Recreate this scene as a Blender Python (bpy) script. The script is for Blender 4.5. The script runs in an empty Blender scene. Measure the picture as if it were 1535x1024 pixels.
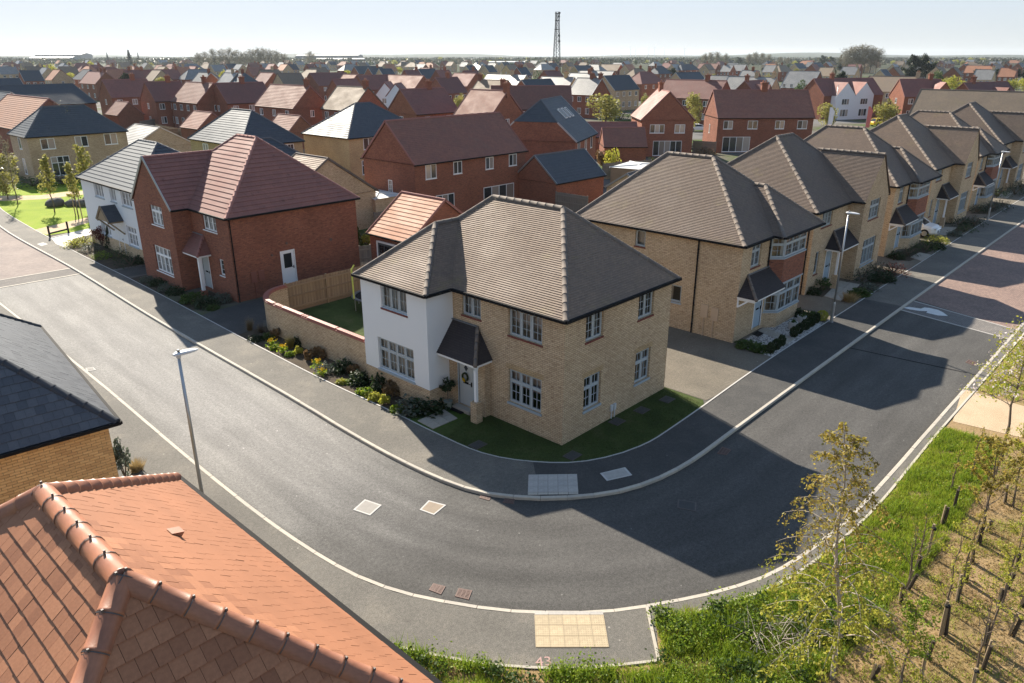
import bpy, math, random
import numpy as np
from mathutils import Vector, Matrix
RN = random.Random(11)
NR = np.random.default_rng(5)
S = bpy.context.scene
COL = S.collection
rad = math.radians

# ------------------------------------------------------------------ camera
F_PX, CX, CY = 1120.47, 767.5, 512.0
CAM = np.array((-19.652, -15.698, 13.816))
YAW, PITCH = rad(42.917), rad(20.906)
FW = np.array((math.cos(YAW)*math.cos(PITCH), math.sin(YAW)*math.cos(PITCH), -math.sin(PITCH)))
RT = np.array((math.sin(YAW), -math.cos(YAW), 0.0))
UP = np.cross(RT, FW)
cd = bpy.data.cameras.new('camera')
cam = bpy.data.objects.new('camera', cd)
COL.objects.link(cam)
cd.sensor_width = 36.0
cd.lens = 36.0*F_PX/1535.0
cd.clip_start = 0.1
cd.clip_end = 40000.0
cam.matrix_world = Matrix(((RT[0], UP[0], -FW[0], CAM[0]), (RT[1], UP[1], -FW[1], CAM[1]), (RT[2], UP[2], -FW[2], CAM[2]), (0, 0, 0, 1)))
S.camera = cam

def G(px, py, z=0.0):
    """ground point (world) seen at a photograph position"""
    d = FW + RT*(px-CX)/F_PX - UP*(py-CY)/F_PX
    t = (z-CAM[2])/d[2]
    return CAM + t*d

def pix(p):
    d = np.asarray(p, float)-CAM
    w = d@FW
    return (CX+F_PX*(d@RT)/w, CY-F_PX*(d@UP)/w, w)

# ------------------------------------------------------------------ sky, sun, exposure
SUN = Vector((0.268, 0.800, 0.537)).normalized()
SUN_EL = math.asin(SUN.z)
SUN_AZ = math.atan2(SUN.x, SUN.y)
W = bpy.data.worlds.new('World')
S.world = W
W.use_nodes = True
nt = W.node_tree
bg = nt.nodes['Background']
sky = nt.nodes.new('ShaderNodeTexSky')
sky.sky_type = 'NISHITA'
sky.sun_disc = False
sky.sun_elevation = SUN_EL
sky.sun_rotation = SUN_AZ
sky.air_density = 1.0
sky.dust_density = 0.15
sky.ozone_density = 2.0
# roll the glare off smoothly: c / (1 + c/2.7), the same in every direction
d1 = nt.nodes.new('ShaderNodeVectorMath'); d1.operation = 'MULTIPLY_ADD'; d1.inputs[1].default_value = (1/2.7,)*3; d1.inputs[2].default_value = (1, 1, 1)
d2 = nt.nodes.new('ShaderNodeVectorMath'); d2.operation = 'DIVIDE'
d3 = nt.nodes.new('ShaderNodeVectorMath'); d3.operation = 'MULTIPLY'; d3.inputs[1].default_value = (0.90, 0.965, 1.09)
nt.links.new(sky.outputs[0], d1.inputs[0]); nt.links.new(sky.outputs[0], d2.inputs[0]); nt.links.new(d1.outputs[0], d2.inputs[1])
nt.links.new(d2.outputs[0], d3.inputs[0]); nt.links.new(d3.outputs[0], bg.inputs[0])
bg.inputs[1].default_value = 0.15
sl = bpy.data.lights.new('sun', 'SUN')
sl.energy = 4.2
sl.angle = rad(0.53)
sl.color = (1.0, 0.91, 0.77)
sun = bpy.data.objects.new('sun', sl)
COL.objects.link(sun)
sun.rotation_euler = SUN.to_track_quat('Z', 'Y').to_euler()
sun.location = (0, 0, 50)
S.view_settings.view_transform = 'Standard'
S.view_settings.look = 'None'
S.view_settings.exposure = 1.45
S.view_settings.gamma = 1.0
S.view_settings.use_curve_mapping = False
S.cycles.max_bounces = 6
S.cycles.diffuse_bounces = 3
S.cycles.glossy_bounces = 2
S.cycles.transmission_bounces = 4
S.cycles.transparent_max_bounces = 12
S.cycles.volume_bounces = 1
S.cycles.use_denoising = True
HAZE = 0.00006

# ------------------------------------------------------------------ materials
MATS = {}
class N:
    def __init__(s, name):
        s.m = bpy.data.materials.new(name); s.m.use_nodes = True
        s.t = s.m.node_tree; s.b = s.t.nodes['Principled BSDF']; MATS[name] = s.m
    def n(s, typ, **kw):
        x = s.t.nodes.new('ShaderNode'+typ)
        for k, v in kw.items():
            if k.startswith('i_'):
                key = k[2:]
                x.inputs[int(key) if key.isdigit() else key.replace('_', ' ')].default_value = v
            else: setattr(x, k, v)
        return x
    def l(s, a, b): s.t.links.new(a, b)
    def coord(s, kind='UV'): return s.n('TexCoord').outputs[kind]
    def noise(s, vec, scale, detail=3.0, rough=0.55):
        x = s.n('TexNoise', i_Scale=scale, i_Detail=detail, i_Roughness=rough)
        s.l(vec, x.inputs['Vector']); return x.outputs[0]
    def ramp(s, fac, stops):
        r = s.n('ValToRGB'); e = r.color_ramp.elements
        while len(e) < len(stops): e.new(0.5)
        for i, (p, c) in enumerate(stops):
            e[i].position = p; e[i].color = (*c, 1) if len(c) == 3 else c
        s.l(fac, r.inputs[0]); return r.outputs[0]
    def mix(s, fac, a, b, mode='MIX'):
        x = s.n('Mix', data_type='RGBA', blend_type=mode)
        for sock, v in ((x.inputs[0], fac), (x.inputs[6], a), (x.inputs[7], b)):
            if isinstance(v, (int, float)): sock.default_value = v
            elif isinstance(v, tuple): sock.default_value = (*v, 1)
            else: s.l(v, sock)
        return x.outputs[2]
    def scale(s, vec, sc):
        x = s.n('Mapping'); x.inputs['Scale'].default_value = sc; s.l(vec, x.inputs[0]); return x.outputs[0]
    def bump(s, h, strength, dist):
        x = s.n('Bump', i_Strength=strength, i_Distance=dist); s.l(h, x.inputs['Height']); s.l(x.outputs[0], s.b.inputs['Normal'])
    def out(s, col=None, rough=0.6, spec=0.5, metal=0.0):
        if col is not None:
            if isinstance(col, tuple): s.b.inputs['Base Color'].default_value = (*col, 1)
            else: s.l(col, s.b.inputs['Base Color'])
        if isinstance(rough, (int, float)): s.b.inputs['Roughness'].default_value = rough
        else: s.l(rough, s.b.inputs['Roughness'])
        s.b.inputs['Specular IOR Level'].default_value = spec
        s.b.inputs['Metallic'].default_value = metal
        return s.m

def plain(name, col, rough=0.6, spec=0.4, metal=0.0, var=0.12, sc=3.0):
    m = N(name)
    f = m.noise(m.coord('Object'), sc, 4)
    c = m.mix(f, tuple(x*(1-var) for x in col), tuple(min(1, x*(1+var)) for x in col))
    return m.out(c, rough, spec, metal)

def brick(name, a, b, c, mortar, bw=0.225, bh=0.075, ms=0.016):
    m = N(name); uv = m.coord()
    t = m.n('TexBrick', offset=0.5)
    t.inputs['Scale'].default_value = 1.0; t.inputs['Mortar Size'].default_value = ms*0.5
    t.inputs['Mortar Smooth'].default_value = 0.2; t.inputs['Bias'].default_value = 0.0
    t.inputs['Brick Width'].default_value = bw; t.inputs['Row Height'].default_value = bh
    m.l(uv, t.inputs['Vector'])
    t.inputs['Color1'].default_value = (*a, 1); t.inputs['Color2'].default_value = (*b, 1); t.inputs['Mortar'].default_value = (*mortar, 1)
    f = m.noise(m.scale(uv, (4.4, 13.3, 1)), 1.0, 2.0)
    col = m.mix(m.ramp(f, [(0.56, (0, 0, 0)), (0.72, (1, 1, 1))]), t.outputs['Color'], m.mix(t.outputs['Fac'], c, mortar))
    g = m.noise(m.scale(uv, (0.5, 0.35, 1)), 1.0, 4.0)
    col = m.mix(0.55, col, m.ramp(g, [(0.3, (0.62, 0.6, 0.6)), (0.7, (1.0, 1.0, 1.0))]), 'MULTIPLY')
    inv = m.n('Math', operation='SUBTRACT'); inv.inputs[0].default_value = 1.0; m.l(t.outputs['Fac'], inv.inputs[1])
    o = m.n('ObjectInfo'); col = m.mix(1.0, col, m.ramp(o.outputs['Random'], [(0, (0.88, 0.88, 0.9)), (1, (1.12, 1.1, 1.06))]), 'MULTIPLY')
    m.bump(inv.outputs[0], 0.6, 0.012)
    return m.out(col, 0.85, 0.25)

def tile(name, a, b, gauge, width, rough=0.74, moss=None, spec=0.85, spread=0.5):
    m = N(name); uv = m.coord()
    t = m.n('TexBrick', offset=0.5)
    t.inputs['Scale'].default_value = 1.0; t.inputs['Mortar Size'].default_value = 0.004
    t.inputs['Brick Width'].default_value = width; t.inputs['Row Height'].default_value = gauge
    t.inputs['Bias'].default_value = 0.0
    m.l(uv, t.inputs['Vector'])
    t.inputs['Color1'].default_value = (*a, 1); t.inputs['Color2'].default_value = (*b, 1)
    t.inputs['Mortar'].default_value = (*[x*0.45 for x in a], 1)
    f = m.noise(m.scale(uv, (0.35, 0.5, 1)), 1.0, 5.0, 0.65)
    col = m.mix(spread, t.outputs['Color'], m.ramp(f, [(0.3, (0.55, 0.55, 0.57)), (0.72, (1.15, 1.1, 1.05))]), 'MULTIPLY')
    sp = m.noise(m.scale(uv, (1/width, 1/gauge, 1)), 0.9, 1.0)
    col = m.mix(m.ramp(sp, [(0.66, (0, 0, 0)), (0.74, (1, 1, 1))]), col, tuple(x*0.55 for x in a))
    if moss:
        g = m.noise(m.scale(m.coord('Object'), (0.6, 0.6, 1.1)), 1.0, 5.0, 0.7)
        col = m.mix(m.ramp(g, [(0.56, (0, 0, 0)), (0.78, (0.5, 0.5, 0.5))]), col, moss)
    r = m.ramp(f, [(0.2, (rough*0.85,)*3), (0.8, (min(1, rough*1.2),)*3)])
    o = m.n('ObjectInfo'); col = m.mix(1.0, col, m.ramp(o.outputs['Random'], [(0, (0.80, 0.83, 0.86)), (0.5, (1.0, 0.98, 0.97)), (1, (1.2, 1.16, 1.1))]), 'MULTIPLY')
    m.bump(m.noise(uv, 60, 2), 0.15, 0.01)
    k = max(b); m.b.inputs['Specular Tint'].default_value = (*[(0.35+0.65*x/k) for x in b], 1)
    return m.out(col, r, spec)

def asphalt(name, a, b, stain, rough=0.75, tint=0.5, lanes=False, wear_sheen=0):
    m = N(name); p = m.coord('Object')
    f1 = m.noise(p, 0.22, 6, 0.66); f2 = m.noise(p, 34.0, 3, 0.75); f4 = m.noise(p, 9.0, 4, 0.7)
    f3 = m.noise(m.scale(m.coord('UV'), (7.0, 0.16, 1)), 1.0, 5, 0.6) if lanes else m.noise(p, 0.55, 6, 0.7)
    col = m.mix(m.ramp(f1, [(0.3, (0, 0, 0)), (0.7, (1, 1, 1))]), a, b)
    col = m.mix(m.ramp(f3, [(0.5, (0, 0, 0)), (0.72, (tint,)*3)]), col, stain)
    col = m.mix(0.7, col, m.ramp(f3, [(0.24, (0.62, 0.62, 0.62)), (0.46, (1, 1, 1))]), 'MULTIPLY')
    col = m.mix(0.8, col, m.ramp(f4, [(0.25, (0.66, 0.66, 0.66)), (0.5, (1, 1, 1)), (0.75, (1.3, 1.3, 1.3))]), 'MULTIPLY')
    col = m.mix(0.85, col, m.ramp(f2, [(0.25, (0.4, 0.4, 0.4)), (0.5, (1, 1, 1)), (0.78, (1.75, 1.75, 1.75))]), 'MULTIPLY')
    sp = m.n('TexVoronoi', i_Scale=1.4); m.l(p, sp.inputs['Vector'])
    col = m.mix(m.ramp(sp.outputs['Distance'], [(0.03, (0.7, 0.7, 0.7)), (0.05, (0, 0, 0))]), col, tuple(min(1, x*2.6) for x in b))
    if lanes:
        u = m.n('SeparateXYZ'); m.l(m.coord('UV'), u.inputs[0])
        col = m.mix(1.0, col, m.ramp(u.outputs[0], [(0.0, (0.72, 0.71, 0.68)), (0.05, (0.95, 0.95, 0.94)), (0.17, (1.04, 1.04, 1.03)), (0.25, (0.9, 0.9, 0.9)), (0.36, (1.04, 1.04, 1.04)), (0.5, (0.97, 0.97, 0.97)), (0.62, (1.05, 1.05, 1.05)), (0.73, (0.9, 0.9, 0.9)), (0.84, (1.04, 1.04, 1.03)), (0.96, (0.92, 0.92, 0.91)), (1.0, (0.7, 0.69, 0.66))]), 'MULTIPLY')
    if wear_sheen:  # same road throughout: wear and the left street's sun sheen painted into the colour
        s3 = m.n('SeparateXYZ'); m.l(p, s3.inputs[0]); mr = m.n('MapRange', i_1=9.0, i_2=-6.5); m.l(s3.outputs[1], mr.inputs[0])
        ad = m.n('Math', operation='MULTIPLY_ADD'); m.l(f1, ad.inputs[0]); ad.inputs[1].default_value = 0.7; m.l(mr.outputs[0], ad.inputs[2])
        col = m.mix(1.0, col, m.ramp(ad.outputs[0], [(0.36, (1.0, 1.0, 1.0)), (0.72, (0.66, 0.665, 0.67)), (1.0, (wear_sheen,)*3)]), 'MULTIPLY')
    m.bump(f2, 0.6, 0.012)
    return m.out(col, rough, 0.25)

def leaf(name, cols, rough=0.55, trans=0.35):
    m = N(name)
    g = m.n('NewGeometry')
    st = [(i/(len(cols)-1) if len(cols) > 1 else 0, c) for i, c in enumerate(cols)]
    c = m.ramp(g.outputs['Random Per Island'], st)
    m.out(c, rough, 0.3)
    tr = m.n('BsdfTranslucent'); m.l(c, tr.inputs[0])
    mx = m.n('MixShader', i_0=trans)
    m.l(m.b.outputs[0], mx.inputs[1]); m.l(tr.outputs[0], mx.inputs[2])
    m.l(mx.outputs[0], m.t.nodes['Material Output'].inputs[0])
    return m.m

brick('cream_brick', (0.73, 0.555, 0.365), (0.60, 0.44, 0.275), (0.38, 0.245, 0.15), (0.27, 0.19, 0.12))
brick('yellow_brick', (0.64, 0.46, 0.25), (0.55, 0.38, 0.2), (0.40, 0.25, 0.13), (0.30, 0.22, 0.13))
brick('red_brick', (0.40, 0.155, 0.09), (0.29, 0.105, 0.066), (0.13, 0.058, 0.046), (0.17, 0.095, 0.07))
brick('orange_brick', (0.36, 0.13, 0.06), (0.30, 0.10, 0.05), (0.2, 0.075, 0.04), (0.3, 0.2, 0.14))
tile('brown_tile', (0.20, 0.148, 0.112), (0.15, 0.112, 0.088), 0.1, 0.165, 0.74, moss=(0.23, 0.195, 0.07))
tile('dark_tile', (0.055, 0.048, 0.049), (0.045, 0.04, 0.042), 0.1, 0.165, 0.7, spec=0.2)
tile('maroon_tile', (0.215, 0.098, 0.082), (0.185, 0.084, 0.072), 0.33, 0.3, 0.72)
tile('rust_tile', (0.26, 0.125, 0.09), (0.21, 0.10, 0.078), 0.2, 0.25, 0.72, moss=(0.17, 0.14, 0.1))
tile('terracotta_tile', (0.42, 0.2, 0.12), (0.36, 0.17, 0.10), 0.33, 0.3, 0.72)
tile('slate_tile', (0.058, 0.067, 0.078), (0.046, 0.055, 0.066), 0.33, 0.3, 0.62, spec=0.6)
tile('grey_tile', (0.26, 0.26, 0.255), (0.22, 0.22, 0.215), 0.3, 0.3, 0.42, spec=0.5)
tile('olive_tile', (0.24, 0.185, 0.13), (0.2, 0.155, 0.115), 0.2, 0.25, 0.72, moss=(0.2, 0.17, 0.07))
# one-tile materials for the tiles laid one by one
def single(name, a, b, rough, spec=0.5):
    m = N(name); o = m.n('ObjectInfo')
    c = m.ramp(o.outputs['Random'], [(0, a), (1, b)])
    f = m.noise(m.coord('Generated'), 5.0, 4)
    c = m.mix(0.45, c, m.ramp(f, [(0.3, (0.68, 0.68, 0.68)), (0.7, (1.1, 1.1, 1.1))]), 'MULTIPLY')
    m.bump(m.noise(m.coord('Object'), 45, 3), 0.12, 0.01)
    return m.out(c, rough, spec)
single('clay_tile', (0.42, 0.185, 0.095), (0.27, 0.11, 0.056), 0.7, 0.3)
single('clay_ridge', (0.36, 0.15, 0.082), (0.31, 0.125, 0.07), 0.42, 0.35)
single('slate_single', (0.095, 0.102, 0.112), (0.06, 0.066, 0.076), 0.5, 0.4)
single('ridge_brown', (0.19, 0.155, 0.13), (0.145, 0.12, 0.102), 0.75, 0.15)
single('slate_cap', (0.07, 0.075, 0.083), (0.055, 0.06, 0.068), 0.95, 0.05)
single('loose_brick', (0.78, 0.50, 0.23), (0.58, 0.35, 0.16), 0.8, 0.25)
single('timber', (0.36, 0.255, 0.155), (0.27, 0.185, 0.115), 0.75, 0.25)
single('timber_grey', (0.27, 0.235, 0.20), (0.21, 0.18, 0.155), 0.8, 0.2)
single('kerb_concrete', (0.50, 0.45, 0.375), (0.43, 0.39, 0.335), 0.8, 0.3)
single('buff_slab', (0.50, 0.40, 0.26), (0.44, 0.355, 0.235), 0.8, 0.3)
single('grey_slab', (0.46, 0.43, 0.39), (0.40, 0.375, 0.345), 0.8, 0.3)
single('path_slab', (0.40, 0.36, 0.30), (0.34, 0.31, 0.265), 0.8, 0.3)
plain('maroon_ridge', (0.30, 0.145, 0.125), 0.8, 0.15); plain('slate_ridge', (0.12, 0.125, 0.135), 0.75, 0.2)
plain('render_white', (0.76, 0.76, 0.76), 0.85, 0.2, var=0.03, sc=1.2)
plain('paint_white', (0.82, 0.82, 0.82), 0.45, 0.4, var=0.02)
plain('frame_grey', (0.40, 0.44, 0.46), 0.45, 0.4, var=0.03)
plain('sill_grey', (0.36, 0.40, 0.43), 0.55, 0.4, var=0.05)
plain('sill_red', (0.17, 0.05, 0.04), 0.8, 0.2, var=0.25, sc=8)
plain('black_plastic', (0.012, 0.012, 0.013), 0.75, 0.1)
plain('lead', (0.17, 0.18, 0.195), 0.5, 0.5, var=0.25)
plain('door_grey', (0.46, 0.48, 0.48), 0.45, 0.4, var=0.03)
plain('door_blue', (0.33, 0.42, 0.50), 0.4, 0.4, var=0.03)
plain('dark_door', (0.06, 0.075, 0.085), 0.4, 0.4)
plain('steel', (0.42, 0.43, 0.44), 0.38, 0.5, 0.75)
plain('steel_dark', (0.13, 0.135, 0.14), 0.45, 0.5, 0.5)
plain('lamp_head', (0.55, 0.56, 0.57), 0.4, 0.5)
plain('iron', (0.10, 0.085, 0.08), 0.6, 0.5, 0.3, var=0.3, sc=12)
plain('rust_iron', (0.15, 0.10, 0.085), 0.7, 0.4, 0.2, var=0.3, sc=12)
plain('cover_light', (0.27, 0.25, 0.225), 0.7, 0.4, var=0.18, sc=5)
plain('cover_tan', (0.27, 0.21, 0.15), 0.7, 0.4, var=0.2, sc=5)
plain('cover_dark', (0.05, 0.05, 0.05), 0.6, 0.4, var=0.3, sc=5)
plain('concrete', (0.50, 0.48, 0.45), 0.8, 0.3, var=0.15)
plain('flat_roof', (0.60, 0.60, 0.58), 0.6, 0.4, var=0.1)
plain('meter_box', (0.55, 0.40, 0.27), 0.5, 0.4); plain('meter_red', (0.23, 0.085, 0.06), 0.5, 0.4)
plain('coping', (0.30, 0.10, 0.075), 0.55, 0.5, var=0.2, sc=6)
plain('bark', (0.15, 0.115, 0.085), 0.9, 0.2, var=0.35, sc=14)
plain('bark_pale', (0.36, 0.31, 0.26), 0.8, 0.2, var=0.4, sc=9)
plain('bark_dark', (0.06, 0.05, 0.042), 0.9, 0.2, var=0.3, sc=9)
plain('stake_wood', (0.30, 0.23, 0.15), 0.85, 0.2, var=0.3, sc=10)
plain('guard_mesh', (0.07, 0.056, 0.044), 0.8, 0.1)
plain('stone', (0.11, 0.105, 0.10), 0.9, 0.2, var=0.35, sc=4)
plain('pot', (0.62, 0.60, 0.57), 0.6, 0.3); plain('pot_green', (0.2, 0.23, 0.2), 0.6, 0.3)
plain('mat_black', (0.015, 0.015, 0.016), 0.95, 0.1)
plain('curtain', (0.62, 0.58, 0.54), 0.9, 0.1, var=0.1, sc=9)
plain('blind_warm', (0.55, 0.42, 0.36), 0.9, 0.1, var=0.1, sc=9)
plain('car_white', (0.80, 0.80, 0.80), 0.25, 0.5, var=0.01); plain('car_black', (0.02, 0.022, 0.025), 0.25, 0.5, var=0.01)
plain('car_silver', (0.42, 0.45, 0.48), 0.3, 0.5, 0.4, var=0.01); plain('car_yellow', (0.75, 0.52, 0.02), 0.35, 0.5, var=0.01)
plain('rubber', (0.02, 0.02, 0.02), 0.8, 0.3); plain('tree_pole', (0.5, 0.55, 0.12), 0.5, 0.4)
plain('red_light', (0.4, 0.02, 0.02), 0.3, 0.5); plain('pink_paint', (0.42, 0.27, 0.25), 0.85, 0.2, var=0.3, sc=20)
plain('flag_white', (0.75, 0.75, 0.78), 0.8, 0.2); plain('flag_red', (0.62, 0.18, 0.16), 0.8, 0.2)
plain('shed_grey', (0.26, 0.28, 0.29), 0.6, 0.3, var=0.12, sc=0.1); plain('shed_dark', (0.12, 0.135, 0.145), 0.6, 0.3, var=0.15, sc=0.1)
plain('shed_roof', (0.34, 0.34, 0.33), 0.5, 0.4, var=0.12, sc=0.1)
plain('mortar_joint', (0.24, 0.165, 0.10), 0.95, 0.1)
plain('road_white', (0.62, 0.62, 0.60), 0.7, 0.3, var=0.15, sc=6)
plain('cladding_white', (0.74, 0.75, 0.77), 0.7, 0.2, var=0.04)
plain('petal_white', (0.72, 0.62, 0.62), 0.8, 0.1, var=0.1); plain('petal_yellow', (0.75, 0.5, 0.03), 0.8, 0.1)
g_ = N('glass_dark'); g_.out((0.018, 0.021, 0.025), 0.06, 0.6)
gw = N('glass')
gw.out((0.02, 0.022, 0.025), 0.05, 0.6)
tr_ = gw.n('BsdfTransparent'); tr_.inputs[0].default_value = (0.82, 0.85, 0.86, 1)
gl_ = gw.n('BsdfGlossy'); gl_.inputs['Roughness'].default_value = 0.03
fr_ = gw.n('Fresnel', i_IOR=1.5); mx_ = gw.n('MixShader')
gw.l(fr_.outputs[0], mx_.inputs[0]); gw.l(tr_.outputs[0], mx_.inputs[1]); gw.l(gl_.outputs[0], mx_.inputs[2])
gw.l(mx_.outputs[0], gw.t.nodes['Material Output'].inputs[0])
# panes of the farther houses: dark glass, some with a pale blind behind it
m = N('glass_far'); o_ = m.n('ObjectInfo')
m.out(m.ramp(o_.outputs['Random'], [(0.0, (0.02, 0.024, 0.03)), (0.5, (0.05, 0.055, 0.06)), (0.62, (0.26, 0.21, 0.18)), (1.0, (0.42, 0.36, 0.32))]), 0.08, 0.6)

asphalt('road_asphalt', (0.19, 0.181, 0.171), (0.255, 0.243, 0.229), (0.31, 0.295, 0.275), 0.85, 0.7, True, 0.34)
asphalt('path_asphalt', (0.115, 0.107, 0.094), (0.155, 0.143, 0.124), (0.22, 0.195, 0.16), 0.85, 0.75)
asphalt('new_asphalt', (0.05, 0.049, 0.048), (0.075, 0.072, 0.068), (0.105, 0.099, 0.09), 0.8, 0.6)
asphalt('drive_asphalt', (0.12, 0.104, 0.082), (0.165, 0.143, 0.11), (0.21, 0.18, 0.14), 0.85, 0.6)
def pavers(name, a, b, mo):
    m = N(name); p = m.coord('Object')
    t = m.n('TexBrick', offset=0.5); m.l(p, t.inputs['Vector'])
    t.inputs['Scale'].default_value = 1.0; t.inputs['Brick Width'].default_value = 0.2; t.inputs['Row Height'].default_value = 0.1
    t.inputs['Mortar Size'].default_value = 0.004
    t.inputs['Color1'].default_value = (*a, 1); t.inputs['Color2'].default_value = (*b, 1); t.inputs['Mortar'].default_value = (*mo, 1)
    f = m.noise(p, 0.5, 5)
    c = m.mix(0.6, t.outputs['Color'], m.ramp(f, [(0.3, (0.7, 0.7, 0.72)), (0.7, (1.1, 1.08, 1.05))]), 'MULTIPLY')
    return m.out(c, 0.9, 0.15)
pavers('paver_red', (0.30, 0.21, 0.175), (0.225, 0.16, 0.138), (0.14, 0.115, 0.10))
pavers('paver_pink', (0.34, 0.285, 0.255), (0.27, 0.22, 0.20), (0.2, 0.175, 0.16))
pavers('paver_grey', (0.22, 0.20, 0.185), (0.17, 0.16, 0.15), (0.09, 0.085, 0.08))
def ground_mat(name, stops, sc1, sc2, rough=0.95):
    m = N(name); p = m.coord('Object')
    f = m.noise(p, sc1, 6, 0.6); g = m.noise(p, sc2, 4, 0.7)
    c = m.ramp(f, stops)
    c = m.mix(0.6, c, m.ramp(g, [(0.25, (0.5, 0.5, 0.5)), (0.55, (1, 1, 1)), (0.8, (1.35, 1.3, 1.2))]), 'MULTIPLY')
    m.bump(g, 0.7, 0.05)
    return m.out(c, rough, 0.15)
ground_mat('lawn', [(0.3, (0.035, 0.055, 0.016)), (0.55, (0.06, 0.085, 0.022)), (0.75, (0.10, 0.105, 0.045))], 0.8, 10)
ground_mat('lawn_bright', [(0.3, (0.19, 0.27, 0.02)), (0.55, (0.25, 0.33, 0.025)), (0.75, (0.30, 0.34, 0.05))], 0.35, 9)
ground_mat('soil', [(0.3, (0.055, 0.042, 0.03)), (0.7, (0.10, 0.078, 0.055))], 1.5, 16)
ground_mat('copse_soil', [(0.25, (0.17, 0.17, 0.04)), (0.42, (0.26, 0.185, 0.085)), (0.6, (0.33, 0.225, 0.12)), (0.8, (0.20, 0.19, 0.055))], 0.55, 11)
ground_mat('hoggin', [(0.3, (0.52, 0.385, 0.25)), (0.7, (0.60, 0.46, 0.31))], 0.8, 25)
ground_mat('pebbles', [(0.3, (0.16, 0.15, 0.15)), (0.7, (0.34, 0.32, 0.31))], 2.5, 9)
m = N('land'); p = m.coord('Object')
v = m.n('TexVoronoi', i_Scale=0.0042); m.l(p, v.inputs['Vector'])
fields = m.ramp(v.outputs['Color'], [(0.15, (0.022, 0.034, 0.013)), (0.45, (0.034, 0.048, 0.017)), (0.7, (0.055, 0.053, 0.033)), (0.95, (0.028, 0.04, 0.016))])
near = m.ramp(m.noise(p, 0.045, 4), [(0.42, (0.06, 0.10, 0.02)), (0.5, (0.11, 0.10, 0.075)), (0.58, (0.15, 0.145, 0.14))])
ln = m.n('VectorMath', operation='LENGTH'); m.l(p, ln.inputs[0])
c = m.mix(m.ramp(m.n('MapRange', i_1=350.0, i_2=900.0).outputs[0], [(0, (0, 0, 0)), (1, (1, 1, 1))]), near, fields)
mr = [x for x in m.t.nodes if x.bl_idname == 'ShaderNodeMapRange'][0]; m.l(ln.outputs['Value'], mr.inputs[0])
m.out(c, 0.95, 0.1)

leaf('leaf_pale', [(0.27, 0.26, 0.06), (0.38, 0.34, 0.1), (0.2, 0.21, 0.05)], trans=0.45)
leaf('leaf_bud', [(0.36, 0.25, 0.05), (0.42, 0.33, 0.07), (0.30, 0.28, 0.05), (0.22, 0.15, 0.05)], trans=0.5)
leaf('leaf_green', [(0.045, 0.085, 0.018), (0.075, 0.12, 0.022), (0.03, 0.06, 0.015)])
leaf('leaf_bright', [(0.17, 0.27, 0.02), (0.26, 0.35, 0.03), (0.12, 0.2, 0.02), (0.32, 0.34, 0.04)], trans=0.5)
leaf('leaf_yellow', [(0.36, 0.36, 0.04), (0.45, 0.42, 0.07), (0.26, 0.3, 0.04)], trans=0.5)
leaf('leaf_dark', [(0.022, 0.042, 0.016), (0.04, 0.062, 0.022), (0.015, 0.03, 0.012)])
leaf('leaf_pine', [(0.018, 0.034, 0.018), (0.032, 0.05, 0.026), (0.012, 0.022, 0.014)])
leaf('leaf_silver', [(0.10, 0.125, 0.095), (0.145, 0.165, 0.13), (0.06, 0.085, 0.055)])
leaf('leaf_brown', [(0.20, 0.115, 0.05), (0.27, 0.17, 0.08), (0.13, 0.08, 0.04)])
leaf('leaf_red', [(0.12, 0.03, 0.025), (0.18, 0.05, 0.03)])
leaf('twig_far', [(0.17, 0.155, 0.10), (0.22, 0.2, 0.13), (0.12, 0.11, 0.075)])
leaf('grass_blade', [(0.21, 0.30, 0.02), (0.30, 0.38, 0.03), (0.35, 0.38, 0.06), (0.15, 0.23, 0.02)], trans=0.5)
leaf('lawn_blade', [(0.05, 0.075, 0.02), (0.10, 0.115, 0.04), (0.035, 0.052, 0.016)])
leaf('straw', [(0.38, 0.27, 0.12), (0.28, 0.2, 0.085), (0.45, 0.34, 0.18)], trans=0.4)
leaf('weed', [(0.09, 0.16, 0.02), (0.2, 0.3, 0.025), (0.27, 0.34, 0.03), (0.07, 0.12, 0.02)], trans=0.5)
leaf('wood_far', [(0.03, 0.042, 0.022), (0.06, 0.065, 0.038), (0.02, 0.032, 0.02), (0.085, 0.08, 0.05)])
leaf('petals', [(0.68, 0.55, 0.56), (0.75, 0.68, 0.68)], trans=0.3)
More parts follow.
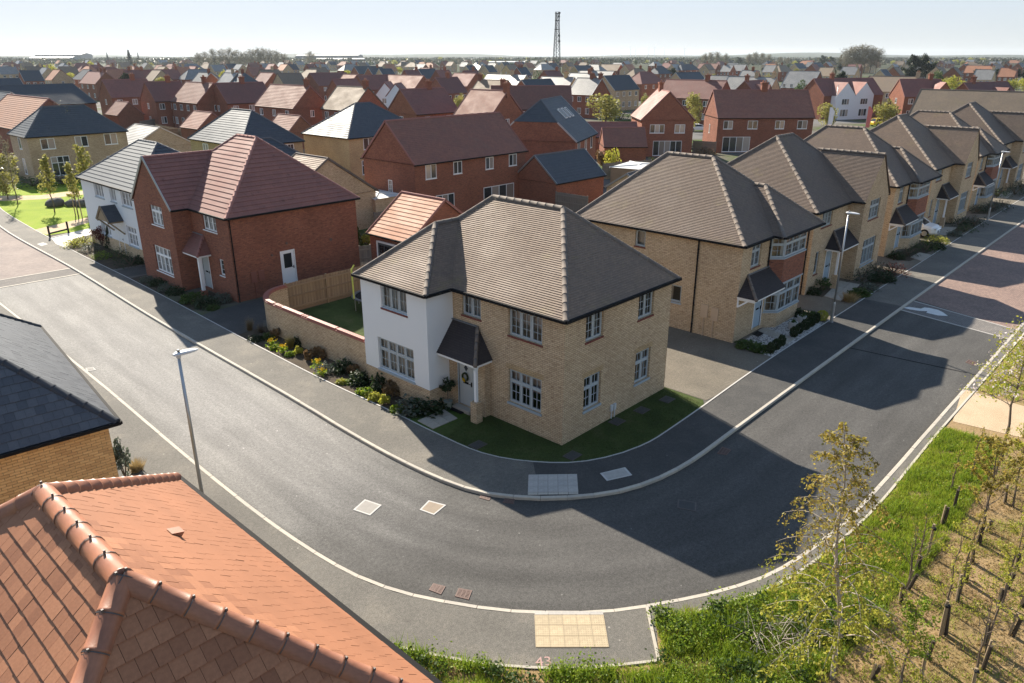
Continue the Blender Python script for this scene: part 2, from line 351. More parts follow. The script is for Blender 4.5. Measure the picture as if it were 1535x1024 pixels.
# ------------------------------------------------------------------ geometry helpers
def V(*a): return np.array(a, float)
class MB:
    def __init__(s): s.v = []; s.f = []; s.mi = []; s.cache_uv = None
    def poly(s, pts, m=0):
        b = len(s.v); s.v += [tuple(map(float, p)) for p in pts]; s.f.append(tuple(range(b, b+len(pts)))); s.mi.append(m)
    def box(s, a, b, m=0):
        x0, y0, z0 = a; x1, y1, z1 = b
        o = len(s.v)
        s.v += [(x0, y0, z0), (x1, y0, z0), (x1, y1, z0), (x0, y1, z0), (x0, y0, z1), (x1, y0, z1), (x1, y1, z1), (x0, y1, z1)]
        for f in ((0, 3, 2, 1), (4, 5, 6, 7), (0, 1, 5, 4), (1, 2, 6, 5), (2, 3, 7, 6), (3, 0, 4, 7)):
            s.f.append(tuple(o+i for i in f)); s.mi.append(m)
    def beam(s, p, q, w, h, m=0, up=(0, 0, 1)):
        p = np.array(p, float); q = np.array(q, float); d = q-p; d /= np.linalg.norm(d)
        u = np.cross(d, up); n = np.linalg.norm(u)
        u = u/n if n > 1e-6 else np.array((1.0, 0, 0)); t = np.cross(u, d)
        o = len(s.v)
        for e in (p, q):
            for a, b in ((-1, -1), (1, -1), (1, 1), (-1, 1)): s.v.append(tuple(e+u*a*w/2+t*b*h/2))
        for f in ((0, 1, 2, 3), (7, 6, 5, 4), (0, 4, 5, 1), (1, 5, 6, 2), (2, 6, 7, 3), (3, 7, 4, 0)):
            s.f.append(tuple(o+i for i in f)); s.mi.append(m)
    def tube(s, pts, radii, n=6, m=0, cap=True):
        pts = [np.array(p, float) for p in pts]
        if isinstance(radii, (int, float)): radii = [radii]*len(pts)
        o = len(s.v); k = len(pts)
        ref = np.array((0.31, 0.17, 0.93))
        for i, p in enumerate(pts):
            d = pts[min(i+1, k-1)]-pts[max(i-1, 0)]; d = d/(np.linalg.norm(d)+1e-9)
            a = np.cross(d, ref); a /= np.linalg.norm(a)+1e-9; b = np.cross(d, a)
            for j in range(n):
                t = 2*math.pi*j/n; s.v.append(tuple(p+radii[i]*(math.cos(t)*a+math.sin(t)*b)))
        for i in range(k-1):
            for j in range(n):
                s.f.append((o+i*n+j, o+i*n+(j+1) % n, o+(i+1)*n+(j+1) % n, o+(i+1)*n+j)); s.mi.append(m)
        if cap:
            s.f.append(tuple(o+j for j in range(n))[::-1]); s.mi.append(m)
            s.f.append(tuple(o+(k-1)*n+j for j in range(n))); s.mi.append(m)
    def lathe(s, prof, c=(0, 0, 0), n=12, m=0):
        o = len(s.v); k = len(prof)
        for r, z in prof:
            for j in range(n):
                t = 2*math.pi*j/n; s.v.append((c[0]+r*math.cos(t), c[1]+r*math.sin(t), c[2]+z))
        for i in range(k-1):
            for j in range(n):
                s.f.append((o+i*n+j, o+i*n+(j+1) % n, o+(i+1)*n+(j+1) % n, o+(i+1)*n+j)); s.mi.append(m)
        s.f.append(tuple(o+(k-1)*n+j for j in range(n))); s.mi.append(m)
    def mesh(s, name, mats, smooth=False):
        me = bpy.data.meshes.new(name); me.from_pydata(s.v, [], s.f)
        for x in (mats if isinstance(mats, (list, tuple)) else [mats]): me.materials.append(MATS[x])
        np_ = len(s.f)
        if np_:
            if any(s.mi): me.polygons.foreach_set('material_index', s.mi)
            nr = np.empty(np_*3); me.polygons.foreach_get('normal', nr); nr = nr.reshape(-1, 3)
            lt = np.empty(np_, np.int32); me.polygons.foreach_get('loop_total', lt)
            lv = np.empty(len(me.loops), np.int32); me.loops.foreach_get('vertex_index', lv)
            co = np.array(s.v)[lv]; n = np.repeat(nr, lt, axis=0)
            u = np.stack([-n[:, 1], n[:, 0], np.zeros(len(n))], 1); l = np.linalg.norm(u, axis=1)
            u[l < 0.05] = (1, 0, 0); l[l < 0.05] = 1; u /= l[:, None]
            v = np.cross(n, u)
            uv = np.stack([(co*u).sum(1), (co*v).sum(1)], 1)
            me.uv_layers.new(name='UVMap').data.foreach_set('uv', uv.ravel())
            if smooth: me.polygons.foreach_set('use_smooth', [True]*np_)
        me.update()
        return me
    def build(s, name, mats, parent=None, loc=(0, 0, 0), rz=0.0, smooth=False):
        return obj(name, s.mesh(name, mats, smooth), parent, loc, rz)

def obj(name, me, parent=None, loc=(0, 0, 0), rz=0.0):
    o = bpy.data.objects.new(name, me); COL.objects.link(o)
    o.location = loc
    if rz: o.rotation_euler = (0, 0, rz)
    if parent: o.parent = parent
    return o
def tag(o, label=None, cat=None, group=None, kind=None):
    for k, v in (('label', label), ('category', cat), ('group', group), ('kind', kind)):
        if v: o[k] = v
    return o
def thing(name, label, cat, loc=(0, 0, 0), rz=0.0, group=None):
    return tag(obj(name, None, None, loc, rz), label, cat, group)
def structure(o): o['kind'] = 'structure'; return o
def stuff(o): o['kind'] = 'stuff'; return o
def copy_tree(o, parent=None):
    c = o.copy(); COL.objects.link(c)
    if parent: c.parent = parent
    for ch in list(o.children): copy_tree(ch, c)
    return c
def dup(root, loc, rz, label, group=None, sc=None):
    c = copy_tree(root); c.location = loc; c.rotation_euler = (0, 0, rz); c['label'] = label
    if group: c['group'] = group
    if sc is not None: c.scale = (sc, sc, sc) if isinstance(sc, (int, float)) else sc
    return c
ORD = ['first', 'second', 'third', 'fourth', 'fifth', 'sixth', 'seventh', 'eighth', 'ninth', 'tenth', 'eleventh', 'twelfth', 'thirteenth', 'fourteenth', 'fifteenth', 'sixteenth', 'seventeenth', 'eighteenth', 'nineteenth', 'twentieth', 'twenty-first', 'twenty-second', 'twenty-third', 'twenty-fourth', 'twenty-fifth']

def clip(poly, fn):
    """part of a convex 3-D polygon where fn(p) >= 0"""
    out = []
    for i, p in enumerate(poly):
        q = poly[(i+1) % len(poly)]; a, b = fn(p), fn(q)
        if a >= 0: out.append(p)
        if (a > 0 > b) or (a < 0 < b): out.append(p+(q-p)*(a/(a-b)))
    return out
def plane_axes(poly):
    poly = [np.array(p, float) for p in poly]
    n = np.zeros(3)
    for i in range(len(poly)): n += np.cross(poly[i]-poly[0], poly[(i+1) % len(poly)]-poly[0])
    n /= np.linalg.norm(n)
    if n[2] < 0: n = -n; poly = poly[::-1]
    u = np.array((-n[1], n[0], 0)); u /= np.linalg.norm(u)
    return poly, n, u, np.cross(n, u)
def courses(mb, poly, gauge, lift, m=0):
    """a roof plane laid as overlapping courses of tiles, each lapping over the one below"""
    poly, n, u, s = plane_axes(poly)
    ss = [p@s for p in poly]; lo, hi = min(ss), max(ss); k = max(1, round((hi-lo)/gauge)); g = (hi-lo)/k
    for i in range(k):
        a, b = lo+i*g, lo+(i+1)*g
        c = clip(clip(poly, lambda p: p@s-a+1e-7), lambda p: b-p@s+1e-7)
        if len(c) < 3: continue
        L = [p+n*lift*max(0.0, 1-(p@s-a)/g) for p in c]
        mb.poly(L, m)
        e = [j for j, p in enumerate(c) if p@s-a < 1e-5]
        if len(e) == 2:
            p, q = c[e[0]], c[e[1]]
            if (e[1]-e[0]) != 1: p, q = q, p
            mb.poly([p-n*0.004, q-n*0.004, q+n*lift, p+n*lift], m)

def half_pipe(L, r, lip=0.004, n=8):
    mb = MB(); st = [(0, r+lip), (0.04, r+lip), (0.043, r), (L-0.012, r*0.985)]
    A = [rad(-100+200*i/n) for i in range(n+1)]
    for x, rr in st:
        for a in A: mb.v.append((x, rr*math.sin(a), rr*math.cos(a)-r*0.35))
    w = n+1
    for i in range(len(st)-1):
        for j in range(n): mb.f.append((i*w+j, i*w+j+1, (i+1)*w+j+1, (i+1)*w+j)); mb.mi.append(0)
    mb.f.append(tuple(range(w))[::-1]); mb.mi.append(0)
    return mb
def frame_mat(p, q):
    d = np.array(q, float)-np.array(p, float); d /= np.linalg.norm(d)
    y = np.cross((0, 0, 1), d); y /= np.linalg.norm(y); z = np.cross(d, y)
    return Matrix(((d[0], y[0], z[0], p[0]), (d[1], y[1], z[1], p[1]), (d[2], y[2], z[2], p[2]), (0, 0, 0, 1)))
_RT = {}
def ridge_tiles(root, lines, mat, L=0.45, r=0.125, single=True, name='ridge_tile'):
    mb = MB()
    for p, q in lines:
        p = np.array(p, float); q = np.array(q, float); d = q-p; ln = np.linalg.norm(d); k = max(1, round(ln/L)); st = ln/k
        for i in range(k):
            key = (round(st, 2), r, mat)
            if key not in _RT:
                h = half_pipe(round(st, 2)+0.01, r); _RT[key] = (h, h.mesh(name, mat, True))
            M = frame_mat(p+d*i/k, q)
            if single:
                o = obj(name, _RT[key][1], root); o.matrix_local = M
            else:
                h = _RT[key][0]; b = len(mb.v)
                mb.v += [tuple(M @ Vector(x)) for x in h.v]; mb.f += [tuple(b+i for i in f) for f in h.f]; mb.mi += h.mi
    if not single and mb.f: stuff(mb.build('ridge_tiles', mat, root, smooth=True))

# ---- windows: local X along the wall, Y into the house, Z up; origin at the lower left corner on the wall face
_WC = {}
def win_meshes(w, h, cols, tr, bars, fm, rec, curt, sill, far):
    key = (round(w, 2), round(h, 2), cols, tr, bars, fm, rec, curt, sill, far)
    if key in _WC: return _WC[key]
    f = MB(); y0, y1 = (rec, rec+0.07) if rec > 0 else (-0.035, 0.02)
    E = 0.06; parts = []
    f.box((0, y0, 0), (w, y1, E)); f.box((0, y0, h-E), (w, y1, h))
    f.box((0, y0, E), (E, y1, h-E)); f.box((w-E, y0, E), (w, y1, h-E))
    zt = h*(1-tr) if tr else h
    if tr: f.box((E, y0+0.003, zt-0.035), (w-E, y1-0.003, zt+0.035))
    cw = (w-2*E)/cols
    rows = [(E, zt-0.035 if tr else h-E, bars)] + ([(zt+0.035, h-E, (bars[0], 0))] if tr else [])
    for i in range(1, cols):
        x = E+i*cw
        for (a, b, _) in rows: f.box((x-0.035, y0+0.002, a), (x+0.035, y1-0.002, b))
    for i in range(cols):
        xa = E+i*cw+(0.035 if i else 0); xb = E+(i+1)*cw-(0.035 if i < cols-1 else 0)
        for a, b, br in rows:
            c = 0.035
            if not far:   # casement sash
                for q in ((xa, a, xb, a+c), (xa, b-c, xb, b), (xa, a+c, xa+c, b-c), (xb-c, a+c, xb, b-c)):
                    f.box((q[0], y0-0.012, q[1]), (q[2], y1-0.02, q[3]))
            else: c = 0
            for k in range(br[0]):
                x = xa+(xb-xa)*(k+1)/(br[0]+1); f.box((x-0.011, y0+0.012, a+c), (x+0.011, y0+0.03, b-c))
            for k in range(br[1]):
                z = a+(b-a)*(k+1)/(br[1]+1); f.box((xa+c, y0+0.013, z-0.011), (xb-c, y0+0.031, z+0.011))
            g = MB(); yg = y0+0.034 if rec > 0 else -0.012
            g.poly([(xa, yg, a), (xb, yg, a), (xb, yg, b), (xa, yg, b)]); parts.append(('pane', g.mesh('pane', 'glass_far' if far else 'glass')))
    if sill:
        sb = MB(); mt, t, o = {'red': ('sill_red', 0.075, 0.03), 'grey': ('sill_grey', 0.09, 0.05), 'white': ('paint_white', 0.06, 0.05)}[sill]
        sb.box((-0.04, -o, -t), (w+0.04, (rec if rec > 0 else 0)+0.06, -0.003)); parts.append(('sill', sb.mesh('sill', mt)))
    if curt and rec > 0:
        cb = MB(); yc = rec+0.22
        if curt == 'blind': cb.poly([(-0.05, yc, h*0.45), (w+0.05, yc, h*0.45), (w+0.05, yc, h+0.05), (-0.05, yc, h+0.05)])
        else:
            for x0, x1 in ((-0.05, w*0.26), (w*0.76, w+0.05)) if curt == 'drapes' else ((-0.05, w+0.05),):
                k = max(3, int((x1-x0)/0.07)); pz = [(x0+(x1-x0)*i/k, yc+0.03*(i % 2)) for i in range(k+1)]
                for (a, ya), (b, yb) in zip(pz, pz[1:]): cb.poly([(a, ya, -0.05), (b, yb, -0.05), (b, yb, h+0.05), (a, ya, h+0.05)])
        parts.append(('curtain', cb.mesh('curtain', 'blind_warm' if curt == 'blind' else 'curtain')))
    _WC[key] = (f.mesh('window', fm), parts)
    return _WC[key]
def window(root, p, a, w, h, cols, tr=0, bars=(1, 1), fm='frame_grey', rec=0.09, curt='drapes', sill='red', far=False, name='window'):
    me, parts = win_meshes(w, h, cols, tr, bars, fm, rec, curt, sill, far)
    o = obj(name, me, root, p, a)
    for n, pm in parts: obj(n, pm, o)
    return o
def wall_face(mb, p, a, L, z0, z1, holes=(), m=0, depth=0.16):
    """vertical wall from p along direction a with rectangular openings (u, z, w, h)"""
    holes = [h[:4] for h in holes]; c, s = math.cos(a), math.sin(a); nx, ny = -s, c          # into the house
    P = lambda u, z, d=0.0: (p[0]+c*u+nx*d, p[1]+s*u+ny*d, z)
    us = sorted({0, L, *[h[0] for h in holes], *[h[0]+h[2] for h in holes]}); zs = sorted({z0, z1, *[h[1] for h in holes], *[h[1]+h[3] for h in holes]})
    us = [u for u in us if 0 <= u <= L]; zs = [z for z in zs if z0 <= z <= z1]
    for i in range(len(us)-1):
        for j in range(len(zs)-1):
            uc, zc = (us[i]+us[i+1])/2, (zs[j]+zs[j+1])/2
            if any(h[0] < uc < h[0]+h[2] and h[1] < zc < h[1]+h[3] for h in holes): continue
            mb.poly([P(us[i], zs[j]), P(us[i+1], zs[j]), P(us[i+1], zs[j+1]), P(us[i], zs[j+1])], m)
    for u, z, w, h in holes:
        for q in (((u, z), (u, z+h)), ((u, z+h), (u+w, z+h)), ((u+w, z+h), (u+w, z)), ((u+w, z), (u, z))):
            (ua, za), (ub, zb) = q
            mb.poly([P(ua, za), P(ub, zb), P(ub, zb, depth), P(ua, za, depth)], m)
D_ = dict(E=0.0, N=math.pi/2, W=math.pi, S=-math.pi/2)    # wall running direction; it faces to the right of it
def put_windows(root, p, a, wins, **kw):
    for wd in wins:
        u, z, w, h, cols = wd[:5]; tr = wd[5] if len(wd) > 5 else 0; bars = wd[6] if len(wd) > 6 else (1, 1)
        k = dict(kw); k.update(wd[7] if len(wd) > 7 else {})
        window(root, (p[0]+math.cos(a)*u, p[1]+math.sin(a)*u, z), a, w, h, cols, tr, bars, **k)
def gutter(root, pts, r=0.06, mat='black_plastic', name='gutter'):
    mb = MB()
    for p, q in zip(pts, pts[1:]): mb.beam(p, q, r*2, r*1.8)
    return mb.build(name, mat, root)
def downpipe(root, x, y, z0, z1, r=0.04, mat='black_plastic'):
    mb = MB(); mb.tube([(x, y, z0), (x, y, z1)], r, 6)
    for z in (z0+0.5, (z0+z1)/2, z1-0.5): mb.tube([(x, y, z-0.03), (x, y, z+0.03)], r*1.35, 6)
    return mb.build('downpipe', mat, root)
def door(root, p, a, w, h, mat, glass=False, diamond=False, letter=True, frame='paint_white', wreath=False):
    """local frame as for windows"""
    f = MB(); t = 0.06
    f.box((-t, -0.015, 0), (0, 0.09, h+t)); f.box((w, -0.015, 0), (w+t, 0.09, h+t)); f.box((0, -0.015, h), (w, 0.09, h+t))
    d = MB(); d.box((0, 0.03, 0.02), (w, 0.075, h))
    o = d.build('door', mat, root, p, a)
    f.build('door_frame', frame, o)
    hb = MB(); hb.box((w-0.11, -0.005, 0.95), (w-0.07, 0.028, 1.15)); hb.box((w-0.2, -0.03, 1.04), (w-0.07, -0.006, 1.065))
    hb.build('handle', 'black_plastic', o)
    if letter:
        lb = MB(); lb.box((w*0.3, 0.012, 1.0), (w*0.66, 0.029, 1.09)); lb.build('letter_plate', 'black_plastic', o)
    if glass:
        g = MB(); g.box((w*0.2, 0.015, h*0.5), (w*0.8, 0.029, h*0.93)); g.build('pane', 'glass_dark', o)
    if diamond:
        g = MB(); cx, cz = w*0.5, h*0.83; g.poly([(cx, 0.02, cz-0.15), (cx+0.12, 0.02, cz), (cx, 0.02, cz+0.15), (cx-0.12, 0.02, cz)]); g.build('pane', 'glass_dark', o)
    return o

# ---- vegetation: many small leaf faces spread through a volume
def leaf_mesh(name, centers, size, mat, flat=0.0, aspect=1.6, tri=False):
    c = np.asarray(centers, float); n = len(c)
    if n == 0: c = np.zeros((1, 3)); n = 1
    a = NR.normal(size=(n, 3)); a[:, 2] *= (1-flat); a /= np.linalg.norm(a, axis=1)[:, None]
    b = np.cross(a, NR.normal(size=(n, 3))); b /= np.linalg.norm(b, axis=1)[:, None]
    sz = (size if np.ndim(size) else np.full(n, size))*NR.uniform(0.6, 1.3, n)
    a = a*(sz*aspect/2)[:, None]; b = b*(sz/2)[:, None]
    if tri: v = np.stack([c-b, c+b, c+2*a], 1); k = 3
    else: v = np.stack([c-a, c-b, c+a, c+b], 1); k = 4
    me = bpy.data.meshes.new(name)
    me.from_pydata(v.reshape(-1, 3).tolist(), [], np.arange(n*k).reshape(n, k).tolist())
    me.materials.append(MATS[mat]); me.update()
    return me
def blob_points(n, rx, ry, rz, lumps=9, seed=0, hollow=0.35):
    """points through an uneven crown: clumps of leaves about a rough ellipsoid with gaps between them"""
    r = np.random.default_rng(seed)
    d = r.normal(size=(lumps, 3)); d /= np.linalg.norm(d, axis=1)[:, None]
    cc = d*(r.uniform(hollow, 0.85, lumps)[:, None]); cr = r.uniform(0.25, 0.5, lumps)
    i = r.integers(0, lumps, n); p = r.normal(size=(n, 3)); p /= np.linalg.norm(p, axis=1)[:, None]
    p = cc[i]+p*(cr[i]*r.uniform(0.3, 1.0, n)**0.5)[:, None]
    return p*np.array((rx, ry, rz))
def branches(mb, h, r0, spread, n, seed, droop=0.0, lean=(0, 0), start=0.3, levels=2, up=0.6):
    """tapered trunk with limbs; returns the points of the twigs"""
    r = random.Random(seed); tips = []
    k = 6; pts = []
    for i in range(k+1):
        t = i/k; pts.append((lean[0]*t*h+r.uniform(-1, 1)*0.015*h*(0 < i), lean[1]*t*h+r.uniform(-1, 1)*0.015*h*(0 < i), t*h))
    mb.tube(pts, [r0*(1-0.85*i/k) for i in range(k+1)], 6)
    for i in range(n):
        t = start+(1-start)*(i+r.random()*0.6)/n; j = min(int(t*k), k-1); f = t*k-j
        p = np.array(pts[j])*(1-f)+np.array(pts[j+1])*f
        az = i*2.4+r.uniform(-0.5, 0.5); L = spread*(1.15-0.75*t)*r.uniform(0.7, 1.2)
        d = np.array((math.cos(az), math.sin(az), up+0.3*t)); d /= np.linalg.norm(d)
        q = [p]; m = 4
        for s_ in range(m):
            d = d+np.array((r.uniform(-.25, .25), r.uniform(-.25, .25), r.uniform(-.1, .15)-droop)); d /= np.linalg.norm(d)
            q.append(q[-1]+d*L/m)
        rr = r0*0.38*(1-0.6*t); mb.tube(q, [rr*(1-0.75*x/m) for x in range(m+1)], 4, cap=False)
        tips += q[2:]
        if levels > 1:
            for b in range(3):
                s0 = q[1+b]; d2 = d+np.array((r.uniform(-.9, .9), r.uniform(-.9, .9), r.uniform(-.3, .5)-droop)); d2 /= np.linalg.norm(d2)
                e = s0+d2*L*0.45; mid = (s0+e)/2+np.array((0, 0, 0.04*L)); mb.tube([s0, mid, e], [rr*0.45, rr*0.3, rr*0.12], 3, cap=False)
                tips += [mid, e]
    return np.array(tips)
# ------------------------------------------------------------------ ground, roads, pavements
from mathutils.geometry import tessellate_polygon
def spline(pts, step=0.6, near=None):
    P = [np.array(p[:2], float) for p in pts]; out = []
    for i in range(len(P)-1):
        a, b, c, d = P[max(i-1, 0)], P[i], P[i+1], P[min(i+2, len(P)-1)]
        k = max(1, int(np.linalg.norm(c-b)/step))
        for j in range(k):
            t = j/k; out.append(0.5*((2*b)+(c-a)*t+(2*a-5*b+4*c-d)*t*t+(3*b-a-3*c+d)*t**3))
    out.append(P[-1]); return out
def offset(L, d):
    out = []
    for i, p in enumerate(L):
        t = L[min(i+1, len(L)-1)]-L[max(i-1, 0)]; t = t/np.linalg.norm(t); out.append(p+d*np.array((-t[1], t[0])))
    return out
def sheet(name, pts, z, mat, kind='structure', parent=None, raw=False):
    p3 = [Vector((p[0], p[1], 0)) for p in pts]
    mb = MB()
    for t in tessellate_polygon([p3]): 
        q = [p3[i] for i in t]
        if (q[1]-q[0]).cross(q[2]-q[0]).z < 0: q = q[::-1]
        mb.poly([(a.x, a.y, z) for a in q])
    o = mb.build(name, mat, parent)
    if kind: o['kind'] = kind
    return o
def ribbon(name, A, B, za, zb, mat, parent=None, kind='structure'):
    mb = MB()
    for i in range(len(A)-1): mb.poly([(*A[i], za), (*A[i+1], za), (*B[i+1], zb), (*B[i], zb)])
    o = mb.build(name, mat, parent)
    if kind: o['kind'] = kind
    return o
ZR = -0.10
KI = spline([(14, 170), (3, 105), (-0.6, 80), (-3.0, 60), (-3.55, 41), (-4.25, 26), (-4.65, 12), (-4.87, 6.9), (-4.88, 3.2), (-4.55, 0.44), (-3.7, -1.25), (-2.29, -2.7), (-0.5, -3.72), (2.04, -4.2), (6, -4.2), (12, -4.15), (33, -4.07), (70, -4.05), (150, -4.0)])
KO = spline([(7, 172), (-3.8, 106), (-7, 80), (-8.85, 60), (-9.25, 36), (-9.6, 20), (-10.0, 9), (-10.06, 2.7), (-9.66, -1.1), (-8.52, -3.69), (-7.48, -5.18), (-6.19, -6.54), (-4.72, -7.58), (-3.1, -8.51), (-1.25, -9.2), (1.93, -9.65), (6, -9.75), (12, -9.75), (28, -9.8), (70, -9.85), (150, -9.9)])
FI = spline([(16, 170), (5, 105), (1.8, 80), (-0.55, 69), (-1.65, 48), (-1.9, 35), (-2.2, 25.5), (-2.44, 19), (-2.62, 12), (-2.55, 7), (-2.58, 4.4), (-2.45, 1.8), (-1.64, 0), (-0.28, -1.4), (1.97, -2.2), (4.95, -2.25), (13.5, -1.92), (26, -1.8), (75, -1.5), (150, -1.5)])
FO = spline([(5, 173), (-6, 106), (-9.2, 80), (-11.0, 60), (-11.4, 36), (-11.8, 20), (-12.1, 9), (-12.1, 2.7), (-11.75, -1.2), (-11.04, -3.04), (-10.45, -4.28), (-9.6, -5.74), (-8.47, -7.12), (-7.5, -8.0), (-6.75, -8.6)])
DV = [np.array((-6.75, -8.6)), np.array((-5.3, -7.3))]
FO2 = spline([(-5.62, -7.78), (-3.85, -8.75), (-1.55, -9.62), (3.2, -10.15), (11, -10.15), (27, -10.25), (70, -10.3), (150, -10.35)])

land = sheet('ground', [(-9000, -9000), (9000, -9000), (9000, 9000), (-9000, 9000)], -0.16, 'land')
KI2, KO2 = offset(KI, 0.13), offset(KO, -0.13)
def resample(L, n):
    acc = np.concatenate([[0], np.cumsum([np.linalg.norm(q-p) for p, q in zip(L, L[1:])])]); A_ = np.array(L)
    return [np.array((np.interp(s, acc, A_[:, 0]), np.interp(s, acc, A_[:, 1]))) for s in np.linspace(0, acc[-1], n)], acc[-1]
def carriageway(name, A, B, z, mat, n):
    (A, la), (B, lb) = resample(A, n), resample(B, n); o = ribbon(name, B, A, z, z, mat); uv = o.data.uv_layers[0].data
    for i in range(n-1):
        for k, (u, s) in enumerate(((1, i), (1, i+1), (0, i+1), (0, i))): uv[i*4+k].uv = (u, s/n*la)
    return o
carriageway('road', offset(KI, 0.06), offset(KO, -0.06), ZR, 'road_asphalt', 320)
sheet('plot_ground', [*[tuple(p) for p in KI2], (420, -4), (420, 420), (20, 420)], -0.012, 'land')
sheet('verge_ground', [*[tuple(p) for p in KO2], (150, -60), (-60, -60), (-60, 172)], -0.012, 'land')
# footpaths
sheet('footpath', [*[tuple(p) for p in KI2], *[tuple(p) for p in FI][::-1]], 0.0, 'path_asphalt')
i0 = min(range(len(KO2)), key=lambda i: np.linalg.norm(KO2[i]-DV[1]))
sheet('footpath', [*[tuple(p) for p in KO2[:i0+1]], tuple(DV[0]), *[tuple(p) for p in FO][::-1]], 0.0, 'path_asphalt')
sheet('footpath', [*[tuple(p) for p in KO2[i0:]], *[tuple(p) for p in FO2][::-1], (-5.62, -7.78)], 0.0, 'path_asphalt')
# newer, darker tarmac round the corner and up the right street
def sub(L, f): return [p for p in L if f(p)]
sheet('new_footpath', [*[tuple(p) for p in sub(offset(KI, 0.14), lambda p: p[0] > -3.2 and p[1] < 0 and p[0] < 27)], *[tuple(p) for p in sub(offset(FI, -0.03), lambda p: p[0] > -1.7 and p[1] < 0.2 and p[0] < 27)][::-1]], 0.004, 'new_asphalt')
# block-paved stretches
def cut(L, f): return [tuple(p) for p in L if f(p)]
sheet('block_paving', [*cut(offset(KI, 0.03), lambda p: 28.6 < p[0] < 140), *cut(offset(KO, -0.03), lambda p: 26.9 < p[0] < 140)[::-1]], ZR+0.006, 'paver_red')
sheet('paving_strip', [(26.4, -4.02), (28.7, -4.02), (26.95, -9.83), (25.1, -9.83)], ZR+0.008, 'paver_grey')
sheet('block_paving', [*cut(offset(KI, 0.03), lambda p: 41.5 < p[1] < 100), *cut(offset(KO, -0.03), lambda p: 41.8 < p[1] < 100)[::-1]], ZR+0.006, 'paver_pink')
sheet('paving_strip', [(-3.5, 39.6), (-3.45, 41.5), (-9.2, 41.8), (-9.25, 39.9)], ZR+0.008, 'paver_grey')
for a, b in (((-3.42, 41.55), (-9.2, 41.85)), ((-3.5, 39.5), (-9.25, 39.8))):
    mb = MB(); mb.beam((*a, ZR+0.012), (*b, ZR+0.012), 0.16, 0.02); structure(mb.build('kerb_band', 'kerb_concrete'))
for a, b in (((28.7, -4.05), (26.95, -9.8)), ((26.35, -4.05), (25.05, -9.8))):
    mb = MB(); mb.beam((*a, ZR+0.01), (*b, ZR+0.01), 0.12, 0.02); structure(mb.build('kerb_band', 'grey_slab'))
# narrow reinstated cut across the right street
mb = MB(); a, b = G(1205, 507, ZR), G(1449, 559, ZR); mb.beam((a[0], a[1], ZR+0.006), (b[0], b[1], ZR+0.006), 0.07, 0.008); structure(mb.build('road_joint', 'mat_black'))
# kerbs: one stone after the other where they can be told apart, one length beyond
def kerb(L, side, near):
    root = structure(obj('kerb', None)); Lb = offset(L, side)
    acc = [0.0]
    for p, q in zip(L, L[1:]): acc.append(acc[-1]+float(np.linalg.norm(q-p)))
    at = lambda X, s: (lambda i: X[i]+(X[i+1]-X[i])*min(1, max(0, (s-acc[i])/max(1e-6, acc[i+1]-acc[i]))))(min(len(acc)-2, max(0, int(np.searchsorted(acc, s))-1)))
    far = MB(); s = 0.0
    while s < acc[-1]-1:
        c = at(L, s+0.45); isn = near(c); st = 0.915 if isn else 3.0
        g = 0.008 if isn else 0.0
        mb = MB() if isn else far
        a, b, c_, d = at(L, s+g), at(L, s+st-g), at(Lb, s+st-g), at(Lb, s+g)
        zt = 0.008 + (RN.uniform(-.004, .004) if isn else 0)
        if drop(c): zt = ZR+0.03
        q = [a, b, c_, d]; o = len(mb.v); bev = [q[0]+(q[3]-q[0])*0.12, q[1]+(q[2]-q[1])*0.12]
        mb.poly([(*bev[0], zt), (*bev[1], zt), (*q[2], zt), (*q[3], zt)]); mb.poly([(*q[0], zt-0.02), (*q[1], zt-0.02), (*bev[1], zt), (*bev[0], zt)])
        mb.poly([(*q[0], ZR-0.03), (*q[1], ZR-0.03), (*q[1], zt-0.02), (*q[0], zt-0.02)]); mb.poly([(*q[3], zt), (*q[2], zt), (*q[2], -0.03), (*q[3], -0.03)])
        if side < 0:
            mb.f = [f if i < len(mb.f)-4 else f[::-1] for i, f in enumerate(mb.f)]
        if isn:
            for e, w in ((0, 3), (1, 2)): mb.poly([(*q[e], ZR-0.03), (*q[e], zt-0.02), (*bev[e], zt), (*q[w], zt), (*q[w], -0.03)])
            mb.build('kerb_stone', 'kerb_concrete', root)
        s += st
    stuff(far.build('kerb_run', 'kerb_concrete', root))
drop = lambda c: False
kerb(KI, 0.13, lambda c: c[1] < 24 and c[0] < 22)
kerb(KO, -0.13, lambda c: c[1] < 24 and c[0] < 22)
# concrete edging behind the footpaths
def edging(L, a, b, z, mat='concrete'):
    return ribbon('edging', offset(L, a), offset(L, b), z, z, mat)
edging(sub(FI, lambda p: p[1] < 100), -0.035, 0.03, 0.022); edging(FO2, -0.04, 0.04, 0.03, 'kerb_concrete'); edging(sub(FO, lambda p: p[1] < 6), -0.04, 0.04, 0.03, 'kerb_concrete')
mb = MB(); mb.beam((*DV[0], 0.012), (*DV[1], 0.012), 0.08, 0.03); structure(mb.build('edging', 'kerb_concrete'))

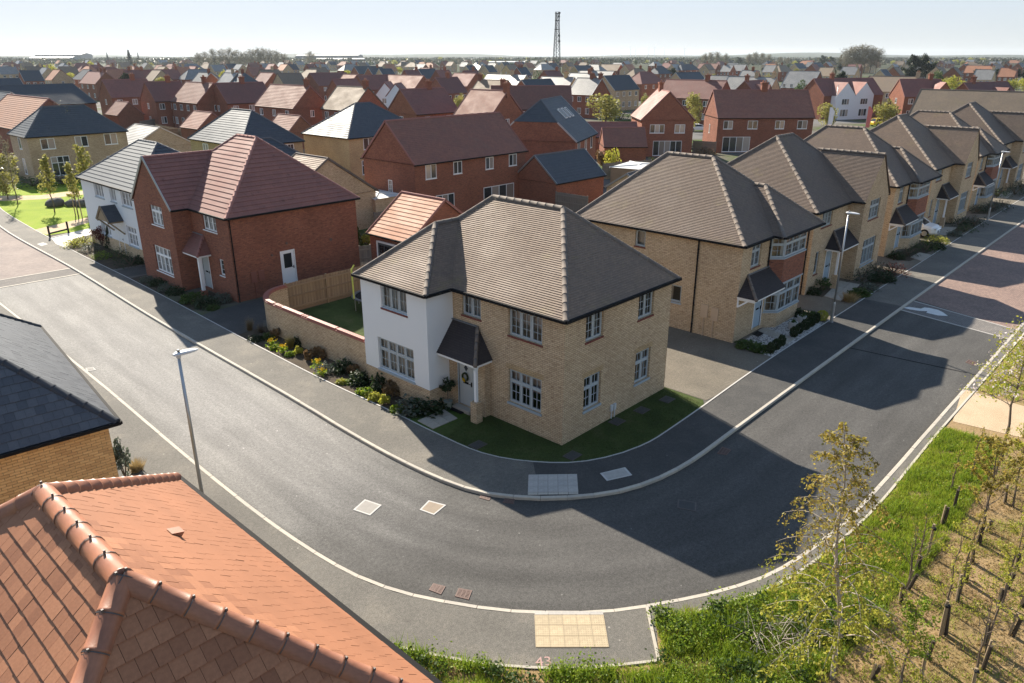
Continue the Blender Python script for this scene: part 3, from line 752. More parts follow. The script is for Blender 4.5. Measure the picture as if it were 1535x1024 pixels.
# plots: drives, lawns, beds, paths
def gpoly(px, z=0.0): return [tuple(G(a, b, z)[:2]) for a, b in px]
def infi(f): return [tuple(p) for p in offset(FI, 0.035) if f(p)]
sheet('driveway', [*infi(lambda p: p[0] > 7.6 and p[0] < 150 and p[1] < 0), (150, 16), (7.32, 16), (7.32, -2.0)], 0.002, 'drive_asphalt')
sheet('driveway', [*infi(lambda p: 19.7 < p[1] < 25.2), (-0.9, 20.2), (-0.2, 21.35), (9.5, 21.6), (9.5, 25.35), (-1.2, 25.0)], 0.003, 'new_asphalt')
sheet('driveway', [*infi(lambda p: 35.7 < p[1] < 38.3), (0.2, 35.7), (0.2, 38.3)], 0.003, 'new_asphalt')
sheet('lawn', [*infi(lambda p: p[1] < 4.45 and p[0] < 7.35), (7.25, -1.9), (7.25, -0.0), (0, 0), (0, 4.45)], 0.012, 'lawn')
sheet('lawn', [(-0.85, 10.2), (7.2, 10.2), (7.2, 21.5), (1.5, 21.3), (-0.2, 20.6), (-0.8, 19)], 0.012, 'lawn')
sheet('flower_bed', [*infi(lambda p: 5.65 < p[1] < 20.4), (-0.3, 5.65), (-1.3, 5.9), (-1.4, 10.1), (-1.0, 10.2), (-1.0, 19), (-0.6, 20.4)], 0.008, 'soil')
sheet('flower_bed', [*infi(lambda p: 25.9 < p[1] < 28.9), (0.4, 25.6), (0.4, 28.9)], 0.008, 'soil')
sheet('flower_bed', [*infi(lambda p: 30.1 < p[1] < 35.6), (-0.75, 30.1), (-0.75, 35.6)], 0.008, 'soil')
sheet('flower_bed', [*infi(lambda p: 38.4 < p[1] < 49.6), (0.4, 38.4), (0.4, 49.4)], 0.008, 'soil')
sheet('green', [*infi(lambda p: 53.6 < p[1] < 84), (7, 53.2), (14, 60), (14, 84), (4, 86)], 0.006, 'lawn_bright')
sheet('gravel_path', gpoly([(50, 345), (70, 352), (140, 332), (141, 324), (100, 333)]), 0.010, 'hoggin')
sheet('gravel_path', gpoly([(-10, 302), (-10, 294), (60, 293), (105, 287), (140, 286), (140, 290), (105, 294), (60, 299)]), 0.010, 'hoggin')
sheet('gravel_path', gpoly([(84, 366), (76, 356), (140, 341), (150, 349), (110, 358), (100, 372)]), 0.011, 'concrete')
sheet('gravel_path', [tuple(G(1443, 583)[:2]), tuple(G(1545, 612)[:2]), (16.5, -18), (11.5, -18), tuple(G(1535, 657)[:2]), tuple(G(1428, 632)[:2])], 0.008, 'hoggin')
# rough ground of the young copse and its grassy margin
E2 = [tuple(p) for p in offset(FO2, -0.05)]
sheet('copse_floor', [*[p for p in E2 if p[0] < 60], (60, -40), (-30, -40), (-18, -14), *[tuple(p) for p in offset(FO, -0.06) if p[1] < 1][0:], tuple(DV[0])], -0.002, 'copse_soil')
# hills along the horizon
mb = MB(); ring = []
for i in range(121):
    a = rad(-20+i*1.0); 
    row = []
    for r, h in ((4300, -0.2), (5200, 9), (6200, 17), (7300, 31), (8600, 20)):
        row.append((CAM[0]+math.cos(a)*r, CAM[1]+math.sin(a)*r, h*(0.75+0.35*math.sin(i*0.21+r)+0.25*math.sin(i*0.53+r*2))-0.3 if h > 0 else -0.5))
    ring.append(row)
for i in range(120):
    for j in range(4): mb.poly([ring[i+1][j], ring[i][j], ring[i][j+1], ring[i+1][j+1]])
structure(mb.build('hills', 'land', smooth=True))
# ------------------------------------------------------------------ near houses
WHT = dict(fm='paint_white', sill='white')
def soffit(root, rects, z):
    mb = MB()
    for r in rects: mb.box((r[0], r[1], z-0.05), (r[2], r[3], z))
    return mb.build('soffit', 'black_plastic', root)
def ring(x0, y0, x1, y1, o=0.2): return [(x0-o, y0-o, x1+o, y0+.02), (x0-o, y1-.02, x1+o, y1+o), (x0-o, y0+.02, x0+.02, y1-.02), (x1-.02, y0+.02, x1+o, y1-.02)]
def hip_roof(mb, x0, y0, x1, y1, ze, R0, R1, gauge, lift):
    """eave rectangle and two ridge ends (along x or y)"""
    a, b, c, d = (x0, y0, ze), (x1, y0, ze), (x1, y1, ze), (x0, y1, ze)
    if abs(R0[0]-R1[0]) < abs(R0[1]-R1[1]):      # ridge along y, R0 at the low-y end
        P = [(d, a, R0, R1), (a, b, R0), (b, c, R1, R0), (c, d, R1)]
        H = [(a, R0), (b, R0), (c, R1), (d, R1)]
    else:
        P = [(d, a, R0), (a, b, R1, R0), (b, c, R1), (c, d, R0, R1)]
        H = [(a, R0), (d, R0), (b, R1), (c, R1)]
    for p in P: courses(mb, p, gauge, lift)
    return H+[(R0, R1)]
def canopy(root, x0, x1, yf, ze, xt0, xt1, zt, hip='l', mat='dark_tile', gauge=0.1, fascia='paint_white', wall_y=0.0, ridge='ridge_brown'):
    """lean-to porch roof on a wall facing -y; hipped at the left and/or right end"""
    mb = MB(); a, b = (x0, yf, ze), (x1, yf, ze); t0, t1 = (xt0, wall_y, zt), (xt1, wall_y, zt)
    courses(mb, (a, b, t1, t0), gauge, 0.018)
    L = []
    if 'l' in hip: courses(mb, ((x0, wall_y, ze), a, t0), gauge, 0.018); L.append((a, t0))
    if 'r' in hip: courses(mb, (b, (x1, wall_y, ze), t1), gauge, 0.018); L.append((b, t1))
    o = mb.build('porch_roof', mat, root)
    fb = MB(); fb.box((x0+.03, yf+.03, ze-0.1), (x1-.03, wall_y-.003, ze-0.012)); fb.build('fascia', fascia, o)
    lf = MB(); lf.beam((xt0, wall_y-.02, zt+.02), (xt1, wall_y-.02, zt+.02), 0.16, 0.03); lf.build('flashing', 'lead', o)
    for p, q in L:
        mb2 = MB(); k = 5; p = np.array(p); q = np.array(q)
        for i in range(k):
            mb2.tube([p+(q-p)*i/k, p+(q-p)*(i+1)/k], [0.085, 0.072], 7)
        stuff(mb2.build('hip_tiles', ridge, o, smooth=True))
    return o
def post(root, x, y, z1, brick_mat, zb=0.9, r=0.06):
    b = MB(); b.box((x-.17, y-.17, 0), (x+.17, y+.17, zb)); o = b.build('porch_pier', brick_mat, root)
    p = MB(); p.box((x-r, y-r, zb), (x+r, y+r, z1)); p.poly([(x-.16, y-.03, z1), (x+.16, y-.03, z1), (x+r, y-.03, z1-.3), (x-r, y-.03, z1-.3)]); p.build('porch_post', 'paint_white', root)

# -- the corner house
t = thing('detached_house', 'cream brick corner house with white rendered bay and plain brown tiled roof', 'house')
S_, E_, N_, W_ = D_['S'], D_['E'], D_['N'], D_['W']
wb = MB()
fw = [(0.56, 4.04, 1.08, 0.89, 2, 0, (1, 1), dict(curt='full')), (3.14, 3.8, 1.7, 1.1, 3, 0, (1, 2), dict(curt='blind')), (3.14, 0.98, 1.7, 1.42, 3, 0.36, (1, 1), dict(sill='grey', curt='blind'))]
rw = [(1.25, 3.83, 1.08, 1.07, 2, 0, (1, 2)), (4.70, 3.83, 1.1, 1.07, 2, 0, (1, 2), dict(curt=None)), (1.26, 0.98, 1.08, 1.4, 2, 0.36, (1, 1), dict(sill='grey', curt=None)), (4.72, 0.98, 1.1, 1.4, 2, 0.36, (1, 1), dict(sill='grey', curt='drapes'))]
bw = [(1.37, 3.9, 1.68, 1.05, 3, 0, (1, 1), dict(curt='full')), (0.95, 1.02, 2.38, 1.46, 4, 0.36, (1, 1), dict(sill='grey', curt='full'))]
wall_face(wb, (0, 5.9), S_, 5.9, 0, 5.06, fw); wall_face(wb, (0, 0), E_, 7.15, 0, 5.06, rw)
wall_face(wb, (7.15, 0), N_, 10.15, 0, 5.06); wall_face(wb, (7.15, 10.15), W_, 7.15, 0, 5.06)
wall_face(wb, (-.3, 5.9), S_, 2.11, 0, 2.75, [(0.6, 0.17, 0.82, 2.06)]); wall_face(wb, (-.3, 3.79), E_, 0.3, 0, 2.75)
for p, a, L in (((-1.4, 10.15), S_, 4.25), ((-1.4, 5.9), E_, 1.4), ((0, 10.15), W_, 1.4)): wall_face(wb, p, a, L, 0, 0.93)
ow = wb.build('brick_wall', 'cream_brick', t)
db = MB()      # dentil course under the eaves
for i in range(25): db.box((-.03, .12+i*.235, 4.86), (.001, .23+i*.235, 4.98))
for i in range(30): db.box((.1+i*.235, -.03, 4.86), (.21+i*.235, .001, 4.98))
stuff(db.build('dentil_course', 'yellow_brick', ow))
sb = MB()
for p, a, (u, z, w, h) in (((0, 5.9), S_, fw[2][:4]), ((0, 0), E_, rw[2][:4]), ((0, 0), E_, rw[3][:4])):
    c, s = math.cos(a), math.sin(a)
    k = int((w+0.24)/0.075)
    for i in range(k):
        x = u-0.12+(w+.24)*i/k; q = lambda uu, d: (p[0]+c*uu+s*d, p[1]+s*uu-c*d)
        A, B = q(x+.004, 0.004), q(x+.068, 0.004); sb.poly([(*A, z+h+.005), (*B, z+h+.005), (*B, z+h+.225), (*A, z+h+.225)])
stuff(sb.build('soldier_course', 'yellow_brick', ow))
rb = MB()
for p, a, L, ww in (((-1.42, 10.17), S_, 4.29, [(w[0]+.02, *w[1:]) for w in bw]), ((-1.42, 5.88), E_, 1.42, []), ((0, 10.17), W_, 1.42, [])): wall_face(rb, p, a, L, 0.93, 5.06, ww)
rb.poly([(-1.42, 10.17, .93), (-1.42, 5.88, .93), (-1.39, 5.91, .93), (-1.39, 10.14, .93)]); rb.poly([(-1.42, 5.88, .93), (0, 5.88, .93), (0, 5.91, .93), (-1.39, 5.91, .93)])
rb.build('rendered_wall', 'render_white', t)
put_windows(t, (0, 5.9), S_, fw); put_windows(t, (0, 0), E_, rw); put_windows(t, (-1.42, 10.17), S_, [(w[0]+.02, *w[1:]) for w in bw])
dr = door(t, (-.3, 5.3, 0.17), S_, 0.82, 2.06, 'door_grey', diamond=True, frame='frame_grey')
mb = MB(); k = 20
for i in range(k):
    a0, a1 = 2*math.pi*i/k, 2*math.pi*(i+1)/k
    mb.beam((0.41+.15*math.cos(a0), .0, 1.33+.17*math.sin(a0)), (0.41+.15*math.cos(a1), .0, 1.33+.17*math.sin(a1)), .06, .06)
tag(mb.build('wreath', 'leaf_dark', None, (-.345, 5.3, 0.17), S_), 'dark round wreath with yellow flowers hanging on the grey front door', 'wreath')
wo = bpy.data.objects['wreath']
obj('flowers', leaf_mesh('flowers', [(0.33+.12*NR.random(), -.05, 1.14+.12*NR.random()) for _ in range(40)], .05, 'petal_yellow'), wo)
mb = MB(); mb.box((-.62, 4.4, 0.012), (-.305, 5.42, 0.15)); mb.build('doorstep', 'path_slab', t)
main_roof = MB(); ze = 5.08; R0, R1 = (3.58, 3.1, 8.15), (3.58, 7.0, 8.15)
H = hip_roof(main_roof, -.2, -.2, 7.35, 10.35, ze, R0, R1, 0.1, 0.02)
pk, pj_ = (1.1, 8.025, 7.21), (2.42, 8.025, 7.21)
courses(main_roof, ((-1.6, 10.35, ze), (-1.6, 5.7, ze), pk), 0.1, 0.02)
courses(main_roof, ((-1.6, 5.7, ze), (2.6, 5.7, ze), (2.6, 8.025, 7.21), pk), 0.1, 0.02)
courses(main_roof, (pj_, pk, (-1.6, 10.35, ze), (-.2, 10.35, ze)), 0.1, 0.02)
main_roof.build('roof', 'brown_tile', t)
H = [h for h in H if h[0] != (-.2, 10.35, ze)]+[(pj_, R1), (pk, pj_), ((-1.6, 5.7, ze), pk), ((-1.6, 10.35, ze), pk)]
ridge_tiles(t, H, 'ridge_brown', 0.42, 0.125)
soffit(t, ring(0, 0, 7.15, 10.15)+[(-1.6, 5.7, 0, 5.92), (-1.6, 10.13, 0, 10.35), (-1.6, 5.92, -1.38, 10.13)], 5.05)
gutter(t, [(7.4, -.25, 5.06), (-.25, -.25, 5.06), (-.25, 5.65, 5.06), (-1.65, 5.65, 5.06), (-1.65, 10.4, 5.06), (0, 10.4, 5.06)])
gutter(t, [(7.4, -.25, 5.06), (7.4, 10.4, 5.06)])
downpipe(t, 7.25, 0.1, 0, 4.95); downpipe(t, -.9, 10.24, 0, 5.0)
pr = obj('porch', None, t)
pr.location = (0, 0, 0)
# porch canopy: built as if facing -y, then turned to face the street
c_ = canopy(t, -5.88, -3.62, -0.98, 2.5, -5.88, -4.45, 3.72, hip='r', fascia='paint_white')
bpy.data.objects.remove(pr)
c_.rotation_euler = (0, 0, S_)
post(t, -.8, 3.78, 2.42, 'cream_brick')
mb = MB(); mb.box((3.05, -.07, .35), (3.2, .0, .62)); mb.box((3.27, -.07, .35), (3.4, 0, .62)); mb.tube([(3.12, -.04, 0), (3.12, -.04, .36)], .025); mb.tube([(3.33, -.04, 0), (3.33, -.04, .36)], .025)
mb.build('meter_cabinet', 'lamp_head', t)

# -- the row along the right-hand street: two designs in turn
def row_a(label, loc):
    t = thing('detached_house', label, 'house', loc, group='row of cream brick houses along the right hand street')
    W, Dp = 7.8, 10.4; wb = MB()
    f = [(1.05, 3.74, 1.05, 1.3, 2, 0.36, (1, 1))]
    l = [(4.08, 4.1, .67, .9, 1, 0, (0, 0), dict(curt='full')), (6.3, 1.45, .9, .95, 1, 0, (0, 0), dict(sill='grey'))]
    wall_face(wb, (0, 0), E_, W, 0, 5.1, [*f, (2.1, .2, .85, 2.06)]); wall_face(wb, (W, 0), N_, Dp, 0, 5.1); wall_face(wb, (W, Dp), W_, W, 0, 5.1); wall_face(wb, (0, Dp), S_, Dp, 0, 5.1, l)
    bx0, bx1, ba, bb, by = 3.75, 6.45, 3.2, 7.0, -.55
    B = [((ba, 0), (bx0, by)), ((bx0, by), (bx1, by)), ((bx1, by), (bb, 0))]
    for p, q in B: wb.poly([(*p, 0), (*q, 0), (*q, .88), (*p, .88)])
    wb.build('brick_wall', 'cream_brick', t)
    tb = MB()
    for p, q in B: courses_v(tb, p, q, 2.5, 3.86)
    tb.build('tile_hung_panel', 'red_brick', t)
    cb = MB()
    for z in (.84, 2.44, 3.82, 5.0):
        pts = [(ba-.05, 0), (bx0-.03, by-.06), (bx1+.03, by-.06), (bb+.05, 0)]
        cb.poly([(*p, z+.07) for p in pts]); cb.poly([(*p, z) for p in pts][::-1])
        for p, q in zip(pts, pts[1:]): cb.poly([(*p, z), (*q, z), (*q, z+.07), (*p, z+.07)])
    cb.build('bay_trim', 'sill_grey', t)
    for z, h in ((.92, 1.52), (3.9, 1.1)):
        for p, q, c in ((B[0][0], B[0][1], 1), (*B[1], 3), (*B[2], 1)):
            L = math.hypot(q[0]-p[0], q[1]-p[1]); a = math.atan2(q[1]-p[1], q[0]-p[0])
            window(t, (p[0], p[1], z), a, L, h, c, 0.36, (1, 1), rec=0.02, sill=None, curt='drapes' if c == 3 else None)
    put_windows(t, (0, 0), E_, f); put_windows(t, (0, Dp), S_, l)
    door(t, (2.1, 0, .2), E_, .85, 2.06, 'door_blue', glass=False)
    rf = MB(); ze = 5.12; R0, R1 = (3.95, 4.2, 8.68), (3.95, 7.05, 8.68)
    H = hip_roof(rf, -.2, -.2, W+.2, Dp+.2, ze, R0, R1, 0.1, 0.02)
    x0, x1, yf = 2.95, W+.22, -.8; xm = (x0+x1)/2; hw = (x1-x0)/2; zp = ze+hw*.84; pk = (xm, yf+hw, zp); yb = -.2+(zp-ze)/.81
    courses(rf, ((x0, yf, ze), (x1, yf, ze), pk), .1, .02)
    courses(rf, ((x0, yb+.2, ze), (x0, yf, ze), pk, (xm, yb+.2, zp)), .1, .02); courses(rf, ((x1, yf, ze), (x1, yb+.2, ze), (xm, yb+.2, zp), pk), .1, .02)
    rf.build('roof', 'brown_tile', t)
    ridge_tiles(t, H+[((x0, yf, ze), pk), ((x1, yf, ze), pk), (pk, (xm, yb, zp))], 'ridge_brown', .42, .12, single=False)
    soffit(t, ring(0, 0, W, Dp)+[(x0, yf, x1, -.2)], ze-.03)
    gutter(t, [(-.24, Dp+.2, ze-.02), (-.24, -.24, ze-.02), (x0, -.24, ze-.02)]); gutter(t, [(x0, -.2, ze-.02), (x0, yf-.04, ze-.02), (x1+.02, yf-.04, ze-.02)])
    downpipe(t, -.06, 2.4, 0, 5.05); downpipe(t, 3.0, -.06, 2.5, 5.0)
    canopy(t, -.1, 3.25, -1.05, 2.52, .85, 3.2, 3.45, hip='l')
    br = MB()
    br.box((-.02, -.06, 1.95), (.06, 0, 2.42)); br.box((-.02, -.9, 2.34), (.06, -.06, 2.42)); br.beam((.02, -.05, 1.98), (.02, -.55, 2.36), .07, .08)
    br.build('porch_bracket', 'paint_white', t)
    mbx = MB(); mbx.box((-.06, 1.55, 1.0), (0, 1.95, 1.7)); mbx.box((-.06, .95, .95), (0, 1.35, 1.65)); mbx.tube([(-.04, 1.75, 0), (-.04, 1.75, 1.0)], .03); mbx.tube([(-.04, 1.2, 0), (-.04, 1.2, .95)], .03)
    mbx.build('meter_cabinet', 'meter_box', t)
    return t
def courses_v(mb, p, q, z0, z1, g=0.11):
    n = round((z1-z0)/g); d = np.array((q[0]-p[0], q[1]-p[1])); d /= np.linalg.norm(d); nx, ny = d[1], -d[0]
    for i in range(n):
        a, b = z0+(z1-z0)*i/n, z0+(z1-z0)*(i+1)/n; o = .03
        mb.poly([(p[0]+nx*o, p[1]+ny*o, a), (q[0]+nx*o, q[1]+ny*o, a), (q[0]+nx*.008, q[1]+ny*.008, b), (p[0]+nx*.008, p[1]+ny*.008, b)])
        mb.poly([(p[0], p[1], a), (q[0], q[1], a), (q[0]+nx*o, q[1]+ny*o, a), (p[0]+nx*o, p[1]+ny*o, a)])
def row_b(label, loc):
    t = thing('detached_house', label, 'house', loc, group='row of cream brick houses along the right hand street')
    W, Dp, wx, wy = 9.8, 9.4, 5.4, -.95; wb = MB()
    f = [(1.1, 4.02, 1.6, 1.0, 3, 0, (1, 1)), (.9, 1.1, .62, 1.45, 1, 0, (0, 2))]
    g = [(1.05, 3.8, 1.9, 1.32, 3, .36, (1, 1)), (.95, .75, 2.45, 1.75, 4, .34, (1, 1), dict(sill='grey'))]
    wall_face(wb, (0, 0), E_, wx, 0, 5.1, [*f, (2.65, .2, .9, 2.06)]); wall_face(wb, (wx, wy), E_, W-wx, 0, 5.1, g); wall_face(wb, (wx, 0), S_, .95, 0, 5.1); wall_face(wb, (W, wy), N_, Dp-wy, 0, 5.1); wall_face(wb, (W, Dp), W_, W, 0, 5.1); wall_face(wb, (0, Dp), S_, Dp, 0, 5.1)
    xm = (wx+W)/2; zp = 7.95
    wb.poly([(wx, wy, 5.1), (W, wy, 5.1), (xm, wy, zp-.08)])
    wb.build('brick_wall', 'cream_brick', t)
    put_windows(t, (0, 0), E_, f); put_windows(t, (wx, wy), E_, g)
    door(t, (2.65, 0, .2), E_, .9, 2.06, 'door_blue')
    rf = MB(); ze = 5.12; R0, R1 = (3.7, 4.65, 8.95), (6.1, 4.65, 8.95)
    H = hip_roof(rf, -.2, -.2, W+.2, Dp+.2, ze, R0, R1, .1, .02)
    yb = 3.75; x0, x1 = wx-.2, W+.2
    courses(rf, ((x0, yb, ze), (x0, wy-.06, ze), (xm, wy-.06, zp), (xm, yb, zp)), .1, .02); courses(rf, ((x1, wy-.06, ze), (x1, yb, ze), (xm, yb, zp), (xm, wy-.06, zp)), .1, .02)
    rf.build('roof', 'brown_tile', t)
    ridge_tiles(t, H+[((xm, wy-.06, zp), (xm, 3.4, zp))], 'ridge_brown', .42, .12, single=False)
    soffit(t, ring(0, 0, W, Dp)+[(x0, wy-.06, wx+.02, -.2), (W-.02, wy-.06, x1, -.2)], ze-.03)
    gutter(t, [(-.24, Dp+.2, ze-.02), (-.24, -.24, ze-.02), (x0-.04, -.24, ze-.02), (x0-.04, wy, ze-.02)])
    downpipe(t, -.06, .25, 0, 5.05)
    canopy(t, 2.3, 5.38, -1.0, 2.52, 3.3, 5.38, 3.5, hip='l')
    post(t, 2.75, -.72, 2.42, 'cream_brick')
    return t
HA = row_a('cream brick house with red tile hung bay, first along the right street', (14.4, .45, 0))
HB = row_b('cream brick house with a front gable, nearest gabled one in its row', (25.0, 1.15, 0))
dup(HA, (38.3, .8, 0), 0, 'cream brick house with red tile hung bay, beside the white car')
dup(HB, (49.4, 1.3, 0), 0, 'cream brick gabled house just beyond the white car')
dup(HA, (61.8, .8, 0), 0, 'cream brick house with red tile hung bay behind the second lamp post')
dup(HB, (74.6, 1.6, 0), 0, 'cream brick gabled house at the far end of the right street')

# -- red brick house with the side door (front faces the left-hand street)
t = thing('detached_house', 'red brick house with maroon roof, front gable and white side door', 'house', (.45, 25.4, 0))
def loc_(p): return p
wb = MB(); ox, oy = .45, 25.4
A = lambda x, y: (x-ox, y-oy)
f = [(1.55, 4.0, 1.7, 1.03, 3, 0, (1, 1)), (2.9, 1.38, .6, 1.03, 1, 0, (0, 2))]
g = [(2.42, 3.86, 1.7, 1.37, 3, .36, (1, 1)), (1.95, .75, 2.45, 1.72, 4, .34, (1, 1))]
wall_face(wb, A(.45, 30.1), S_, 4.7, 0, 5.1, [*f, (.65, .2, .9, 2.06)]); wall_face(wb, A(-.75, 35.5), S_, 5.4, 0, 5.1, g)
wall_face(wb, A(-.75, 30.1), E_, 1.2, 0, 5.1); wall_face(wb, A(.45, 25.4), E_, 8.95, 0, 5.1, [(3.15, .4, .9, 2.1)]); wall_face(wb, A(9.4, 25.4), N_, 10.6, 0, 5.1); wall_face(wb, A(9.4, 36), W_, 8.95, 0, 5.1); wall_face(wb, A(.45, 36), S_, .5, 0, 5.1); wall_face(wb, A(.45, 35.5), W_, 1.2, 0, 5.1)
wb.poly([(*A(-.75, 35.5), 5.1), (*A(-.75, 30.1), 5.1), (*A(-.75, 32.8), 7.96)])
wb.build('brick_wall', 'red_brick', t)
put_windows(t, A(.45, 30.1), S_, f, **WHT); put_windows(t, A(-.75, 35.5), S_, g, **WHT)
door(t, (*A(.45, 29.45), .2), S_, .9, 2.06, 'door_grey')
door(t, (*A(3.6, 25.4), .4), E_, .9, 2.1, 'paint_white', glass=True, letter=False)
rf = MB(); ze = 5.1
H = hip_roof(rf, *A(.25, 25.2), *A(9.6, 36.2), ze, (*A(4.9, 29.1), 9.05), (*A(4.9, 31.5), 9.05), .33, .03)
y0, y1, ym, zp = 29.9, 35.7, 32.8, 8.04
courses(rf, ((*A(-.8, y0), ze), (*A(4.2, y0), ze), (*A(4.2, ym), zp), (*A(-.8, ym), zp)), .33, .03); courses(rf, ((*A(4.2, y1), ze), (*A(-.8, y1), ze), (*A(-.8, ym), zp), (*A(4.2, ym), zp)), .33, .03)
rf.build('roof', 'maroon_tile', t)
ridge_tiles(t, H+[((*A(-.8, ym), zp), (*A(3.7, ym), zp))], 'maroon_ridge', .45, .1)
soffit(t, ring(*A(.45, 25.4), *A(9.4, 36))+[(*A(-.8, 29.9), *A(.3, 30.12)), (*A(-.8, 35.48), *A(.3, 35.7))], ze-.03)
gutter(t, [(*A(9.6, 25.15), ze-.03), (*A(.2, 25.15), ze-.03), (*A(.2, 29.85), ze-.03), (*A(-.8, 29.85), ze-.03)])
for y_ in (y0, y1): vb = MB(); vb.beam((*A(-.83, y_), ze), (*A(-.83, ym), zp), .05, .16); vb.build('verge_board', 'steel', t)
downpipe(t, .08, -.06, 0, 5.05)
c_ = canopy(t, -(30.08-oy), -(28.05-oy), -.9, 2.5, -(30.08-oy), -(28.75-oy), 3.58, hip='r', mat='maroon_tile', gauge=.33, ridge='maroon_ridge'); c_.rotation_euler = (0, 0, S_)
post(t, -.72, 28.22-oy, 2.4, 'red_brick', .35, .09)
mb = MB(); mb.box((1.0, -.05, 1.0), (1.38, 0, 1.65)); mb.box((1.5, -.05, 1.05), (1.88, 0, 1.65)); mb.tube([(1.2, -.03, 0), (1.2, -.03, 1)], .03); mb.build('meter_cabinet', 'meter_red', t)
mb = MB(); mb.tube([(2.52, -.02, 2.45), (2.52, -.1, 2.45)], .07, 8); mb.tube([(3.6, -.02, 3.0), (3.6, -.06, 3.0)], .08, 8); mb.tube([(6.8, -.02, 2.7), (6.8, -.06, 2.7)], .1, 8); mb.build('vent', 'rust_iron', t)

# -- white rendered house with grey roof, beyond the red one
t = thing('detached_house', 'white rendered house with grey slate roof and dark gabled porch', 'house', (.45, 38.3, 0)); ox, oy = .45, 38.3
wb = MB(); rb = MB()
f = [(2.6, 3.93, 1.75, 1.0, 3, 0, (1, 1)), (5.6, 3.93, 1.08, 1.0, 2, 0, (1, 1)), (7.65, 3.86, 1.8, 1.05, 3, 0, (1, 1)), (2.6, 1.05, 1.75, 1.45, 3, .36, (1, 1)), (7.6, 1.0, 1.7, 1.45, 3, .36, (1, 1))]
for x, y, a, L, h in (((0), 10.3, S_, 10.3, f), (0, 0, E_, 7.6, []), (7.6, 0, N_, 10.3, []), (7.6, 10.3, W_, 7.6, [])):
    wall_face(wb, (x, y), a, L, 0, .97); wall_face(rb, (x, y), a, L, .97, 5.1, h)
wb.build('plinth', 'cream_brick', t); rb.build('rendered_wall', 'render_white', t)
put_windows(t, (0, 10.3), S_, f, fm='paint_white', sill='grey')
door(t, (0, 4.55, .15), S_, .9, 2.06, 'dark_door')
rf = MB(); H = hip_roof(rf, -.2, -.2, 7.8, 10.5, 5.1, (3.6, 3.8, 7.85), (3.6, 6.9, 7.85), .33, .03); rf.build('roof', 'slate_tile', t)
ridge_tiles(t, H, 'slate_ridge', .45, .1)
soffit(t, ring(0, 0, 7.6, 10.3), 5.07); gutter(t, [(7.8, -.24, 5.07), (-.24, -.24, 5.07), (-.24, 10.5, 5.07)])
pb = MB(); ym = 4.1
for s in (-1, 1): courses(pb, ((-1.1, ym+s*1.15, 2.7), (0, ym+s*1.15, 2.7), (0, ym, 3.75), (-1.1, ym, 3.75)) if s < 0 else ((0, ym+1.15, 2.7), (-1.1, ym+1.15, 2.7), (-1.1, ym, 3.75), (0, ym, 3.75)), .25, .02)
po = pb.build('porch_roof', 'slate_tile', t)
mb = MB(); mb.poly([(-1.0, ym+1.0, 2.7), (-1.0, ym-1.0, 2.7), (-1.0, ym, 3.62)]); mb.beam((-1.05, ym+1.15, 2.7), (-1.05, ym, 3.73), .06, .16); mb.beam((-1.05, ym-1.15, 2.7), (-1.05, ym, 3.73), .06, .16)
for s in (-1, 1): mb.beam((0, ym+s, 2.64), (-1.05, ym+s, 2.64), .1, .12); mb.beam((-.02, ym+s, 1.7), (-.9, ym+s, 2.62), .09, .1)
mb.build('porch_frame', 'stake_wood', po)

# -- tiles laid one by one on the two roofs in front
def lay_tiles(root, polys, gauge, width, mat, cap, lift=0.024, thick=0.016, name='roof_tile'):
    cand = []; O_ = np.array(root.location)
    for poly in polys:
        poly, n, u, s = plane_axes(poly)
        us = [p@u for p in poly]; ss = [p@s for p in poly]; lo, hi = min(ss), max(ss); k = round((hi-lo)/gauge); gg = (hi-lo)/k
        for i in range(k):
            a, b = lo+i*gg, lo+(i+1)*gg; off = width/2*(i % 2); x = min(us)-width+off
            while x < max(us):
                c = clip(clip(clip(clip(poly, lambda p: p@s-a), lambda p: b-p@s), lambda p: p@u-x-.0025), lambda p: x+width-.0025-p@u)
                x += width
                if len(c) < 3: continue
                jz = RN.uniform(-.0008, .0012); jt = RN.uniform(-.005, .005); jb = RN.uniform(.93, 1.09)
                top = [p+n*(lift*jb*max(0, 1-(p@s-a)/gg)+jz+.005+jt*((p@u-x)/width-.5)*.5) for p in c]
                mb = MB(); mb.poly(top)
                for e in range(len(c)):
                    p, q = top[e], top[(e+1) % len(c)]
                    mb.poly([p-n*thick, q-n*thick, q, p])
                ctr = sum(c)/len(c)+O_; px = pix(ctr); vis = -20 < px[0] < 1555 and -20 < px[1] < 1044 and px[2] > 0
                cand.append((px[2] if vis else 999, mb, vis, n@(CAM-ctr) > 0))
    cand.sort(key=lambda c: c[0] if c[3] else 1500)
    rest = MB()
    for i, (d, mb, vis, fc) in enumerate(cand):
        if i < cap and vis and fc:
            c0 = np.mean(mb.v, axis=0); mb.v = [tuple(np.array(v)-c0) for v in mb.v]; mb.build(name, mat, root, c0)
        else:
            o = len(rest.v); rest.v += mb.v; rest.f += [tuple(o+j for j in f) for f in mb.f]; rest.mi += mb.mi
    if rest.f: stuff(rest.build(name+'s', mat, root))
def clip_on(root, p, q, mat='black_plastic'):
    pass
t = thing('foreground_house', 'house in the corner with bright terracotta clay tiled hip roof', 'house', (-17.5, -5.0, 0))
O = np.array((-17.5, -5.0, 0)); Lp = lambda *p: tuple(np.array(p, float)-O[:len(p)])
x0, x1, y0, y1, ze = -20.75, -14.25, -9.95, -.6, 5.2; R0, R1 = (-17.5, -7.45, 8.12), (-17.5, -4.7, 8.12)
c4 = [(x0, y0, ze), (x1, y0, ze), (x1, y1, ze), (x0, y1, ze)]
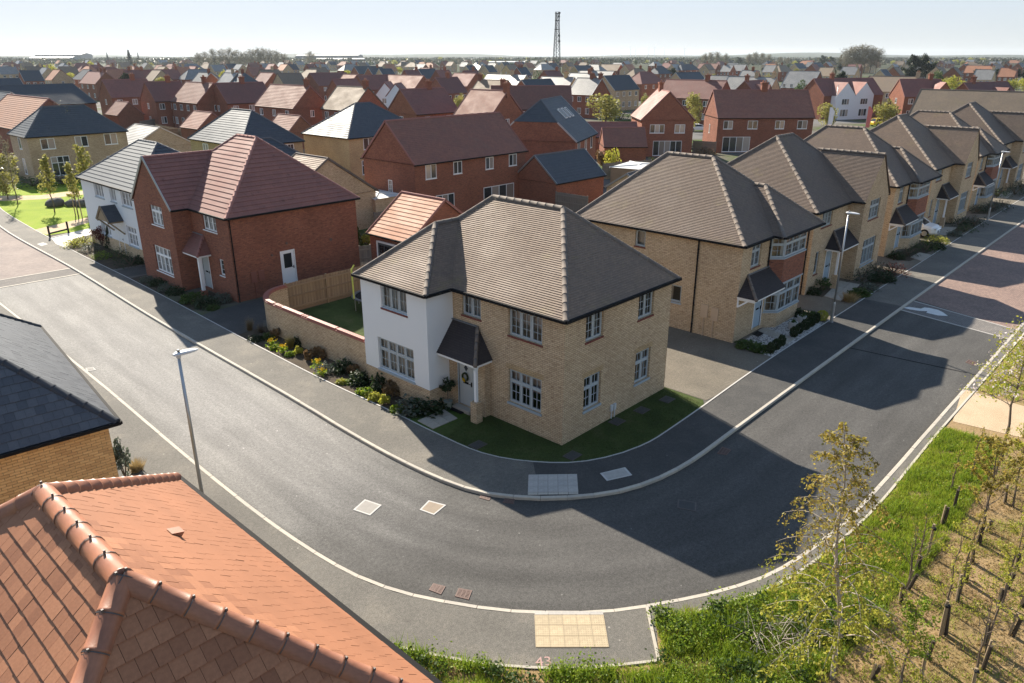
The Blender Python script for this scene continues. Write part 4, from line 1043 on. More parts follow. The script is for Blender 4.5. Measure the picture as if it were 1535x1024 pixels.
P = [(c4[3], c4[0], R0, R1), (c4[0], c4[1], R0), (c4[1], c4[2], R1, R0), (c4[2], c4[3], R1)]
P = [[Lp(*p) for p in q] for q in P]
ub = MB()
for q in P: ub.poly(plane_axes(q)[0])
ub.build('roof_underlay', 'mat_black', t)
lay_tiles(t, P, .22, .19, 'clay_tile', 300, lift=.02)
HL = [(Lp(*c4[0]), Lp(*R0)), (Lp(*c4[1]), Lp(*R0)), (Lp(*c4[2]), Lp(*R1)), (Lp(*c4[3]), Lp(*R1)), (Lp(*R0), Lp(*R1))]
ridge_tiles(t, HL, 'clay_ridge', .43, .15, name='ridge_tile')
cb = MB()
for p, q in (HL[0], HL[1], HL[4]):      # dark clips over every joint of the ridge
    M = frame_mat(p, q); ln = np.linalg.norm(np.array(q)-np.array(p)); k = max(1, round(ln/.43))
    for i in range(1, k+1):
        o = len(cb.v); x = ln*i/k-.005
        A_ = [rad(-92+184*j/8) for j in range(9)]
        for a in A_:
            for r, xx in ((.159, x-.007), (.159, x+.007)): cb.v.append(tuple(M @ Vector((xx, r*math.sin(a), r*math.cos(a)-.053))))
        for j in range(8): cb.f.append((o+2*j, o+2*j+1, o+2*j+3, o+2*j+2)); cb.mi.append(0)
        c = M @ Vector((x, 0, .115)); cb.box((c[0]-.013, c[1]-.013, c[2]-.01), (c[0]+.013, c[1]+.013, c[2]+.03))
stuff(cb.build('ridge_clips', 'iron', t))
wb = MB()
for p, a, L in (((x0+.25, y0+.25), E_, 6), ((x1-.25, y0+.25), N_, 8.85), ((x1-.25, y1-.25), W_, 6), ((x0+.25, y1-.25), S_, 8.85)): wall_face(wb, (p[0]-O[0], p[1]-O[1]), a, L, 0, 5.2)
wb.build('brick_wall', 'yellow_brick', t)
gutter(t, [Lp(x1+.05, y0, ze-.04), Lp(x1+.05, y1+.05, ze-.04), Lp(x0, y1+.05, ze-.04)]); gutter(t, [Lp(x0, y0-.05, ze-.04), Lp(x1+.05, y0-.05, ze-.04)])
soffit(t, ring(*Lp(x0+.25, y0+.25)[:2], *Lp(x1-.25, y1-.25)[:2], .25), ze-.02)
pl, n, u, s = plane_axes(P[2]); c = np.array(G(261, 806, 6.75))-O; c[2] = 0
zc = pl[0]; c[2] = zc[2]-(n[0]*(c[0]-zc[0])+n[1]*(c[1]-zc[1]))/n[2]
vb = MB(); a = c+n*.03; q = [a-u*.1-s*.08, a+u*.1-s*.08, a+u*.1+s*.1, a-u*.1+s*.1]; h = [q[0]+n*.09, q[1]+n*.09]
vb.poly([h[0], h[1], q[2], q[3]]); vb.poly([q[0], h[0], q[3]]); vb.poly([q[1], q[2], h[1]]); vb.poly([q[0], q[1], h[1], h[0]]); vb.build('roof_vent', 'clay_ridge', t)

t = thing('foreground_house', 'yellow brick house with dark slate hip roof at the left edge', 'house', (-14.05, 3.1, 0), rad(-6)); O = np.array((-14.05, 3.1, 0))
x0, x1, y0, y1, ze = -20.9, -14.05, 3.1, 12.5, 5.2; R0, R1 = (-17.45, 6.5, 8.05), (-17.45, 9.2, 8.05)
c4 = [(x0, y0, ze), (x1, y0, ze), (x1, y1, ze), (x0, y1, ze)]
P = [(c4[3], c4[0], R0, R1), (c4[0], c4[1], R0), (c4[1], c4[2], R1, R0), (c4[2], c4[3], R1)]; P = [[Lp(*p) for p in q] for q in P]
ub = MB()
for q in P: ub.poly(plane_axes(q)[0])
ub.build('roof_underlay', 'mat_black', t)
lay_tiles(t, P, .24, .215, 'slate_single', 300, lift=.014)
HL = [(Lp(*c4[0]), Lp(*R0)), (Lp(*c4[1]), Lp(*R0)), (Lp(*c4[2]), Lp(*R1)), (Lp(*c4[3]), Lp(*R1)), (Lp(*R0), Lp(*R1))]
ridge_tiles(t, HL, 'slate_cap', .43, .11)
wb = MB(); bx0, bx1, by0, by1 = x0+.2, x1-.2, y0+.2, y1-.2
for p, a, L in (((bx1, by0), N_, by1-by0), ((bx1, by1), W_, bx1-bx0), ((bx0, by1), S_, by1-by0)): wall_face(wb, (p[0]-O[0], p[1]-O[1]), a, L, 0, 5.2)
wb.build('brick_wall', 'yellow_brick', t)
mb = MB(); mb.box(Lp(bx0, by0+.012, 0), Lp(bx1-.005, by0+.03, 5.2)); mb.build('mortar_bed', 'mortar_joint', t)
# the end wall brick by brick
bm_, bh_, bl_ = {}, .065, .215
cand = []
for r in range(69):
    x = bx1-(.1125 if r % 2 else 0)
    if r % 2: cand.append((x+.005, .1025, r))
    while x-.225 > bx0: x -= .225; cand.append((x+.005, .215, r))
cand.sort(key=lambda c: (0 if -10 < pix((c[0]+c[1]/2, by0, .04+c[2]*.075))[0] < 200 and pix((c[0], by0, c[2]*.075))[1] < 760 else 1, -c[2]))
rest = MB()
for i, (x, w, r) in enumerate(cand):
    z = 5.15-(68-r)*.075-.065
    if i < 300:
        k = round(w, 3)
        if k not in bm_:
            b = MB(); b.box((0, -.012, 0), (w, .02, .065)); bm_[k] = b.mesh('brick', 'loose_brick')
        obj('brick', bm_[k], t, (x-O[0], by0-O[1]+RN.uniform(-.002, .002), z))
    else: rest.box((x-O[0], by0-O[1]-.012, z), (x-O[0]+w, by0-O[1]+.02, z+.065))
stuff(rest.build('bricks', 'loose_brick', t))
gutter(t, [Lp(x0, y0-.05, ze-.04), Lp(x1+.05, y0-.05, ze-.04), Lp(x1+.05, y1+.05, ze-.04), Lp(x0, y1+.05, ze-.04)], .045); soffit(t, ring(*Lp(bx0, by0)[:2], *Lp(bx1, by1)[:2], .2), ze-.02)
# ------------------------------------------------------------------ the houses behind
def chimney(root, x, y, zr, mat, pots=2):
    b = MB(); b.box((x-.45, y-.3, zr-1.0), (x+.45, y+.3, zr+1.05)); b.box((x-.52, y-.37, zr+.85), (x+.52, y+.37, zr+1.0))
    b.box((x-.56, y-.41, zr+1.0), (x+.56, y+.41, zr+1.1))
    c = b.build('chimney', mat, root)
    for i in range(pots):
        p = MB(); p.lathe([(.12, zr+1.1), (.1, zr+1.35), (.13, zr+1.4)], (x+(i-.5*(pots-1))*.4, y, 0), 7); p.build('chimney_pot', 'terracotta_tile', c)
def house(label, c, rz, w, d, zr, ze=5.1, kind='gable', wall='red_brick', roof='maroon_tile', gauge=None, wins=(), chim=(), group=None, ridge='maroon_ridge', fm='paint_white', hipin=None, cat='house', name='house', over=.18, gut=True, rc=None, hh=None):
    """w along the ridge (local x), d across; c = ground centre"""
    t = thing(name, label, cat, (c[0], c[1], 0), rz, group)
    hw, hd = w/2, d/2; wb = MB()
    for p, a, L in (((-hw, -hd), E_, w), ((hw, -hd), N_, d), ((hw, hd), W_, w), ((-hw, hd), S_, d)): wall_face(wb, p, a, L, 0, ze)
    if kind == 'gable':
        sl = (zr-ze)/(hd+over)
        for s in (-1, 1):
            if hh and s < 0:
                yh = (zr-hh)/sl-.1; wb.poly([(-hw, hd, ze), (-hw, -hd, ze), (-hw, -yh, hh), (-hw, yh, hh)])
            else: wb.poly([(s*hw, -s*hd, ze), (s*hw, s*hd, ze), (s*hw, 0, ze+hd*sl)][::-1] if s < 0 else [(s*hw, -hd, ze), (s*hw, hd, ze), (s*hw, 0, ze+hd*sl)])
    wb.build('wall', wall, t)
    rf = MB(); a, b, c_, e = (-hw-over, -hd-over, ze), (hw+over, -hd-over, ze), (hw+over, hd+over, ze), (-hw-over, hd+over, ze)
    put = (lambda p: courses(rf, p, gauge, .028)) if gauge else (lambda p: rf.poly(plane_axes(p)[0]))
    if kind == 'gable':
        o2 = over*.5; a, b, c_, e = (-hw-o2, a[1], ze), (hw+o2, b[1], ze), (hw+o2, c_[1], ze), (-hw-o2, e[1], ze)
        R0, R1 = (-hw-o2, 0, zr), (hw+o2, 0, zr); L = [(R0, R1)]
        Pa, Pe = R0, R0
        if hh:
            yh = (zr-hh)/sl; Pa, Pe = (R0[0], -yh, hh), (R0[0], yh, hh); R0 = (R0[0]+2.0, 0, zr); L = [(R0, R1), (Pa, R0), (Pe, R0)]
            put((a, b, R1, R0, Pa)); put((c_, e, Pe, R0, R1)); put((Pe, Pa, R0))
        else: put((a, b, R1, R0)); put((c_, e, R0, R1))
        for q, R_ in ((a, Pa), (e, Pe), (b, R1), (c_, R1)): vb = MB(); vb.beam(q, R_, .05, .16); vb.build('verge_board', ridge if ridge != 'slate_ridge' else 'steel', t)
    else:
        h = hd+over if hipin is None else hipin
        if 2*h > w+2*over-.4: h = (w+2*over-.4)/2
        R0, R1 = (-hw-over+h, 0, zr), (hw+over-h, 0, zr); L = [(R0, R1), (a, R0), (e, R0), (b, R1), (c_, R1)]
        put((a, b, R1, R0)); put((c_, e, R0, R1)); put((e, a, R0)); put((b, c_, R1))
    ro = rf.build('roof', roof, t)
    rb = MB()
    for p, q in L: rb.tube([np.array(p)+(0, 0, .01), np.array(q)+(0, 0, .01)], .085, 6)
    rb.build('ridge', ridge, ro)
    if gut:
        for s in (-1, 1):
            gb = MB(); gb.beam((-hw-over, s*(hd+over+.03), ze-.04), (hw+over, s*(hd+over+.03), ze-.04), .11, .1); gb.build('gutter', 'black_plastic', t)
        if kind == 'hip':
            for s in (-1, 1): gb = MB(); gb.beam((s*(hw+over+.03), -hd-over, ze-.04), (s*(hw+over+.03), hd+over, ze-.04), .11, .1); gb.build('gutter', 'black_plastic', t)
        sb = MB(); sb.poly([a, e, c_, b]); sb.build('soffit', 'black_plastic', t)
    F = {'f': ((-hw, -hd), E_, w), 'r': ((hw, -hd), N_, d), 'b': ((hw, hd), W_, w), 'l': ((-hw, hd), S_, d)}
    for fc, u, z, ww, hh, cols, *o in wins:
        p, an, L_ = F[fc]; tr = o[0] if o else 0; br = o[1] if len(o) > 1 else (0, 0)
        if u < 0: u = L_+u
        window(t, (p[0]+math.cos(an)*u, p[1]+math.sin(an)*u, z), an, ww, hh, cols, tr, br, fm=fm, rec=0, curt=None, sill='white' if fm == 'paint_white' else None, far=True)
    for x, *o in chim: chimney(t, x, (o[0] if o else 0), zr, rc or (wall if wall != 'render_white' else 'red_brick'))
    return t
def auto_wins(w, d, n=3, g=1, gl=1.0):
    o = []
    for fc in 'fb':
        for i in range(n):
            u = w*(i+.5)/n-.55; o.append((fc, u, 3.7, 1.1, 1.1, 2))
            o.append((fc, u, .95, 1.1, 1.3, 2))
    for fc in 'lr':
        for i in range(g): o.append((fc, d*(i+.5)/g-.4, 3.7, .8, 1.1, 2)); o.append((fc, d*(i+.5)/g-.4, 1.0, .8, 1.2, 2))
    return o

# placed one by one, nearest first
house('brick garage with orange tiled roof and grey door beside the timber fence', (13.3, 23.15), D_['N'], 4.3, 6.0, 5.0, 2.65, 'gable', 'red_brick', 'terracotta_tile', .33, cat='garage', name='garage')
gd = MB(); gd.box((-1.25, 0, 0), (1.25, .04, 2.1))
gt = bpy.data.objects['garage']; go = gd.build('garage_door', 'dark_door', gt, (0, 3.02, .05), 0)
fb = MB(); fb.box((-1.38, -.03, 0), (-1.25, .06, 2.2)); fb.box((1.25, -.03, 0), (1.38, .06, 2.2)); fb.box((-1.25, -.03, 2.1), (1.25, .06, 2.22)); fb.build('door_frame', 'paint_white', go)
for i in range(4):
    q = MB(); q.box((-1.1+i*.57, .04, 1.45), (-1.1+i*.57+.45, .055, 1.95)); q.build('pane', 'glass_dark', go)
house('long red brick house with rust brown pantile roof behind the corner house', (29.4, 38.3), 0, 14.2, 7.2, 8.55, 5.1, 'gable', 'red_brick', 'rust_tile', .2,
      [('f', 1.2, 3.75, 1.25, 1.25, 2), ('f', 4.5, 3.85, 1.05, 1.1, 2), ('f', 8.6, 3.85, 1.05, 1.1, 2), ('f', 11.8, 3.85, 1.1, 1.1, 2), ('f', 2.3, .1, 2.2, 2.1, 3), ('f', 8.3, .1, 4.2, 2.1, 4), ('l', 3.5, 2.3, .55, 1.2, 1, 0, (1, 2)), ('l', .9, 1.0, .5, .8, 1)])
house('red brick house with dark slate half hipped roof and three rooflights', (48.8, 42.2), rad(25), 10.5, 9.0, 9.3, 5.1, 'gable', 'red_brick', 'slate_tile', .33,
      [('f', 1.0, 3.6, 1.1, 1.4, 2), ('f', 4.6, 3.8, .9, 1.2, 1), ('f', 7.6, 3.7, .9, 1.3, 1), ('f', 3.0, .2, 2.2, 2.0, 3), ('f', 7.8, .2, 1.0, 2.1, 1)], ridge='slate_ridge', hh=7.1)
h_ = bpy.data.objects['house.001']
for i in range(3):
    q = MB(); x = -1.2+i*1.55; sl = (9.3-5.1)/(4.5+.18); y0, y1 = -2.3, -1.3; Z = lambda y: 9.3+y*sl
    n = np.array((0, -sl, 1))/math.hypot(sl, 1)
    pts = [np.array((x, y0, Z(y0))), np.array((x+.78, y0, Z(y0))), np.array((x+.78, y1, Z(y1))), np.array((x, y1, Z(y1)))]
    for a, b in zip(pts, pts[1:]+pts[:1]): q.beam(a+n*.06, b+n*.06, .09, .12)
    ro = q.build('rooflight', 'lamp_head', h_); g2 = MB(); g2.poly([p+n*.075 for p in pts]); g2.build('pane', 'glass_dark', ro)
house('small red brick outbuilding with dark slate gable roof', (39.3, 32.6), 0, 7.6, 5.4, 4.9, 2.5, 'gable', 'red_brick', 'slate_tile', .33, cat='outbuilding', name='outbuilding', ridge='slate_ridge')
house('low red brick carport with rusty tiled roof beside the gabled house', (67.3, 44.6), rad(-46), 5.6, 5.2, 4.8, 2.5, 'gable', 'red_brick', 'rust_tile', .25, cat='carport', name='carport')
house('low maroon roofed link building behind the carport', (72.0, 50.5), rad(-46), 8, 4.5, 4.9, 3.0, 'gable', 'red_brick', 'maroon_tile', .33, cat='outbuilding', name='outbuilding')
house('red brick house showing its tall gable end and wide glazed doors', (78.0+3.2, 44.3+3.1), rad(44), 9, 7.5, 9.05, 5.15, 'gable', 'red_brick', 'maroon_tile', .25,
      [('l', 1.2, 3.35, 2.1, 1.2, 3), ('l', 4.8, 3.35, 1.5, 1.2, 2), ('l', 1.8, .15, 4.2, 2.1, 5)], [(2.0,)])
house('wide red brick house with weathered maroon roof above the row of cream houses', (92.3+2.6, 36.1+2.6), rad(-45), 14.6, 7.4, 8.95, 5.1, 'gable', 'red_brick', 'rust_tile', .25,
      [('f', .9, 3.5, 1.4, 1.2, 2), ('f', 4.6, 3.5, 1.5, 1.2, 2), ('f', 8.8, 3.5, 1.4, 1.2, 2), ('f', 12.2, 3.5, 1.5, 1.2, 2), ('f', 1.0, .15, 4.2, 2.2, 4), ('l', 3.2, 2.6, .4, 1.3, 1)], [(.5,)])
house('large brown roofed house closing the end of the cream brick row', (107.5, 9.5), D_['N'], 20, 9, 9.2, 5.0, 'gable', 'cream_brick', 'olive_tile', .2, [('r', 2, 3.7, 1.6, 1.2, 3)], ridge='ridge_brown')
house('cream brick house with blue grey slate hip roof behind the red house', (23.0, 64.6), D_['N'], 11.6, 7.2, 8.3, 5.1, 'hip', 'yellow_brick', 'slate_tile', .33,
      [('l', 4.6, 3.6, 1.5, 1.3, 2, 0, (1, 1)), ('l', 1.0, 3.6, 1.5, 1.3, 2), ('f', 2, 3.6, 1.2, 1.2, 2), ('b', 3, 3.6, 1.2, 1.2, 2)], ridge='slate_ridge')
house('yellow brick house with blue slate hip roof behind the parked dark car', (37.2, 61.7), 0, 11.4, 9.2, 8.55, 5.1, 'hip', 'yellow_brick', 'slate_tile', .33,
      [('f', 2.0, 3.7, 2.1, 1.3, 3), ('f', 1.6, .9, 1.6, 1.6, 2, .35), ('l', 2.0, .9, .7, 1.3, 1), ('l', 3.8, .9, .7, 1.3, 1), ('f', 7, 3.7, 1.6, 1.3, 2)], ridge='slate_ridge')
house('cream brick house with dark slate hip roof facing the green', (12.6, 88.2), 0, 11.0, 6.4, 8.2, 5.1, 'hip', 'cream_brick', 'slate_tile', .33,
      [('f', 1.3, 3.65, 1.5, 1.2, 2), ('f', 5.0, 3.65, 1.4, 1.2, 2), ('f', 8.3, 3.65, 1.5, 1.3, 2), ('f', 2.0, .55, 2.0, 2.2, 3, .33), ('f', 8.2, .8, 1.8, 1.5, 3), ('l', 3, 3.6, .9, 1.3, 1), ('l', 3, .7, .9, 1.8, 1)], ridge='slate_ridge')
house('dark slate rear wing between the white house and the red house', (13.0, 44.2), 0, 9.5, 6.5, 7.3, 4.6, 'hip', 'cream_brick', 'slate_tile', .33, ridge='slate_ridge', name='rear_wing', cat='house wing')
house('cream brick garage with grey roof and broad gable above the white house', (24.2, 93.5), D_['N'], 8, 8.6, 4.9, 2.4, 'gable', 'cream_brick', 'slate_tile', .33, cat='garage', name='garage', ridge='slate_ridge')
house('red brick house with orange tiled roof at the left edge of the photo', (13.2, 103.5), D_['N'], 17, 8.4, 8.75, 5.2, 'gable', 'red_brick', 'terracotta_tile', .33, [('l', 1, 3.6, 1.2, 1.2, 2), ('l', 5, 3.6, 1.2, 1.2, 2), ('f', 2, 3.6, 1.2, 1.2, 2), ('f', 2, .5, 1.2, 2.0, 2)])
house('long block with dark slate roof behind the orange roofed house', (21, 154.5), 0, 33, 10.5, 8.7, 5.2, 'hip', 'red_brick', 'slate_tile', .33, hipin=2.0, ridge='slate_ridge', cat='house')
house('low flat pale building behind the outbuilding', (51.5, 31.2), rad(12), 5.5, 4.5, 2.62, 2.5, 'hip', 'timber', 'flat_roof', None, ridge='flat_roof', name='garden_room', cat='garden room', over=.1, gut=False)
house('flat white roofed lean-to beside the long red house', (20.6, 38.6), D_['N'], 5.0, 3.2, 2.6, 2.45, 'hip', 'cream_brick', 'flat_roof', None, ridge='flat_roof', name='lean_to', cat='lean-to', over=.1, gut=False)
house('cream brick garage beside the red house, half hidden by its roof', (14.9, 38.75), D_['N'], 4.5, 9.0, 6.2, 3.1, 'gable', 'cream_brick', 'brown_tile', .2, cat='garage', name='garage', ridge='ridge_brown')
house('dark gabled shed with brick end behind the first cream house', (41.5, 24.5), rad(10), 6, 4.0, 3.7, 2.3, 'gable', 'cream_brick', 'slate_tile', .33, cat='shed', name='shed', ridge='slate_ridge')
house('long maroon roofed house behind the half hipped one', (85, 77), rad(-46), 14, 7.4, 8.9, 5.1, 'gable', 'red_brick', 'rust_tile', .25, auto_wins(14, 7.4, 4), [(-5,)])

def by_ridge(label, kind, a, b, zr=8.9, rise=3.7, d=7.4, wall='red_brick', roof='maroon_tile', gauge=None, wn=3, chim=(), k='gable', lmin=6.5, lmax=15, ridge=None, rz=None, group=None, z=None, fx=None, name='house', cat='house'):
    """house whose ridge line runs between two photograph positions"""
    A_, B_ = G(*a, zr), G(*b, zr); m_ = (A_+B_)/2; v = B_-A_; L = float(np.linalg.norm(v[:2])); dist = float(np.linalg.norm(m_-CAM))
    if rz is None: rz = math.atan2(v[1], v[0]) if kind != 's' else 0
    if kind == 'x': rz = 0.0
    if kind == 'y': rz = -math.pi/2
    ux = np.array((math.cos(rz), math.sin(rz))); L = abs(float(v[:2]@ux)); L = min(lmax, max(lmin, L))
    if k == 'hip': L += d*.9
    ze = zr-rise
    wins = auto_wins(L, d, wn) if wn else []
    gc = gauge if dist < 260 else None
    return house(label, m_[:2], rz, L, d, zr, ze, k, wall, roof, gc, wins, [(c*L/2,) for c in chim], group, ridge or {'slate_tile': 'slate_ridge', 'grey_tile': 'slate_ridge', 'olive_tile': 'ridge_brown', 'brown_tile': 'ridge_brown'}.get(roof, 'maroon_ridge'), gut=dist < 190, name=name, cat=cat)
BR = [
 ('maroon roofed red house, first in the row behind the cream garage', 'x', (149.5, 119.5), (223, 118.5), dict(chim=(.35,), gauge=.33)),
 ('maroon roofed red house with one small gable window, second in the back row', 'x', (209.5, 122.5), (277, 122), dict(chim=(.3,), gauge=.33)),
 ('red house with pale sunlit roof and four small upper windows', 'y', (280, 122.5), (318.5, 124.5), dict(chim=(.35,), wn=4, gauge=.33, roof='rust_tile')),
 ('maroon roofed red house between two pale sunlit roofs', 'x', (319.5, 124.5), (397, 123), dict(chim=(.1,), gauge=.33, wn=3)),
 ('red house with pale sunlit roof and chimney at its gable end', 'y', (411, 126), (459, 129), dict(chim=(.85,), gauge=.33, roof='rust_tile')),
 ('red house with patchy yellow sunlit roof beyond the blue slate roof', 'y', (499, 129), (559, 130.5), dict(chim=(.85,), gauge=.25, roof='olive_tile', rz=None)),
 ('red gabled house with maroon roof left of the long house', 'x', (610.6, 134.3), (653.6, 130.9), dict(chim=(.3,), gauge=.33, wn=2)),
 ('red house with streaky weathered roof above the long house', 'y', (695, 134.3), (771, 135.6), dict(chim=(.95,), gauge=.2, roof='rust_tile')),
 ('red house with two white rendered front gables', 'v', (1219.7, 118), (1308, 116.8), dict(chim=(-.4,), gauge=.33, wn=0, lmax=18, d=8)),
 ('red house with maroon roof and one pink sunlit cross gable', 'v', (1348.7, 118.6), (1410, 118.6), dict(chim=(.5,), gauge=.33, wn=3)),
 ('red house with maroon roof and small dormer at the right edge', 'v', (1445, 124), (1510, 122.5), dict(chim=(-.6,), gauge=.33)),
 ('pink roofed gable house right of the tall red gable', 'y', (1030, 117), (1057, 123.4), dict(chim=(.4,), gauge=.33)),
 ('house with pale grey roof and three small rooflights', 'y', (1195, 106.8), (1217, 106.5), dict(roof='grey_tile', d=12, rise=5.5, wn=4, lmin=11)),
 ('maroon roofed house with a pink dormer gable', 'x', (1098, 121), (1163, 120.5), dict(chim=(-.8,), gauge=.33)),
 ('house with pale grey roof and yellow brick gable end', 'y', (1062, 113), (1100, 114), dict(roof='grey_tile', wall='yellow_brick', gauge=.3)),
 ('cream gabled house with dark slate roof left of the pink roofed house', 'x', (1003, 108.7), (1058, 108), dict(roof='slate_tile', wall='cream_brick', gauge=.33)),
 ('cream house with dark slate roof behind the pale yellow tree', 'x', (902, 113.5), (946, 112.5), dict(roof='slate_tile', wall='cream_brick', gauge=.33, wn=4)),
 ('red house with glaring white sunlit roof left of the pale yellow tree', 'y', (868, 116.5), (900, 117.5), dict(roof='grey_tile', chim=(.2, .9), gauge=.3)),
 ('cream house with glaring white sunlit roof and one chimney', 'y', (820, 114.5), (854, 116), dict(roof='grey_tile', wall='yellow_brick', chim=(.5,), gauge=.3)),
 ('small dark slate gable house between two white sunlit roofs', 'x', (793, 120), (814, 118), dict(roof='slate_tile', gauge=.33, wn=2)),
 ('house with long white sunlit roof near the photo centre', 'y', (733, 110.5), (788, 113), dict(roof='grey_tile', wall='cream_brick', gauge=.3, chim=(.3,))),
 ('red house with olive brown roof and broad chimney', 'y', (719, 119), (760, 120.3), dict(roof='olive_tile', gauge=.2, chim=(-.9,))),
 ('maroon roofed house with chimney behind the red gabled house', 'x', (646, 116), (692, 115.5), dict(chim=(.1,), gauge=.33)),
 ('house with bright cream sunlit roof behind the white gables', 'y', (584.5, 112), (632.8, 113.5), dict(roof='rust_tile', gauge=.33)),
 ('maroon roofed house left of the bright cream roof', 'x', (536, 113), (583, 112), dict(gauge=.33)),
 ('small maroon roofed house with chimney in the left middle distance', 'x', (503, 118.3), (530, 118.5), dict(wn=1, d=6, rise=3)),
 ('low house with pale roof beside the small maroon one', 'y', (514, 111), (536, 111.5), dict(roof='rust_tile')),
 ('big maroon roof spanning two houses left of centre', 'x', (464.5, 109.5), (518, 108.5), dict(lmax=20, d=9, gauge=.33)),
 ('tall red gable with pinkish roof at the end of the left terrace', 'y', (140, 105), (151.5, 110.7), dict(chim=(.5, .9))),
 ('maroon terrace roof behind the left back row', 'x', (181, 105), (228, 104.8), dict(chim=(-.6, .4))),
 ('maroon terrace roof with cross gable farther along the left terrace', 'x', (228, 104.5), (262, 103.8), dict(chim=(.9,))),
 ('red gable house with a pale verge line left of the bare trees', 'y', (254, 98), (263, 101), dict(chim=(.5,))),
 ('dark slate roofed house with pinkish gable at the far left', 'x', (33, 105.5), (54, 105.5), dict(roof='slate_tile')),
 ('low dark slate roof at the far left edge', 'x', (-20, 118), (30, 117.3), dict(roof='slate_tile', d=9, wn=0)),
 ('grey slate roof overlapping the orange roof at the left edge', 'y', (-28, 134), (18, 138.5), dict(roof='slate_tile', gauge=.33)),
 ('brown hip roofed house right of the cream slate house', 'x', (950, 103), (962, 102.7), dict(roof='olive_tile', k='hip', chim=(.3,))),
 ('maroon hip roofed house right of the brown hip roof', 'x', (958, 107.8), (976, 107.3), dict(k='hip', chim=(.4,))),
 ('maroon roofed house under the lattice mast', 'x', (813, 106), (840, 105.6), dict(chim=(.7,))),
 ('pale yellow gabled house with dark roof right of the mast', 'x', (863, 98.4), (883, 98), dict(roof='slate_tile', wall='yellow_brick')),
 ('house with small white sunlit roof right of the mast', 'y', (862, 109), (884, 110), dict(roof='grey_tile', chim=(.6,))),
 ('house with dark hip and white sunlit side, near the yellow gable', 'y', (879, 108), (908, 104.5), dict(roof='grey_tile', chim=(-.3,))),
 ('brown roofed house on the skyline right of the mast', 'y', (910, 96), (923, 97), dict(roof='olive_tile')),
 ('long dark green roof below the mast', 'x', (752, 100.5), (812, 101), dict(roof='slate_tile', lmax=34, chim=(-.5, .1))),
 ('dark slate roofed house left of centre on the far side', 'x', (535, 99.5), (560, 99), dict(roof='slate_tile')),
 ('dark slate roofed house with white gable, left of centre', 'x', (566, 103), (589, 103), dict(roof='slate_tile', wall='cream_brick')),
 ('maroon roofed house behind the bright cream roof', 'x', (602, 105), (630, 105), dict(chim=(.8,))),
 ('slate roofed house behind the bright cream roof', 'x', (630, 103.5), (648, 103), dict(roof='slate_tile')),
 ('maroon roofed house with central chimney in the middle distance', 'x', (648, 105), (678, 105), dict(chim=(.4,))),
 ('dark roofed house with tan gable, left one of two', 'x', (693, 98), (716, 98), dict(roof='slate_tile', wall='cream_brick')),
 ('dark roofed house with tan gable, right one of two', 'x', (721, 98), (744, 98), dict(roof='slate_tile', wall='cream_brick')),
 ('house with pinkish roof below the two dark roofs', 'y', (688, 109), (706, 110), dict()),
 ('maroon roofed house right of the pinkish roof', 'x', (696, 105.8), (713, 105.6), dict(chim=(.5,))),
 ('dark hip roofed house with white side on the right skyline', 'x', (984, 99.3), (994, 99.2), dict(roof='slate_tile', k='hip', chim=(-.6,))),
 ('dark hip roofed house behind the cream slate gable', 'x', (1021, 96.3), (1037, 96), dict(roof='slate_tile', k='hip', chim=(.5,))),
 ('house with small pale roof on the right skyline', 'y', (1056, 95), (1070, 95.6), dict(roof='rust_tile')),
 ('house with sharp white sunlit roof right of centre', 'y', (1083, 97.5), (1101, 97.4), dict(roof='grey_tile', chim=(-.6,))),
 ('house with long white sunlit roof and two dark rooflights', 'y', (1113, 105.6), (1137, 105.4), dict(roof='grey_tile', chim=(.3,))),
 ('house with bright white roof behind the maroon dormer house', 'y', (1106, 114), (1150, 116.5), dict(roof='grey_tile', wall='cream_brick', chim=(.2, .9))),
 ('brown hip roofed house right of the white roofs', 'x', (1166, 97.6), (1178, 97.4), dict(roof='olive_tile', k='hip', chim=(0,))),
 ('house with pale grey roof left of the brown hip roof', 'y', (1149, 98), (1162, 97.6), dict(roof='grey_tile', wall='cream_brick')),
 ('dark slate roof left of the pale rooflight roof', 'x', (1190, 95), (1204, 94.6), dict(roof='slate_tile', wall='cream_brick')),
 ('dark slate roof right of the pale rooflight roof', 'x', (1213, 94.2), (1236, 94), dict(roof='slate_tile')),
 ('brown roofed cream house left of the big bare tree', 'y', (1231, 101), (1249, 101.2), dict(roof='olive_tile', wall='cream_brick')),
 ('house with grey sunlit roof right of the big bare tree', 'y', (1264, 100), (1287, 100.2), dict(roof='grey_tile', wall='cream_brick', chim=(.8,))),
 ('cream gabled house with black roof left of the dark pines', 'x', (1317, 104.3), (1331, 104), dict(roof='slate_tile', wall='cream_brick')),
 ('brown roofed house left of the dark pines', 'x', (1331, 100.4), (1354, 100.8), dict(roof='olive_tile')),
 ('house with pale brown roof and chimney beside the red cross gable house', 'y', (1338, 112), (1349, 117.3), dict(roof='olive_tile', wall='cream_brick', chim=(.8,))),
 ('brown roofed house with dormer right of the dark pines', 'x', (1397, 100.2), (1419, 100), dict(roof='olive_tile', wall='cream_brick', chim=(.7,))),
 ('brown roofed house with a black chimney cap farther right', 'x', (1422, 100.6), (1441, 100.8), dict(roof='olive_tile')),
 ('small dark slate roof on the far right', 'x', (1442, 96), (1457, 95.8), dict(roof='slate_tile')),
 ('orange roofed house left one of two on the far right', 'y', (1459, 98), (1481, 99), dict(roof='terracotta_tile', chim=(.8,))),
 ('orange roofed house right one of two on the far right', 'y', (1504, 102), (1522, 101.6), dict(roof='terracotta_tile', chim=(.1,))),
 ('house with pale grey roof between the orange roofs', 'y', (1467, 104), (1489, 104.6), dict(roof='grey_tile', wall='cream_brick', chim=(.8,))),
